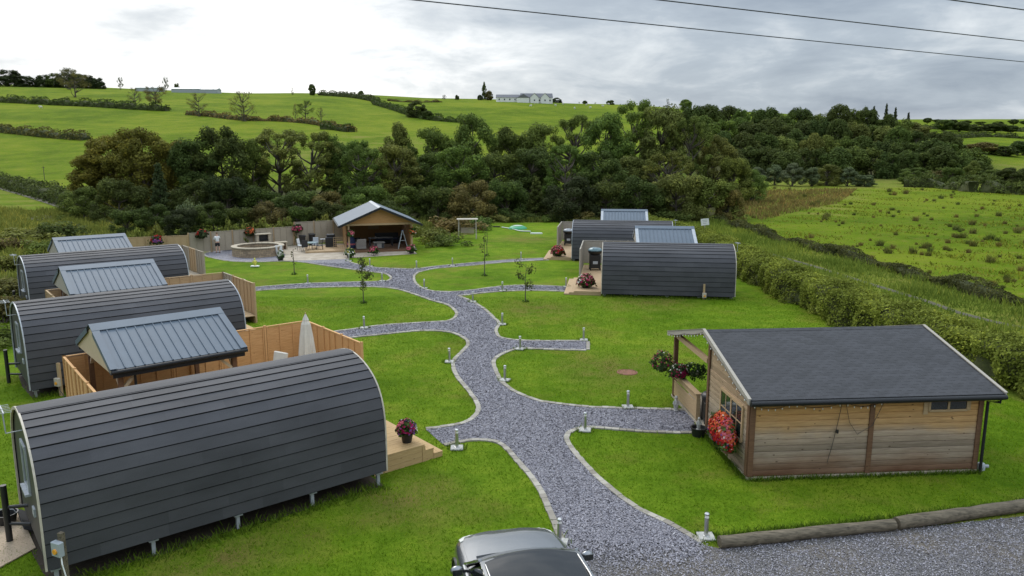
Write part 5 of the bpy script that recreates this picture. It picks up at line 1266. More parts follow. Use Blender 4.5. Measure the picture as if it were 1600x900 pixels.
        mb = MB(); mb.tube([(-1.72, s * -.1 + .35, 1.135), (-1.78, s * -.1 - .25, 1.15)], .012, 5); part('wiper', mb, 'black', root)
    part('grille', MB().box((.015, 0, .56), (.03, 1.0, .2)), 'black', root, bevel=.01)
make_car()
# ================================================================== PERSON
def make_person():
    gx, gy = -25.45, 65.95; root = thing('person', 'person in white top and black shorts facing the grey fence', 'person', (gx, gy, 0), R(28))
    def skin(name, V, E, Rr, mat, parent=None, lvl=2):
        me = bpy.data.meshes.new(name); me.from_pydata(V, E, []); o = bpy.data.objects.new(name, me); link(o, parent)
        sk = o.modifiers.new('skin', 'SKIN'); sk.use_smooth_shade = True
        for i, r in enumerate(Rr): me.skin_vertices[0].data[i].radius = (r, r) if not hasattr(r, '__len__') else r
        me.skin_vertices[0].data[0].use_root = True
        sb = o.modifiers.new('sub', 'SUBSURF'); sb.levels = sb.render_levels = lvl; me.materials.append(M[mat]); return o
    # y+ is the way the person faces (towards the fence)
    V = [(0, 0, .92), (0, .0, 1.12), (0, .02, 1.34), (0, .03, 1.46), (0, .05, 1.54), (0, .06, 1.64), (0, .065, 1.74),
         (-.17, .0, 1.40), (-.25, .06, 1.14), (-.20, .26, 1.04), (-.17, .33, 1.03), (.17, .0, 1.40), (.24, .16, 1.18), (.16, .38, 1.26), (.14, .45, 1.28),
         (-.10, 0, .84), (-.11, .02, .48), (-.11, -.02, .10), (-.11, .10, .045), (.10, 0, .84), (.12, .0, .48), (.13, -.03, .10), (.14, .10, .045)]
    E = [(0, 1), (1, 2), (2, 3), (3, 4), (4, 5), (5, 6), (2, 7), (7, 8), (8, 9), (9, 10), (2, 11), (11, 12), (12, 13), (13, 14), (0, 15), (15, 16), (16, 17), (17, 18), (0, 19), (19, 20), (20, 21), (21, 22)]
    Rr = [(.15, .11), (.135, .10), (.15, .10), (.06, .06), (.055, .055), (.085, .10), (.07, .085), .055, .043, .033, .03, .055, .043, .033, .03, .085, .062, .042, .038, .085, .062, .042, .038]
    body = skin('body', V, E, Rr, 'skin', root)
    for hx, hy, hz, s in ((-.17, .33, 1.03, -1), (.14, .45, 1.28, 1)):
        for k in range(4):
            o = (k - 1.5) * .021; L = (.075, .085, .08, .062)[k]
            skin('finger', [(hx + o * .6, hy + .01, hz), (hx + o, hy + .06, hz - .002), (hx + o, hy + .06 + L * .5, hz - .012), (hx + o, hy + .055 + L * .85, hz - .035)], [(0, 1), (1, 2), (2, 3)], [.012, .0095, .0085, .007], 'skin', body, 1)
        skin('thumb', [(hx - s * .012, hy + .015, hz), (hx - s * .045, hy + .045, hz - .005), (hx - s * .05, hy + .075, hz - .02)], [(0, 1), (1, 2)], [.013, .0105, .008], 'skin', body, 1)
    Vs = [(0, 0, .93), (0, .0, 1.14), (0, .02, 1.34), (0, .03, 1.44), (-.175, 0, 1.40), (-.225, .035, 1.24), (-.245, .07, 1.13), (.175, 0, 1.40), (.215, .085, 1.28), (.235, .16, 1.19)]
    skin('shirt', Vs, [(0, 1), (1, 2), (2, 3), (2, 4), (4, 5), (5, 6), (2, 7), (7, 8), (8, 9)], [(.185, .14), (.165, .125), (.175, .125), (.075, .075), .075, .066, .06, .075, .066, .06], 'shirt', root)
    skin('shorts', [(0, 0, .94), (0, 0, .85), (-.10, 0, .78), (-.115, .015, .56), (.10, 0, .78), (.12, .01, .56)], [(0, 1), (1, 2), (2, 3), (1, 4), (4, 5)], [(.17, .13), (.165, .13), .105, .095, .105, .095], 'shorts', root)
    skin('hair', [(0, .035, 1.64), (0, .04, 1.72), (0, .06, 1.775)], [(0, 1), (1, 2)], [(.088, .088), (.092, .10), (.06, .075)], 'hair', root)
    for s in (-1, 1):
        part('eye', MB().ball((s * .05, .165, 1.66), (.012, .012), 6, 4), 'black', body)
        part('ear', MB().tube([(s * .09, .07, 1.66), (s * .095, .06, 1.62)], .014, 6), 'skin', body)
    part('nose', MB().tube([(0, .16, 1.66), (0, .185, 1.625)], [.01, .016], 6), 'skin', body); part('mouth', MB().tube([(-.03, .16, 1.585), (.03, .16, 1.585)], .007, 5), 'rust', body)
    for s, v in ((-1, (-.11, -.02)), (1, (.135, -.03))): skin('shoe', [(v[0], v[1] - .03, .05), (v[0], v[1] + .06, .045), (v[0] + s * .01, v[1] + .17, .035)], [(0, 1), (1, 2)], [(.05, .05), (.052, .045), (.042, .033)], 'shoes', root)
make_person()
# ================================================================== VEGETATION
def make_crown(name, seed, lobes, nleaf, leaf, root, color, jitter=.5, shell=.45):
    """lobes: (x,y,z,r[,rz]) ; leaf-sized cards through each lobe's outer volume"""
    rg = np.random.default_rng(seed)
    L = np.array([(l + (l[3],))[:5] if len(l) == 4 else l for l in lobes], float)
    w = L[:, 3] ** 2; idx = rg.choice(len(L), nleaf, p=w / w.sum())
    d = rg.normal(size=(nleaf, 3)); d /= np.linalg.norm(d, axis=1, keepdims=True)
    rr = 1 - shell * rg.random(nleaf) ** 1.8
    # ragged outline: each lobe carries its own sprays
    spray = 1 + .22 * np.sin(d[:, 0] * 7 + L[idx, 0] * 3) * np.sin(d[:, 1] * 6 + L[idx, 1] * 5) * np.sin(d[:, 2] * 8 + idx)
    rr = rr * spray
    P = L[idx, :3] + d * rr[:, None] * np.stack([L[idx, 3], L[idx, 3], L[idx, 4]], 1)
    ok = P[:, 2] > .05; P, d, idx = P[ok], d[ok], idx[ok]
    tint = np.clip(.42 + rg.normal(size=len(L))[idx] * .13 + rg.normal(size=len(P)) * .17, 0, 1)
    N = d + rg.normal(size=d.shape) * jitter + np.array([0, 0, .35])
    S = leaf * rg.uniform(.55, 1.35, len(P))
    return cards('crown', P, N, S, tint, 'leaf', root, .62, color)
def limbs(rg, lobes, H, r0, bend=.5, mat='bark', root=None, thin=1.0):
    mb = MB(); top = max(l[2] for l in lobes) * .8
    ax = [Vector((0, 0, -.3))]
    for i in range(1, 6): ax.append(Vector((rg.normal() * bend * .25 * i / 5, rg.normal() * bend * .25 * i / 5, top * i / 5)))
    mb.tube(ax, [r0 * (1 - .15 * i) if i else r0 * 1.25 for i in range(6)], 8)
    for l in lobes:
        k = min(4, max(1, int(l[2] / top * 4))); s = ax[k - 1] if l[2] < top * .6 else ax[k]
        e = Vector(l[:3]); m_ = s.lerp(e, .5) + Vector((rg.normal() * bend * .4, rg.normal() * bend * .4, -.05 * (e - s).length))
        mb.tube([s, m_, e], [r0 * .42 * thin, r0 * .26 * thin, r0 * .07], 6)
        for q in range(3):
            t = Vector((rg.normal(), rg.normal(), abs(rg.normal()) * .6)).normalized() * l[3] * .9
            mb.tube([m_.lerp(e, .6), m_.lerp(e, .6) + t * .5, e + t], [r0 * .13 * thin, r0 * .09 * thin, r0 * .03], 5)
    return part('trunk', mb, mat, root, smooth=60)
PROTO = {}
def proto(kind, seed, leaf=.17, n=9000):
    """unit trees: H about 10 m, crown radius about 4 m"""
    rg = np.random.default_rng(seed); root = bpy.data.objects.new('deciduous_tree', None); COL.objects.link(root)
    lobes = []
    if kind == 'round':
        for i in range(62):
            z = rg.uniform(1.6, 8.9); rm = 3.4 * math.sqrt(max(.05, 1 - ((z - 5.0) / 4.6) ** 2)); a = rg.uniform(0, 6.28); r = rm * math.sqrt(rg.uniform(.15, 1))
            lobes.append((r * math.cos(a), r * math.sin(a), z, rg.uniform(.5, 1.15), rg.uniform(.5, 1.0)))
        for i in range(7): a = i * .9; lobes.append((2.4 * math.cos(a), 2.4 * math.sin(a), rg.uniform(.9, 1.8), rg.uniform(.9, 1.3)))
    elif kind == 'dome':
        lobes.append((0, 0, 5.0, 2.9, 3.6))
        for i in range(46):
            d = rg.normal(size=3); d /= np.linalg.norm(d); d[2] = d[2] * .9 + .12
            lobes.append((d[0] * 2.9, d[1] * 2.9, max(.6, 5.2 + d[2] * 3.7), rg.uniform(.7, 1.3), rg.uniform(.7, 1.15)))
    elif kind == 'upright':
        for i in range(44):
            z = rg.uniform(1.6, 9.3); rm = 2.7 * (1 - ((z - 4.5) / 5.6) ** 2); a = rg.uniform(0, 6.28); r = rm * math.sqrt(rg.uniform(.1, 1))
            lobes.append((r * math.cos(a), r * math.sin(a), z, rg.uniform(.45, .95), rg.uniform(.6, 1.3)))
    elif kind == 'airy':
        for i in range(74):
            z = rg.uniform(2.2, 9.5); rm = 3.5 * math.sqrt(max(.05, 1 - ((z - 5.6) / 4.4) ** 2)); a = rg.uniform(0, 6.28); r = rm * math.sqrt(rg.uniform(.2, 1))
            lobes.append((r * math.cos(a), r * math.sin(a), z, rg.uniform(.32, .75), rg.uniform(.3, .65)))
    elif kind == 'bushy':
        for i in range(60):
            z = rg.uniform(.5, 8.0); rm = 3.9 * math.sqrt(max(.05, 1 - ((z - 2.5) / 6.2) ** 2)); a = rg.uniform(0, 6.28); r = rm * math.sqrt(rg.uniform(.2, 1))
            lobes.append((r * math.cos(a), r * math.sin(a), z, rg.uniform(.55, 1.2), rg.uniform(.6, 1.2)))
    elif kind == 'conifer':
        for i in range(40):
            z = .8 + 9.2 * (i / 40); rm = 2.6 * (1 - z / 10.6); a = i * 2.4; 
            lobes.append((rm * .75 * math.cos(a), rm * .75 * math.sin(a), z, .32 + .34 * rm, .28 + .12 * rm))
    elif kind == 'bare':
        for i in range(30):
            z = rg.uniform(3.2, 9.6); rm = 3.7 * math.sqrt(max(.05, 1 - ((z - 5.8) / 4.4) ** 2)); a = rg.uniform(0, 6.28); r = rm * math.sqrt(rg.uniform(.1, 1))
            lobes.append((r * math.cos(a), r * math.sin(a), z, rg.uniform(.55, 1.0)))
    make_crown('crown', seed, lobes, n, leaf, root, (.05, .08, .02), jitter=.34 if kind == 'dome' else .44, shell=.75 if kind in ('airy', 'bare') else .3 if kind == 'dome' else .5)
    limbs(rg, lobes if kind == 'bare' else lobes[::2] if kind != 'conifer' else lobes[::8], 10, .24 if kind != 'bare' else .2, root=root, thin=1.3 if kind in ('airy', 'bare') else 1)
    return root
for key, kind, seed, leaf, n in (('round1', 'round', 11, .135, 20000), ('round2', 'round', 12, .135, 20000), ('up1', 'upright', 21, .12, 17000), ('up2', 'upright', 22, .12, 17000), ('airy1', 'airy', 31, .10, 16000), ('airy2', 'airy', 32, .10, 16000),
                                 ('bush1', 'bushy', 41, .135, 20000), ('bush2', 'bushy', 42, .135, 20000), ('con1', 'conifer', 51, .17, 8000), ('far1', 'dome', 13, .23, 9000), ('far2', 'dome', 14, .23, 9000), ('far3', 'bushy', 43, .23, 8000), ('bare1', 'bare', 61, .10, 2200), ('bare2', 'bare', 62, .11, 4200)):
    PROTO[key] = proto(kind, seed, leaf, n)
used = set()
def tree(key, label, x, y, top, halfw, color, group, sink=0.0, name=None, base=None):
    z = tz(x, y) - sink if base is None else base; h = top - z; rz = random.uniform(0, 6.28)
    sx = halfw / 4.3; sz = h / 9.9
    p = PROTO[key]
    if key in used: o = dup(p, (x, y, z), rz, label, group, (sx, sx, sz), color)
    else:
        used.add(key); o = p; o.location = (x, y, z); o.rotation_euler = (0, 0, rz); o.scale = (sx, sx, sz); o['label'] = label; o['group'] = group
        for c in o.children:
            if c.get('tinted'): c.color = (*color, 1)
    o['category'] = 'tree'; o.name = name or ('conifer_tree' if key == 'con1' else 'deciduous_tree'); return o
def vary(c, s=.14):
    k = random.uniform(1 - s, 1 + s); return tuple(max(.004, v * k * random.uniform(1 - s * .5, 1 + s * .5)) for v in c)
DK, MD, OL, LT, AU, BR, SG, YW = (.082, .110, .030), (.112, .158, .036), (.155, .178, .044), (.160, .215, .050), (.172, .155, .034), (.160, .132, .046), (.145, .175, .090), (.050, .068, .026)
ORD = ['first', 'second', 'third', 'fourth', 'fifth', 'sixth', 'seventh', 'eighth', 'ninth', 'tenth', 'eleventh', 'twelfth', 'thirteenth', 'fourteenth', 'fifteenth', 'sixteenth', 'seventeenth', 'eighteenth', 'nineteenth', 'twentieth']
LOOK = {DK: 'dark green', MD: 'mid green', OL: 'olive', LT: 'light green', AU: 'orange tinged', BR: 'brownish', SG: 'grey green', YW: 'very dark'}
def row(rowname, group, Y, items, dy=3, sink=0):
    for i, (px, ytop, hw, key, col) in enumerate(sorted(items)):
        y = Y + random.uniform(-dy, dy); X, _, Z = at(px, ytop, y)
        tree(key, f'{LOOK[col]} tree, {ORD[i]} from the left in {rowname}', X, y, Z, hw * y / 1218, vary(col), group, sink)
# the wood behind the garden, three depths
row('the tallest back row of the garden wood', 'wood behind the garden', 132, [(560, 214, 40, 'round1', MD), (622, 196, 44, 'up1', OL), (672, 196, 46, 'round2', MD), (738, 170, 50, 'round1', MD), (800, 182, 44, 'bush1', MD), (845, 190, 48, 'round2', LT),
   (900, 178, 50, 'airy1', LT), (948, 168, 50, 'round1', MD), (990, 156, 54, 'airy2', LT), (1034, 160, 54, 'round2', OL), (1080, 180, 46, 'airy1', LT), (1118, 205, 44, 'round1', OL), (1150, 232, 36, 'bush2', OL), (1176, 258, 26, 'bush1', LT)], 5)
row('the middle row of the garden wood', 'wood behind the garden', 110, [(140, 236, 44, 'round1', AU), (168, 206, 56, 'round2', AU), (216, 192, 64, 'round1', AU), (262, 204, 52, 'bush1', AU), (300, 214, 50, 'round2', DK), (342, 190, 56, 'round1', DK), (392, 222, 40, 'up1', MD), (432, 200, 66, 'airy1', OL), (482, 205, 60, 'airy2', OL), (520, 214, 46, 'up2', MD),
   (566, 226, 46, 'airy1', MD), (618, 222, 48, 'round2', OL), (664, 226, 46, 'bush1', MD), (716, 222, 52, 'round1', MD), (772, 222, 50, 'bush2', MD), (830, 228, 50, 'round2', DK), (884, 226, 48, 'airy2', MD), (936, 230, 50, 'round1', DK), (990, 232, 48, 'bush1', OL), (1046, 236, 50, 'airy1', OL)][:20], 4)
row('the low front row of the garden wood', 'wood behind the garden', 97.5, [(126, 282, 40, 'bush1', MD), (182, 262, 46, 'bush2', DK), (246, 256, 40, 'con1', YW), (300, 268, 44, 'bush1', DK), (352, 258, 50, 'bush2', YW), (408, 280, 46, 'bush1', DK), (462, 284, 46, 'bush2', DK), (516, 290, 42, 'bush1', BR), (572, 276, 46, 'bush2', MD), (628, 280, 46, 'bush1', MD),
   (684, 278, 46, 'bush2', DK), (738, 270, 46, 'bush1', BR), (792, 266, 48, 'bush2', DK), (838, 276, 40, 'con1', DK), (894, 262, 50, 'bush1', YW), (948, 268, 46, 'bush2', DK), (1002, 262, 48, 'bush1', DK), (1058, 254, 54, 'bush2', OL), (1108, 262, 52, 'bush1', OL), (1140, 282, 34, 'bush2', BR)], 2.5, 1.8)
row('the low bushes right behind the back fence', 'bushes behind the back fence', 81, [(196, 318, 34, 'bush2', DK), (238, 312, 36, 'bush1', DK), (284, 316, 34, 'bush2', YW), (330, 308, 38, 'bush1', DK), (376, 314, 36, 'bush2', DK), (420, 306, 38, 'bush1', BR), (466, 312, 36, 'bush2', DK), (510, 304, 38, 'bush1', DK), (556, 308, 36, 'bush2', MD), (612, 304, 38, 'bush1', DK)], 1.5, .8)
# the far wood on the right-hand hillside, four depths
def autorow(rowname, Y, x0, x1, n, tops, hw, dy=6, keys=('far1', 'far2', 'far3'), cols=(DK, DK, MD, MD, DK, DK, OL, DK)):
    it = []
    for i in range(n):
        px = x0 + (x1 - x0) * (i + .5 + random.uniform(-.22, .22)) / n; yt = np.interp(px, [t[0] for t in tops], [t[1] for t in tops]) + random.uniform(-6, 5)
        it.append((px, yt, hw * random.uniform(.85, 1.25), random.choice(keys), random.choice(cols)))
    row(rowname, 'wood on the right hillside', Y, it, dy, 3.2)
autorow('the skyline row of the right wood', 345, 1055, 1440, 17, [(1055, 166), (1120, 160), (1180, 168), (1240, 172), (1300, 166), (1340, 164), (1380, 172), (1440, 196)], 22, 10)
autorow('the upper row of the right wood', 290, 1090, 1500, 16, [(1090, 180), (1200, 185), (1300, 186), (1400, 196), (1500, 208)], 24, 8)
autorow('the middle row of the right wood', 245, 1120, 1530, 15, [(1120, 210), (1250, 206), (1400, 212), (1530, 228)], 26, 6)
autorow('the lowest row of the right wood', 212, 1130, 1545, 15, [(1130, 232), (1300, 228), (1450, 230), (1545, 244)], 27, 5)
for i, (px, yt) in enumerate([(1366, 166), (1386, 162), (1400, 168), (1420, 176)]):
    X, Y, Z = at(px, yt, 352); tree('con1', f'dark pointed conifer, {ORD[i]} from the left on the skyline of the right wood', X, Y, Z, 3.2, vary(YW), 'skyline conifers', name='conifer_tree')
row('the willow line above the rushy field', 'willows above the rushy field', 178, [(1186, 262, 26, 'up1', SG), (1212, 258, 24, 'up2', SG), (1240, 256, 28, 'up1', SG), (1270, 262, 26, 'up2', SG), (1294, 252, 28, 'bush1', OL), (1326, 262, 24, 'up1', SG), (1352, 270, 20, 'bush2', SG)], 3)
row('the scrub line above the right field edge', 'scrub above the right field', 186, [(1432, 258, 26, 'bush1', MD), (1464, 264, 22, 'far3', BR), (1490, 256, 24, 'bush2', MD), (1520, 252, 22, 'up1', OL), (1552, 262, 26, 'far3', MD), (1584, 258, 26, 'bush1', DK), (1612, 258, 26, 'bush2', DK)], 4)
row('the dark clump on the far right fields', 'trees on the far right fields', 300, [(1470, 228, 22, 'far3', BR), (1500, 226, 20, 'far1', MD), (1536, 222, 26, 'far2', BR), (1572, 226, 22, 'far3', DK), (1602, 218, 22, 'far1', DK)], 8)
row('the far copse below the right skyline', 'far copse on the right', 520, [(1476, 186, 16, 'far1', DK), (1500, 190, 20, 'far2', DK), (1530, 192, 22, 'far3', DK), (1556, 192, 20, 'far1', DK), (1580, 196, 14, 'far2', DK)], 10)
row('the far right skyline trees', 'far right skyline trees', 760, [(1450, 184, 8, 'far2', DK), (1466, 186, 9, 'far1', DK), (1490, 186, 8, 'far3', DK), (1510, 188, 10, 'far2', DK), (1532, 190, 10, 'far1', DK), (1560, 189, 9, 'far3', DK), (1584, 186, 9, 'far2', DK), (1602, 188, 9, 'far1', DK)], 20)
# single trees on the hill, by where they stand in the photograph
HT = [(118, 152, 106, 26, 'bare2', BR, 'twiggy tree in the upper hedge at the far left'), (108, 140, 108, 20, 'bare1', BR, 'thin bare tree beside the twiggy tree in the upper hedge'), (244, 172, 134, 20, 'bare2', BR, 'rounded brownish tree at the end of the upper left hedge'), (212, 168, 137, 14, 'bare1', BR, 'slender bare tree left of the rounded brownish tree'),
 (312, 182, 145, 20, 'bare1', BR, 'thin leafless tree in the gap of the hill hedge'), (382, 190, 142, 26, 'bare1', BR, 'tall bare tree on the hill above the dark wood'), (478, 188, 156, 16, 'bare2', MD, 'round grey tree alone in the middle hill field'), (462, 188, 162, 6, 'bare1', BR, 'narrow bare tree just left of the round grey hill tree'), (502, 189, 168, 8, 'bare1', BR, 'small bare tree just right of the round grey hill tree'),
 (651, 184, 155, 17, 'far3', DK, 'dark round bush tree where two hill hedges meet'), (668, 187, 172, 10, 'far1', DK, 'small dark tree beside the dark round bush tree')]
for px, yb, yt, hw, key, col, lab in HT:
    x, y, z = GT(px, yb, 150); _, _, top = at(px, yt, y); tree(key, lab, x, y, top, hw * y / 1218, vary(col), 'single trees on the hill', base=z - .3)
YS = 640
for px, yt, hw, key, col, lab in [(10, 105, 30, 'far3', YW, 'dark tree clump at the far left edge of the skyline'), (40, 116, 22, 'far3', YW, 'low dark tree on the far left skyline'), (68, 114, 19, 'far3', YW, 'first tree of the long skyline group on the left'), (84, 111, 18, 'far3', DK, 'second tree of the long skyline group on the left'), (100, 110, 18, 'far3', YW, 'third tree of the long skyline group on the left'), (118, 111, 19, 'far3', DK, 'fourth tree of the long skyline group on the left'),
     (135, 114, 16, 'far3', YW, 'fifth tree of the long skyline group on the left'), (152, 119, 16, 'far3', YW, 'last low tree of the long skyline group on the left'), (187, 120, 7, 'bare2', DK, 'wind bent tree alone on the left skyline'), (258, 120, 7, 'bare2', DK, 'small tree between two grey sheds on the skyline'), (276, 128, 7, 'far3', DK, 'low bush right of the first skyline shed'),
     (457, 136, 4, 'bare1', DK, 'tiny bare tree on the hill crest'), (487, 131, 8, 'far2', DK, 'small round tree on the hill crest'), (564, 141, 7, 'far1', DK, 'small tree at the top of the crest hedge'), (694, 148, 5, 'bare2', DK, 'tiny tree on the skyline left of the tall pair'), (714, 148, 5, 'far2', DK, 'second tiny tree on the skyline left of the tall pair'),
     (756, 129, 8, 'up1', DK, 'tall dark tree on the skyline left of the white farmhouse'), (764, 141, 9, 'far1', BR, 'brownish round tree under the tall skyline tree'), (750, 148, 6, 'far2', YW, 'small dark bush at the foot of the tall skyline tree'), (870, 151, 11, 'far3', YW, 'low dark tree clump right of the white farmhouse'), (914, 157, 6, 'far2', DK, 'small tree on the skyline right of the farmhouse'), (954, 156, 9, 'far1', DK, 'low tree on the skyline above the wood'),
     (1043, 154, 5, 'bare1', DK, 'thin bare tree on the skyline above the wood'), (1072, 155, 14, 'far2', LT, 'pale green tree on the skyline above the wood')]:
    X, Y, Z = at(px, yt, YS); tree(key, lab, X, Y, Z, hw * .82 * YS / 1218, vary(col, .08), 'skyline trees on the hill', sink=2.2)
# ------------------------------------------------------------------ hedges
def hedge(name, label, path, width, height, dens, leaf, color, group=None, lump=.25, core=True, step=.5, gappy=0, topbright=None):
    ln = smooth_line(path, step); d = np.concatenate([[0], np.cumsum([np.linalg.norm(b - a) for a, b in zip(ln, ln[1:])])]); P = np.array(ln)
    n = int(d[-1] * (width + 2 * height) * dens); s = rng.uniform(0, d[-1], n)
    C = np.stack([np.interp(s, d, P[:, 0]), np.interp(s, d, P[:, 1])], 1)
    C2 = np.stack([np.interp(s + .3, d, P[:, 0]), np.interp(s + .3, d, P[:, 1])], 1); C1 = np.stack([np.interp(s - .3, d, P[:, 0]), np.interp(s - .3, d, P[:, 1])], 1)
    T = C2 - C1; T /= np.linalg.norm(T, axis=1, keepdims=True) + 1e-9; Nn = np.stack([-T[:, 1], T[:, 0]], 1)
    ph = rng.uniform(0, 6, 6)
    wob = lambda s, o: lump * (.5 * np.sin(s * .9 + ph[0] + o) + .35 * np.sin(s * 2.1 + ph[1] + 2 * o) + .3 * np.sin(s * 4.3 + ph[2] - o))
    u = rng.uniform(-1, 1, n) * (width / 2 + height)                 # unrolled section: side, top, side
    side = np.abs(u) > width / 2; sg = np.sign(u)
    off = np.where(side, sg * width / 2, u); zz = np.where(side, height - (np.abs(u) - width / 2), height)
    r_ = np.abs(off) / (width / 2); zz = np.where(~side, height - .22 * height * r_ ** 6, zz)
    off = np.where(side, sg * (width / 2) * (1 - .12 * (zz / height) ** 3), off)
    L_ = wob(s, zz * 1.7) ; off = off + np.where(side, sg * L_, 0); zz = zz + np.where(side, 0, L_ * .45)
    off += rng.normal(size=n) * .06 * width * .5; zz += rng.normal(size=n) * .05 * height + np.abs(rng.normal(size=n)) * .03
    zz = np.maximum(zz, .04)
    if gappy: zz *= np.clip(.55 + .7 * (np.sin(s * .35 + ph[3]) + np.sin(s * .8 + ph[4])) * .5 + .3, .25, 1.25)
    XY = C + Nn * off[:, None]; Z = terr(XY[:, 0], XY[:, 1]) + zz
    N = np.where(side[:, None], np.concatenate([Nn * sg[:, None], np.full((n, 1), .45)], 1), np.concatenate([Nn * 0, np.ones((n, 1))], 1)) + rng.normal(size=(n, 3)) * .55
    tint = np.clip(.42 + .13 * np.sin(s * 1.1 + off * 2 + ph[5]) + rng.normal(size=n) * .19, 0, 1)
    mb = None
    if core:
        mb = MB(); st = max(1, int(.6 / step)); q = list(range(0, len(ln), st)); vs = []
        for i in q:
            t = ln[min(i + 1, len(ln) - 1)] - ln[max(i - 1, 0)]; t = t / (np.linalg.norm(t) + 1e-9); nrm = np.array([-t[1], t[0]])
            g = 1.0
            if gappy: g = float(np.clip(.55 + .7 * (math.sin(d[i] * .35 + ph[3]) + math.sin(d[i] * .8 + ph[4])) * .5 + .3, .25, 1.25))
            for o, z in ((-.43, 0), (-.42, .8), (-.3, .90), (.3, .90), (.42, .8), (.43, 0)):
                L1 = (wob(d[i], z * height * 1.7) * .7 - lump * .18) * (1 if abs(o) > .35 else 0)
                p = ln[i] + nrm * (o * width + math.copysign(1, o) * L1); vs.append((p[0], p[1], tz(p[0], p[1]) + z * height * g * (.8 if gappy else .95) - (.1 if z == 0 else 0)))
        m = len(q); mb.add(vs, [(6 * i + j, 6 * i + j + 1, 6 * i + j + 7, 6 * i + j + 6) for i in range(m - 1) for j in range(5)] + [(0, 1, 2, 3, 4, 5), tuple(6 * (m - 1) + j for j in range(5, -1, -1))])
    o = cards(name, np.concatenate([XY, Z[:, None]], 1), N, leaf * rng.uniform(.6, 1.4, n), tint, ['leaf', 'twig'] if core else 'leaf', None, .62, color, mb)
    return tag(o, label, 'hedge', group)
hedge('garden_hedge', 'long thick clipped hedge running along the right side of the garden', [(13.2, 86), (15.5, 77), (16.9, 67), (17.0, 54), (17.15, 47), (17.6, 41), (18.4, 34), (19.5, 28), (22.2, 19)], 2.15, 1.6, 380, .065, (.205, .238, .040), lump=.5)
hedge('bramble_hedge', 'low tangled bramble hedge between the lane verge and the rushy field', BRAM, 1.1, .65, 220, .065, (.095, .100, .034), lump=.35, gappy=1)
def GP(pts): return [GT(px, py, 100)[:2] for px, py in pts]
HG = 'hedgerows on the far fields'
for lab, pts, w, h, col in (('dark hedge along the farm track at the left edge', [(-60, 276), (0, 290), (50, 303), (118, 322)], 3.2, 2.0, DK), ('broken hedge between the two lower hill fields', [(-40, 200), (0, 206), (40, 210), (80, 215), (136, 220)], 4, 2.6, BR),
     ('long dark hedge across the upper left hill', [(-40, 158), (0, 160), (60, 163), (130, 166), (200, 170), (262, 174)], 5, 3.4, DK), ('low hedge on the hill above the dark wood', [(294, 180), (330, 182), (380, 188), (440, 190), (500, 196), (550, 207)], 4, 2.0, BR), ('short dark hedge patch right of the bare hill trees', [(500, 202), (520, 203), (546, 207)], 4, 2.4, DK),
     ('hedge climbing to the hill crest', [(500, 149), (530, 151), (560, 154), (590, 160)], 4.5, 3.2, DK), ('hedge running down to the dark round bush tree', [(585, 163), (610, 170), (640, 180), (670, 187), (720, 192)], 4, 2.8, DK), ('hedge across the hill field left of the round bush tree', [(606, 158), (640, 160), (690, 160)], 3, 1.2, BR),
     ('trimmed dark hedge at the top right of the rushy field', [(1412, 292), (1470, 294), (1520, 300)], 3, 2.3, DK), ('second trimmed dark hedge at the right edge of the rushy field', [(1536, 300), (1580, 303), (1660, 308)], 3, 2.6, DK), ('hedge on the far right field boundary', [(1490, 216), (1540, 214), (1620, 218)], 4, 2.2, DK), ('hedge below the far right skyline', [(1430, 200), (1500, 204), (1620, 206)], 5, 2.5, DK)):
    hedge('field_hedge', lab, GP(pts), w, h, 5 if w > 3.5 else 14, .38 if w > 3.5 else .22, vary(col), HG, lump=1.0, step=2.0, gappy=1)
# ------------------------------------------------------------------ shrubs
def bush_proto(seed, n=1500, leaf=.06, flat=.8):
    rg = np.random.default_rng(seed); r = bpy.data.objects.new('shrub', None); COL.objects.link(r)
    lobes = [(rg.normal() * .45, rg.normal() * .45, rg.uniform(.25, .85) * flat, rg.uniform(.28, .5)) for _ in range(11)]
    make_crown('crown', seed, lobes, n, leaf, r, (.05, .08, .02), .6, .6); c = r.children[0]; c.name = 'foliage'
    mb = MB()
    for l in lobes[:7]: mb.tube([(0, 0, -.1), (l[0] * .5, l[1] * .5, l[2] * .5), l[:3]], [.03, .02, .008], 5)
    part('stem', mb, 'bark', r); return r
BP = [bush_proto(101, 1900, .07), bush_proto(102, 1900, .07), bush_proto(103, 1100, .11, .9)]
bused = set()
def shrub(label, x, y, r, h, col, k=0, group=None, name='shrub', cat='shrub', z=None):
    p = BP[k]; sc = (r / .95, r / .95, h / 1.15); z = tz(x, y) if z is None else z; col = vary(col, .1)
    if k in bused: o = dup(p, (x, y, z), random.uniform(0, 6), label, group, sc, col)
    else:
        bused.add(k); o = p; o.location = (x, y, z); o.scale = sc; o['label'] = label
        if group: o['group'] = group
        for c in o.children:
            if c.get('tinted'): c.color = (*col, 1)
    o['category'] = cat; o.name = name; return o
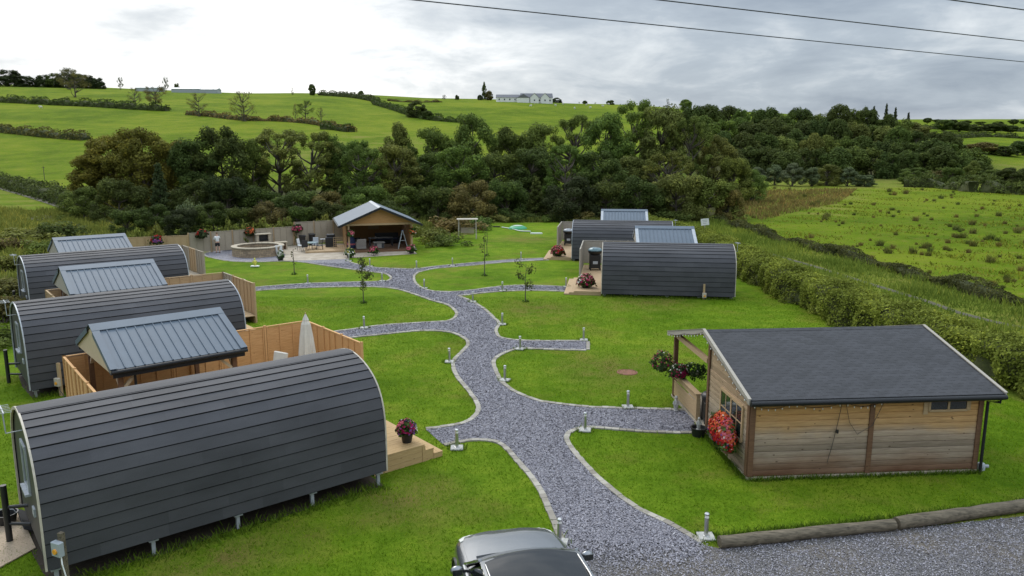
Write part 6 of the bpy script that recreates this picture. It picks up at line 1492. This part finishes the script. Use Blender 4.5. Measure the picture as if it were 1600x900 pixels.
for lab, px, py, r, h, col, k in (('leafy weed clump at the left edge behind the rear pod', 12, 424, 1.4, 1.3, OL, 0), ('straw coloured weed clump at the left edge, middle of three', 22, 466, 1.5, 1.4, (.14, .125, .045), 1), ('tall straw weeds close to the end of the middle pod', 6, 505, 1.6, 1.6, (.15, .13, .05), 0), ('dark green weeds at the left edge above the lawn', 14, 535, 1.2, .9, MD, 1), ('scrubby bush behind the rear left shelter', 62, 396, 1.6, 1.2, MD, 0),
      ('dark scrub beside the wood at the left', 96, 372, 2.2, 1.8, DK, 1), ('low scrub at the left below the farm track', 30, 376, 2.6, 1.2, OL, 0), ('bronze scrub in the rough ground at the left edge', 4, 392, 1.8, 1.2, (.13, .10, .035), 1),
      ('bramble mound right of the pavilion', 672, 378, 2.0, 1.5, OL, 0), ('leafy bramble mound left of the swing seat', 694, 384, 1.6, 1.1, MD, 1), ('tall bramble bank behind the swing seat', 700, 362, 2.6, 1.7, BR, 0), ('green weeds behind the swing seat', 742, 356, 2.2, 1.3, MD, 1), ('yellow grass clump at the far lawn edge', 780, 346, 1.7, .9, (.2, .2, .06), 2), ('dark bush against the wood at the far lawn', 820, 346, 1.8, 1.2, DK, 0),
      ('bramble heap left of the far right shelter', 896, 345, 2.2, 1.3, OL, 0), ('brown bramble heap beside the far right shelter', 924, 346, 1.9, 1.3, BR, 1), ('low brambles at the far lawn corner', 868, 345, 1.8, .9, MD, 0), ('conifer bush behind the fence near the person', 300, 352, 1.6, 3.0, SG, 1), ('dark bramble bank left of the notice sign', 1062, 346, 2.6, 1.5, DK, 0), ('dark bramble bank under the big tree by the sign', 1030, 334, 3.2, 2.0, DK, 1)):
    x, y = G(px, py); shrub(lab, x, y, r, h, col, k)
for i, px in enumerate((204, 232, 352, 372, 405, 428, 446, 505)):
    t = (px - 204) / 300; Yf = np.interp(px, [190, 297, 465, 535], [64.2, 66.4, 72.4, 75.2]); x = (px - 800) * Yf / 1218
    shrub(f'yellow green sprig, {ORD[i]} from the left of those rising behind the back fence', x, Yf, .75, 2.5 + random.uniform(-.1, .35), (.15, .17, .04), 2, 'sprigs behind the back fence')
# saplings
def sapling(label, px, py, h, n, r, lean=.1, low=.35):
    x, y = G(px, py); root = thing('sapling', label, 'tree', (x, y, 0), random.uniform(0, 6), 'young trees on the lawn'); rg = np.random.default_rng(px)
    mb = MB(); ax = [Vector((rg.normal() * lean * .3 * i / 5, rg.normal() * lean * .3 * i / 5, h * i / 5)) for i in range(6)]; mb.tube(ax, [.035, .03, .026, .02, .014, .006], 6); lobes = []
    for i in range(7):
        t = low + (1 - low) * i / 7; s = ax[0].lerp(ax[5], t); a = rg.uniform(0, 6.28); e = s + Vector((math.cos(a) * r, math.sin(a) * r, .3 * r + .1)) * rg.uniform(.6, 1.1)
        mb.tube([s, s.lerp(e, .5) + Vector((0, 0, .05)), e], [.014, .01, .004], 5); lobes.append((e.x, e.y, e.z, r * .5)); lobes.append(tuple(s.lerp(e, .5)) + (r * .4,))
    part('trunk', mb, 'bark', root)
    if n: make_crown('crown', px, lobes, n, .055, root, (.075, .09, .03), .8, .95)
    d = sphere_dirs(60); cards('base_weeds', np.abs(d) * [1, 1, 1] * [.22, .22, .16] * np.sign(d) * [1, 1, 0] + np.abs(d) * [0, 0, .16], d, np.full(60, .05), rng.random(60), 'leaf', root, .5, (.05, .09, .02))
sapling('leafy young tree on the lawn above the orange fence', 568, 474, 2.5, 620, .55); sapling('leafy young tree on the lawn beyond the dead end path', 821, 472, 2.3, 420, .5); sapling('thin staked sapling by the path below the swing seat', 757, 431, 2.6, 90, .3); sapling('tiny sapling on the lawn below the patio', 460, 429, 1.9, 40, .2, .05); sapling('bare sapling on the lawn left of the swing seat foot', 702, 380, 1.2, 20, .2, .05); sapling('dark leafless sapling on the far lawn right of the swing seat', 761, 400, 2.6, 70, .25, .3)
# ------------------------------------------------------------------ rushes, rough grass
def blades(name, P, h, w, tint, color, lean=.35, parent=None):
    n = len(P); a = rng.uniform(0, 6.283, n); t = np.stack([np.cos(a), np.sin(a), np.zeros(n)], 1); ln = rng.normal(size=(n, 2)) * lean
    top = P + np.concatenate([ln * h[:, None], h[:, None]], 1); w = w[:, None]
    V = np.stack([P - t * w, P + t * w, top + t * w * .25, top - t * w * .25], 1).reshape(-1, 3)
    return rawquads(name, V, tint, 'blade', parent, color)
def tuss(seed):
    n = 130; a = rng.uniform(0, 6.283, n); r = .32 * np.sqrt(rng.random(n)); P = np.stack([r * np.cos(a), r * np.sin(a), np.zeros(n) - .02], 1)
    return blades('rush_tussock', P, rng.uniform(.35, .8, n), np.full(n, .022), rng.beta(2, 2, n), (.10, .095, .032), .3)
TP = [tuss(1), tuss(2)]
cnt = 0; RC = []
tries = 0
while cnt < 190 and tries < 4000:
    tries += 1
    px, py = random.uniform(1150, 1640), 296 + 150 * random.random() ** 1.5; x, y = G(px, py)
    if x < brl(y) + 1.2 or y < 36: continue
    if tries == 1 or not RC: RC.extend((random.uniform(1160, 1640), 298 + 140 * random.random() ** 1.6) for _ in range(34))
    if random.random() < .8:
        c0 = random.choice(RC); px, py = random.gauss(c0[0], 26 + c0[1] * .05), random.gauss(c0[1], 4 + (c0[1] - 290) * .05); x, y = G(px, max(py, 294))
        if x < brl(y) + 1.2 or y < 36: continue
    p = TP[cnt % 2]; s = random.choice([.4, .5, .6, .7, 1.0]) * (.75 + y / 300)
    o = p if cnt < 2 else p.copy()
    if cnt >= 2: COL.objects.link(o)
    o.location = (x, y, tz(x, y)); o.rotation_euler = (0, 0, random.uniform(0, 6)); o.scale = (s, s, s * .85); o.color = (*vary(random.choice([(.15, .15, .045), (.19, .16, .055), (.12, .14, .04)]), .15), 1)
    tag(o, 'clump of dark rushes standing in the bright field on the right', 'rush clump', 'rush clumps in the right field'); cnt += 1
def scatter(pg, n, zfun=None):
    x0, x1 = min(p[0] for p in pg), max(p[0] for p in pg); y0, y1 = min(p[1] for p in pg), max(p[1] for p in pg)
    P = np.stack([rng.uniform(x0, x1, n), rng.uniform(y0, y1, n)], 1); P = P[inside(P, pg)]
    return np.concatenate([P, terr(P[:, 0], P[:, 1])[:, None]], 1)
_l = smooth_line([(18, 95), (20.6, 78), G(1221, 402), G(1274, 417), G(1350, 441), G(1442, 469), G(1544, 501), (29.5, 31), (33.5, 23)], 1.5)[::-1]
LX, LY = [q[0] for q in _l], [q[1] for q in _l]
def rough(name, label, pg, n, h, w, color, amp=.5):
    P = scatter(pg, n); k = .6 + amp * np.sin(P[:, 0] * .8) * np.sin(P[:, 1] * .55 + 1) + .3 * np.sin(P[:, 0] * 2.1 + P[:, 1] * 1.7)
    hh = h * np.clip(k + rng.normal(size=len(P)) * .25, .25, 1.5)
    tint = np.clip(.45 + .2 * np.sin(P[:, 0] * .5 + 2) * np.sin(P[:, 1] * .4) + rng.normal(size=len(P)) * .2, 0, 1)
    if name == 'verge_grass':
        lx = np.interp(P[:, 1], LY, LX); kk = np.abs(P[:, 0] - lx) > .32; P, hh, tint = P[kk], hh[kk], tint[kk]
    o = blades(name, P, hh, w * rng.uniform(.6, 1.4, len(P)), tint, color); o['kind'] = 'stuff'; return o
rough('verge_grass', '', [(15, 90), (16.8, 77), (18.1, 66), (18.2, 54), (18.4, 44), (19.4, 35), (21, 29), (25, 21)] + [(p[0] - .3, p[1]) for p in BRAM[::-1]], 70000, .42, .035, (.185, .240, .042))
rough('rush_bed', '', [G(1150, 330), G(1185, 300), G(1340, 296), G(1310, 318), G(1250, 330), G(1190, 345)], 26000, .55, .06, (.225, .17, .06))
rough('weed_bank', '', [(-24.5, 27), (-25, 36), (-31, 45), (-35, 56), (-33, 63), (-60, 63), (-52, 40), (-40, 26)], 42000, .55, .045, (.215, .235, .055))
rough('weed_bank', '', [(-34, 63.8), (-32, 68), (-36, 80), (-50, 108), (-75, 112), (-60, 64)], 40000, .6, .07, (.205, .220, .05))
rough('weed_bank', '', [(-9.6, 77.5), (-7.6, 82), (-6, 88.5), (-3, 93), (5.5, 93.8), (9, 87.5), (13, 82.5), (15, 95), (0, 100), (-14, 96), (-16, 80)], 26000, .5, .06, (.165, .185, .045))
def fieldgrass():
    n = 90000; y = 38 + 132 * rng.random(n) ** 1.4; x = rng.uniform(0, 1, n) * (y * .74 + 4); bx = brl(y); k = x > bx + .6
    P = np.stack([x[k], y[k], terr(x[k], y[k])], 1); cl = np.sin(P[:, 0] * .33 + 2 * np.sin(P[:, 1] * .11)) * np.sin(P[:, 1] * .27 + P[:, 0] * .09) + .5 * np.sin(P[:, 0] * .9 + P[:, 1] * .7)
    keep = rng.random(len(P)) < np.clip(.1 + .55 * cl, .03, 1); P, cl = P[keep], cl[keep]
    o = blades('pasture_grass', P, rng.uniform(.06, .2, len(P)) * (1 + .5 * np.clip(cl, 0, 1)), rng.uniform(.02, .05, len(P)) * (1 + P[:, 1] / 120), np.clip(.5 + rng.normal(size=len(P)) * .22 + .1 * cl, 0, 1), (.160, .180, .024), .7); o['kind'] = 'stuff'
fieldgrass()
# mown grass blades on the lawn nearest the camera and around the edges of things
def lawnblades(name, n, y0, y1, h, w):
    pg = [(float(a), float(b)) for a, b in lawn]; x0, x1 = -20, 22
    P = np.stack([rng.uniform(x0, x1, n), y0 + (y1 - y0) * rng.random(n) ** 1.25], 1)
    pth = [(float(a), float(b)) for a, b in path_poly]
    P = P[inside(P, pg)]; P = P[~inside(P, pth)]
    for kq in PODS: P = P[~inside(P, [L2W(kq, .0, -1.72), L2W(kq, -PL, -1.72), L2W(kq, -PL, 1.9), L2W(kq, 0, 1.9)])]
    P = P[~inside(P, [(float(a), float(b)) for a, b in YARD])]
    P = P[np.abs(P[:, 0]) < P[:, 1] * .72 + 1]
    P = np.concatenate([P, np.full((len(P), 1), .0)], 1)
    tint = np.clip(.46 + .1 * np.sin(P[:, 0] * 1.3 + 1.2 * np.sin(P[:, 1] * .9)) + rng.normal(size=len(P)) * .15, 0, 1)
    o = blades(name, P, h * rng.uniform(.5, 1.4, len(P)), w * rng.uniform(.7, 1.3, len(P)), tint, (.132, .225, .010), .8); o['kind'] = 'stuff'
lawnblades('lawn_grass', 230000, 14, 46, .05, .011)
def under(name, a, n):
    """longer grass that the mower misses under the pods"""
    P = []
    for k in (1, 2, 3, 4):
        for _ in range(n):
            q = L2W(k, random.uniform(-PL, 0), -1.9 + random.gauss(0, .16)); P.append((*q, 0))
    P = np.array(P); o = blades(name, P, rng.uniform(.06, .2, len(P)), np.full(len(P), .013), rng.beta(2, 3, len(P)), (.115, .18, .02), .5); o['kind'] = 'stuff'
under('uncut_grass_shade', 0, 1400)
P = []  # long grass at cabin, log and bollard feet, coloured darker as contact shade
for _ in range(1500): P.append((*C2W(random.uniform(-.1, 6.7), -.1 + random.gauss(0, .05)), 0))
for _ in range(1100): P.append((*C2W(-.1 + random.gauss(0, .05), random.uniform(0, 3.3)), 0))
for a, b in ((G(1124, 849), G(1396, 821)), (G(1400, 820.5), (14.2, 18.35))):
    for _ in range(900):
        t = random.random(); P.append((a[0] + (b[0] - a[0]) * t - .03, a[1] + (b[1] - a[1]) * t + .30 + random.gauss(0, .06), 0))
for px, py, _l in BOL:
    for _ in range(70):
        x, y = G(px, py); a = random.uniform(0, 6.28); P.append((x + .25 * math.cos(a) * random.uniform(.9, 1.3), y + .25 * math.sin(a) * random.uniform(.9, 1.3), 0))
P = np.array(P); o = blades('uncut_grass_shade', P, rng.uniform(.05, .16, len(P)), np.full(len(P), .012), rng.beta(2, 3, len(P)), (.105, .17, .02), .5); o['kind'] = 'stuff'
# ------------------------------------------------------------------ farm on the skyline, sheds, sheep, pole
def house(name, label, px, py, w, d, h, rise, rz, Y, wall='render', roof='slate', gables=(), wins=5):
    X, _, _ = at(px, py, Y); z = tz(X, Y); root = thing(name, label, 'building', (X, Y, z), rz)
    part('wall', MB().bb((-w / 2, -d / 2, -1.5), (w / 2, d / 2, h)), wall, root)
    mb = MB(); mb.prism([(-d / 2 - .3, h), (0, h + rise), (d / 2 + .3, h)], -w / 2 - .2, w / 2 + .2, lambda p, q, dd: (dd, p, q)); part('roof', mb, roof, root)
    for gx in gables:
        mb = MB(); mb.prism([(gx - 3.2, -1.5), (gx + 3.2, -1.5), (gx + 3.2, h), (gx, h + rise * .92), (gx - 3.2, h)], -d / 2 - 1.6, -d / 2 + .1, lambda p, q, dd: (p, dd, q)); part('gable', mb, wall, root)
        for s in (-1, 1):
            mb = MB(); mb.prism([(gx, h + rise * .96 + .1), (gx + s * 3.5, h - .05), (gx + s * 3.5, h - .25), (gx, h + rise * .96 - .15)], -d / 2 - 1.8, 0, lambda p, q, dd: (p, dd, q)); part('gable_roof', mb, roof, root)
    for i in range(wins):
        wx = -w / 2 + w * (i + .5) / wins; off = -d / 2 - (1.6 if any(abs(wx - g) < 3.2 for g in gables) else 0)
        part('window', MB().bb((wx - .5, off - .05, 1.0), (wx + .5, off - .01, 2.2)), 'glass', root)
    return root
house('farmhouse', 'white farmhouse with twin gables on the hill skyline', 838, 159, 24, 8, 3.6, 3.4, R(4), 600, gables=(-2, 6), wins=6); house('farm_cottage', 'long low white cottage with dark roof left of the twin gabled farmhouse', 796, 159, 20, 7, 3.0, 2.4, R(4), 602, wins=5)
house('farm_cottage', 'small white gabled cottage joining the farmhouse and the long cottage', 817, 159, 9, 9, 3.2, 2.8, R(94), 598, wins=2)
for i, (px, w, lab) in enumerate(((234, 19, 'long grey shed on the left skyline, left of the small tree'), (293, 22, 'long grey shed on the left skyline, middle of three'), (328, 14, 'small grey shed on the left skyline, right of the others'))):
    house('farm_shed', lab, px, 134, w, 10, 2.6, 1.4, R(2), 628, 'pvc', 'pvc' if i == 2 else 'galv', wins=0)
sb = None
SHP = [(916, 165), (930, 163), (942, 167), (951, 164), (905, 162), (868, 166), (835, 163), (922, 170), (898, 171), (64, 170), (829, 167), (880, 164)]
for i, (px, py) in enumerate(SHP):
    x, y, z = GT(px, py, 150); lab = 'white sheep grazing alone in the left hill field' if px == 64 else f'white sheep, {ORD[[p for p, _ in sorted(q for q in SHP if q[0] != 64)].index(px)]} from the left on the hill below the farmhouse'
    if sb is None:
        sb = thing('sheep', lab, 'sheep', (0, 0, 0), 0, 'sheep on the hill')
        me = bpy.data.meshes.new('body'); Vv = [(0, 0, .72), (.42, 0, .74), (.62, 0, .86), (.80, 0, .84), (.92, 0, .74), (-.42, 0, .72), (-.56, 0, .66), (.38, .16, .45), (.38, .17, .02), (.38, -.16, .45), (.38, -.17, .02), (-.40, .17, .5), (-.46, .17, .28), (-.40, .17, .02), (-.40, -.17, .5), (-.46, -.17, .28), (-.40, -.17, .02)]
        me.from_pydata(Vv, [(0, 1), (1, 2), (2, 3), (3, 4), (0, 5), (5, 6), (1, 7), (7, 8), (1, 9), (9, 10), (5, 11), (11, 12), (12, 13), (5, 14), (14, 15), (15, 16)], []); ob = bpy.data.objects.new('body', me); link(ob, sb); sk = ob.modifiers.new('skin', 'SKIN')
        for v, r in zip(me.skin_vertices[0].data, [.30, .28, .16, .13, .08, .27, .1, .09, .045, .09, .045, .11, .06, .045, .11, .06, .045]): v.radius = (r, r)
        me.skin_vertices[0].data[0].use_root = True; ob.modifiers.new('sub', 'SUBSURF').render_levels = 1; me.materials.append(M['fleece'])
        part('ears', MB().box((.78, .12, .9), (.05, .1, .03)).box((.78, -.12, .9), (.05, .1, .03)), 'fleece', sb)
        sb.location = (x, y, z); sb.rotation_euler = (0, 0, 1); sb.scale = (1.5,) * 3
    else: dup(sb, (x, y, z), random.uniform(0, 6), lab, None, (1.5,) * 3)
x, y, z = GT(70, 283, 100); r = thing('field_pole', 'thin wooden pole standing in the left hill field', 'pole', (x, y, z)); part('pole', MB().tube([(0, 0, -.2), (0, 0, 3.6)], .07, 6), 'bark', r); part('cross_arm', MB().bar((-.5, 0, 3.3), (.5, 0, 3.3), .08), 'bark', r)
for k, o in PROTO.items():
    if k not in used:
        for c in list(o.children): bpy.data.objects.remove(c)
        bpy.data.objects.remove(o)
# ================================================================== LIGHT, SKY, CAMERA
def world():
    w = bpy.data.worlds.new('World'); SC.world = w; w.use_nodes = True; nt = w.node_tree
    bg = nt.nodes['Background']; bg.inputs['Strength'].default_value = .1
    sky = nn(nt, 'ShaderNodeTexSky', sky_type='NISHITA', sun_disc=False); sky.sun_elevation = R(42); sky.sun_rotation = R(-28); sky.dust_density = 3
    d = coord(nt, 'Generated'); s = nn(nt, 'ShaderNodeSeparateXYZ'); nt.links.new(d, s.inputs[0])
    den = mth(nt, 'ADD', mth(nt, 'MAXIMUM', s.outputs['Z'], 0), .21)
    cx, cy = mth(nt, 'DIVIDE', s.outputs['X'], den), mth(nt, 'DIVIDE', s.outputs['Y'], den)
    cb = nn(nt, 'ShaderNodeCombineXYZ'); nt.links.new(cx, cb.inputs[0]); nt.links.new(cy, cb.inputs[1])
    v = cb.outputs[0]
    n1 = noise(nt, .55, 6, .6, mapped(nt, v, (1, 1.1, 1), (3.1, 7.4, 0)), .3)
    n2 = noise(nt, 1.9, 6, .6, mapped(nt, v, (1.15, 1.1, 1), (1.7, .2, 0)), .4)
    dens = mth(nt, 'ADD', mth(nt, 'MULTIPLY', n1, .60), mth(nt, 'MULTIPLY', n2, .40))
    # veil of cloud is thin (white) towards the hidden sun on the left, thick and grey to the right
    dot = nn(nt, 'ShaderNodeVectorMath', operation='DOT_PRODUCT'); nt.links.new(d, dot.inputs[0]); dot.inputs[1].default_value = Vector((-.56, .82, .12)).normalized()
    g = mth(nt, 'MULTIPLY', mth(nt, 'SUBTRACT', dot.outputs['Value'], .80), 5.2, clamp=True)
    k = mth(nt, 'SUBTRACT', dens, mth(nt, 'MULTIPLY', mth(nt, 'SUBTRACT', g, .36), .215))
    c = ramp(nt, k, [(.30, (9.9, 9.9, 9.8)), (.41, (7.5, 7.7, 7.85)), (.49, (5.0, 5.4, 5.75)), (.58, (3.2, 3.7, 4.25)), (.70, (2.2, 2.65, 3.25))])
    # bright strip along the horizon, lighter overhead as under any overcast
    hz = mth(nt, 'SUBTRACT', 1, mth(nt, 'MULTIPLY', s.outputs['Z'], 22), clamp=True)
    c = mixc(nt, mth(nt, 'MULTIPLY', hz, .55), c, (6.9, 7.1, 7.3))
    up = mth(nt, 'ADD', 1, mth(nt, 'MULTIPLY', mth(nt, 'MULTIPLY', mth(nt, 'SUBTRACT', s.outputs['Z'], .2), 1.25, clamp=True), ZEN))
    m = nn(nt, 'ShaderNodeVectorMath', operation='SCALE'); nt.links.new(c, m.inputs[0]); nt.links.new(up, m.inputs['Scale'])
    c = mixc(nt, .9, sky.outputs[0], m.outputs[0])
    nt.links.new(c, bg.inputs['Color'])
ZEN = 2.6
world()
sl = bpy.data.lights.new('Sun', 'SUN'); sl.energy = .9; sl.angle = R(24); sl.color = (1, .95, .87)
so = bpy.data.objects.new('Sun', sl); COL.objects.link(so)
sd = Vector((-.42, .80, .82)).normalized(); so.rotation_euler = (-sd).to_track_quat('-Z', 'Y').to_euler(); so.location = (0, 0, 60)
cam = bpy.data.cameras.new('Camera'); cam.sensor_width = 36; cam.lens = 36 * F / 1600; cam.clip_end = 9000; cam.clip_start = .1
co = bpy.data.objects.new('Camera', cam); COL.objects.link(co); co.location = (0, 0, H); co.rotation_euler = (R(90) - PT, 0, 0); SC.camera = co
SC.view_settings.view_transform = 'Standard'; SC.view_settings.look = 'None'; SC.view_settings.exposure = .54; SC.view_settings.gamma = 1
SC.view_settings.use_curve_mapping = False
cy = SC.cycles; cy.max_bounces = 5; cy.diffuse_bounces = 3; cy.glossy_bounces = 3; cy.transmission_bounces = 3; cy.transparent_max_bounces = 4
cy.use_denoising = True; cy.sample_clamp_indirect = 6
SC.render.film_transparent = False
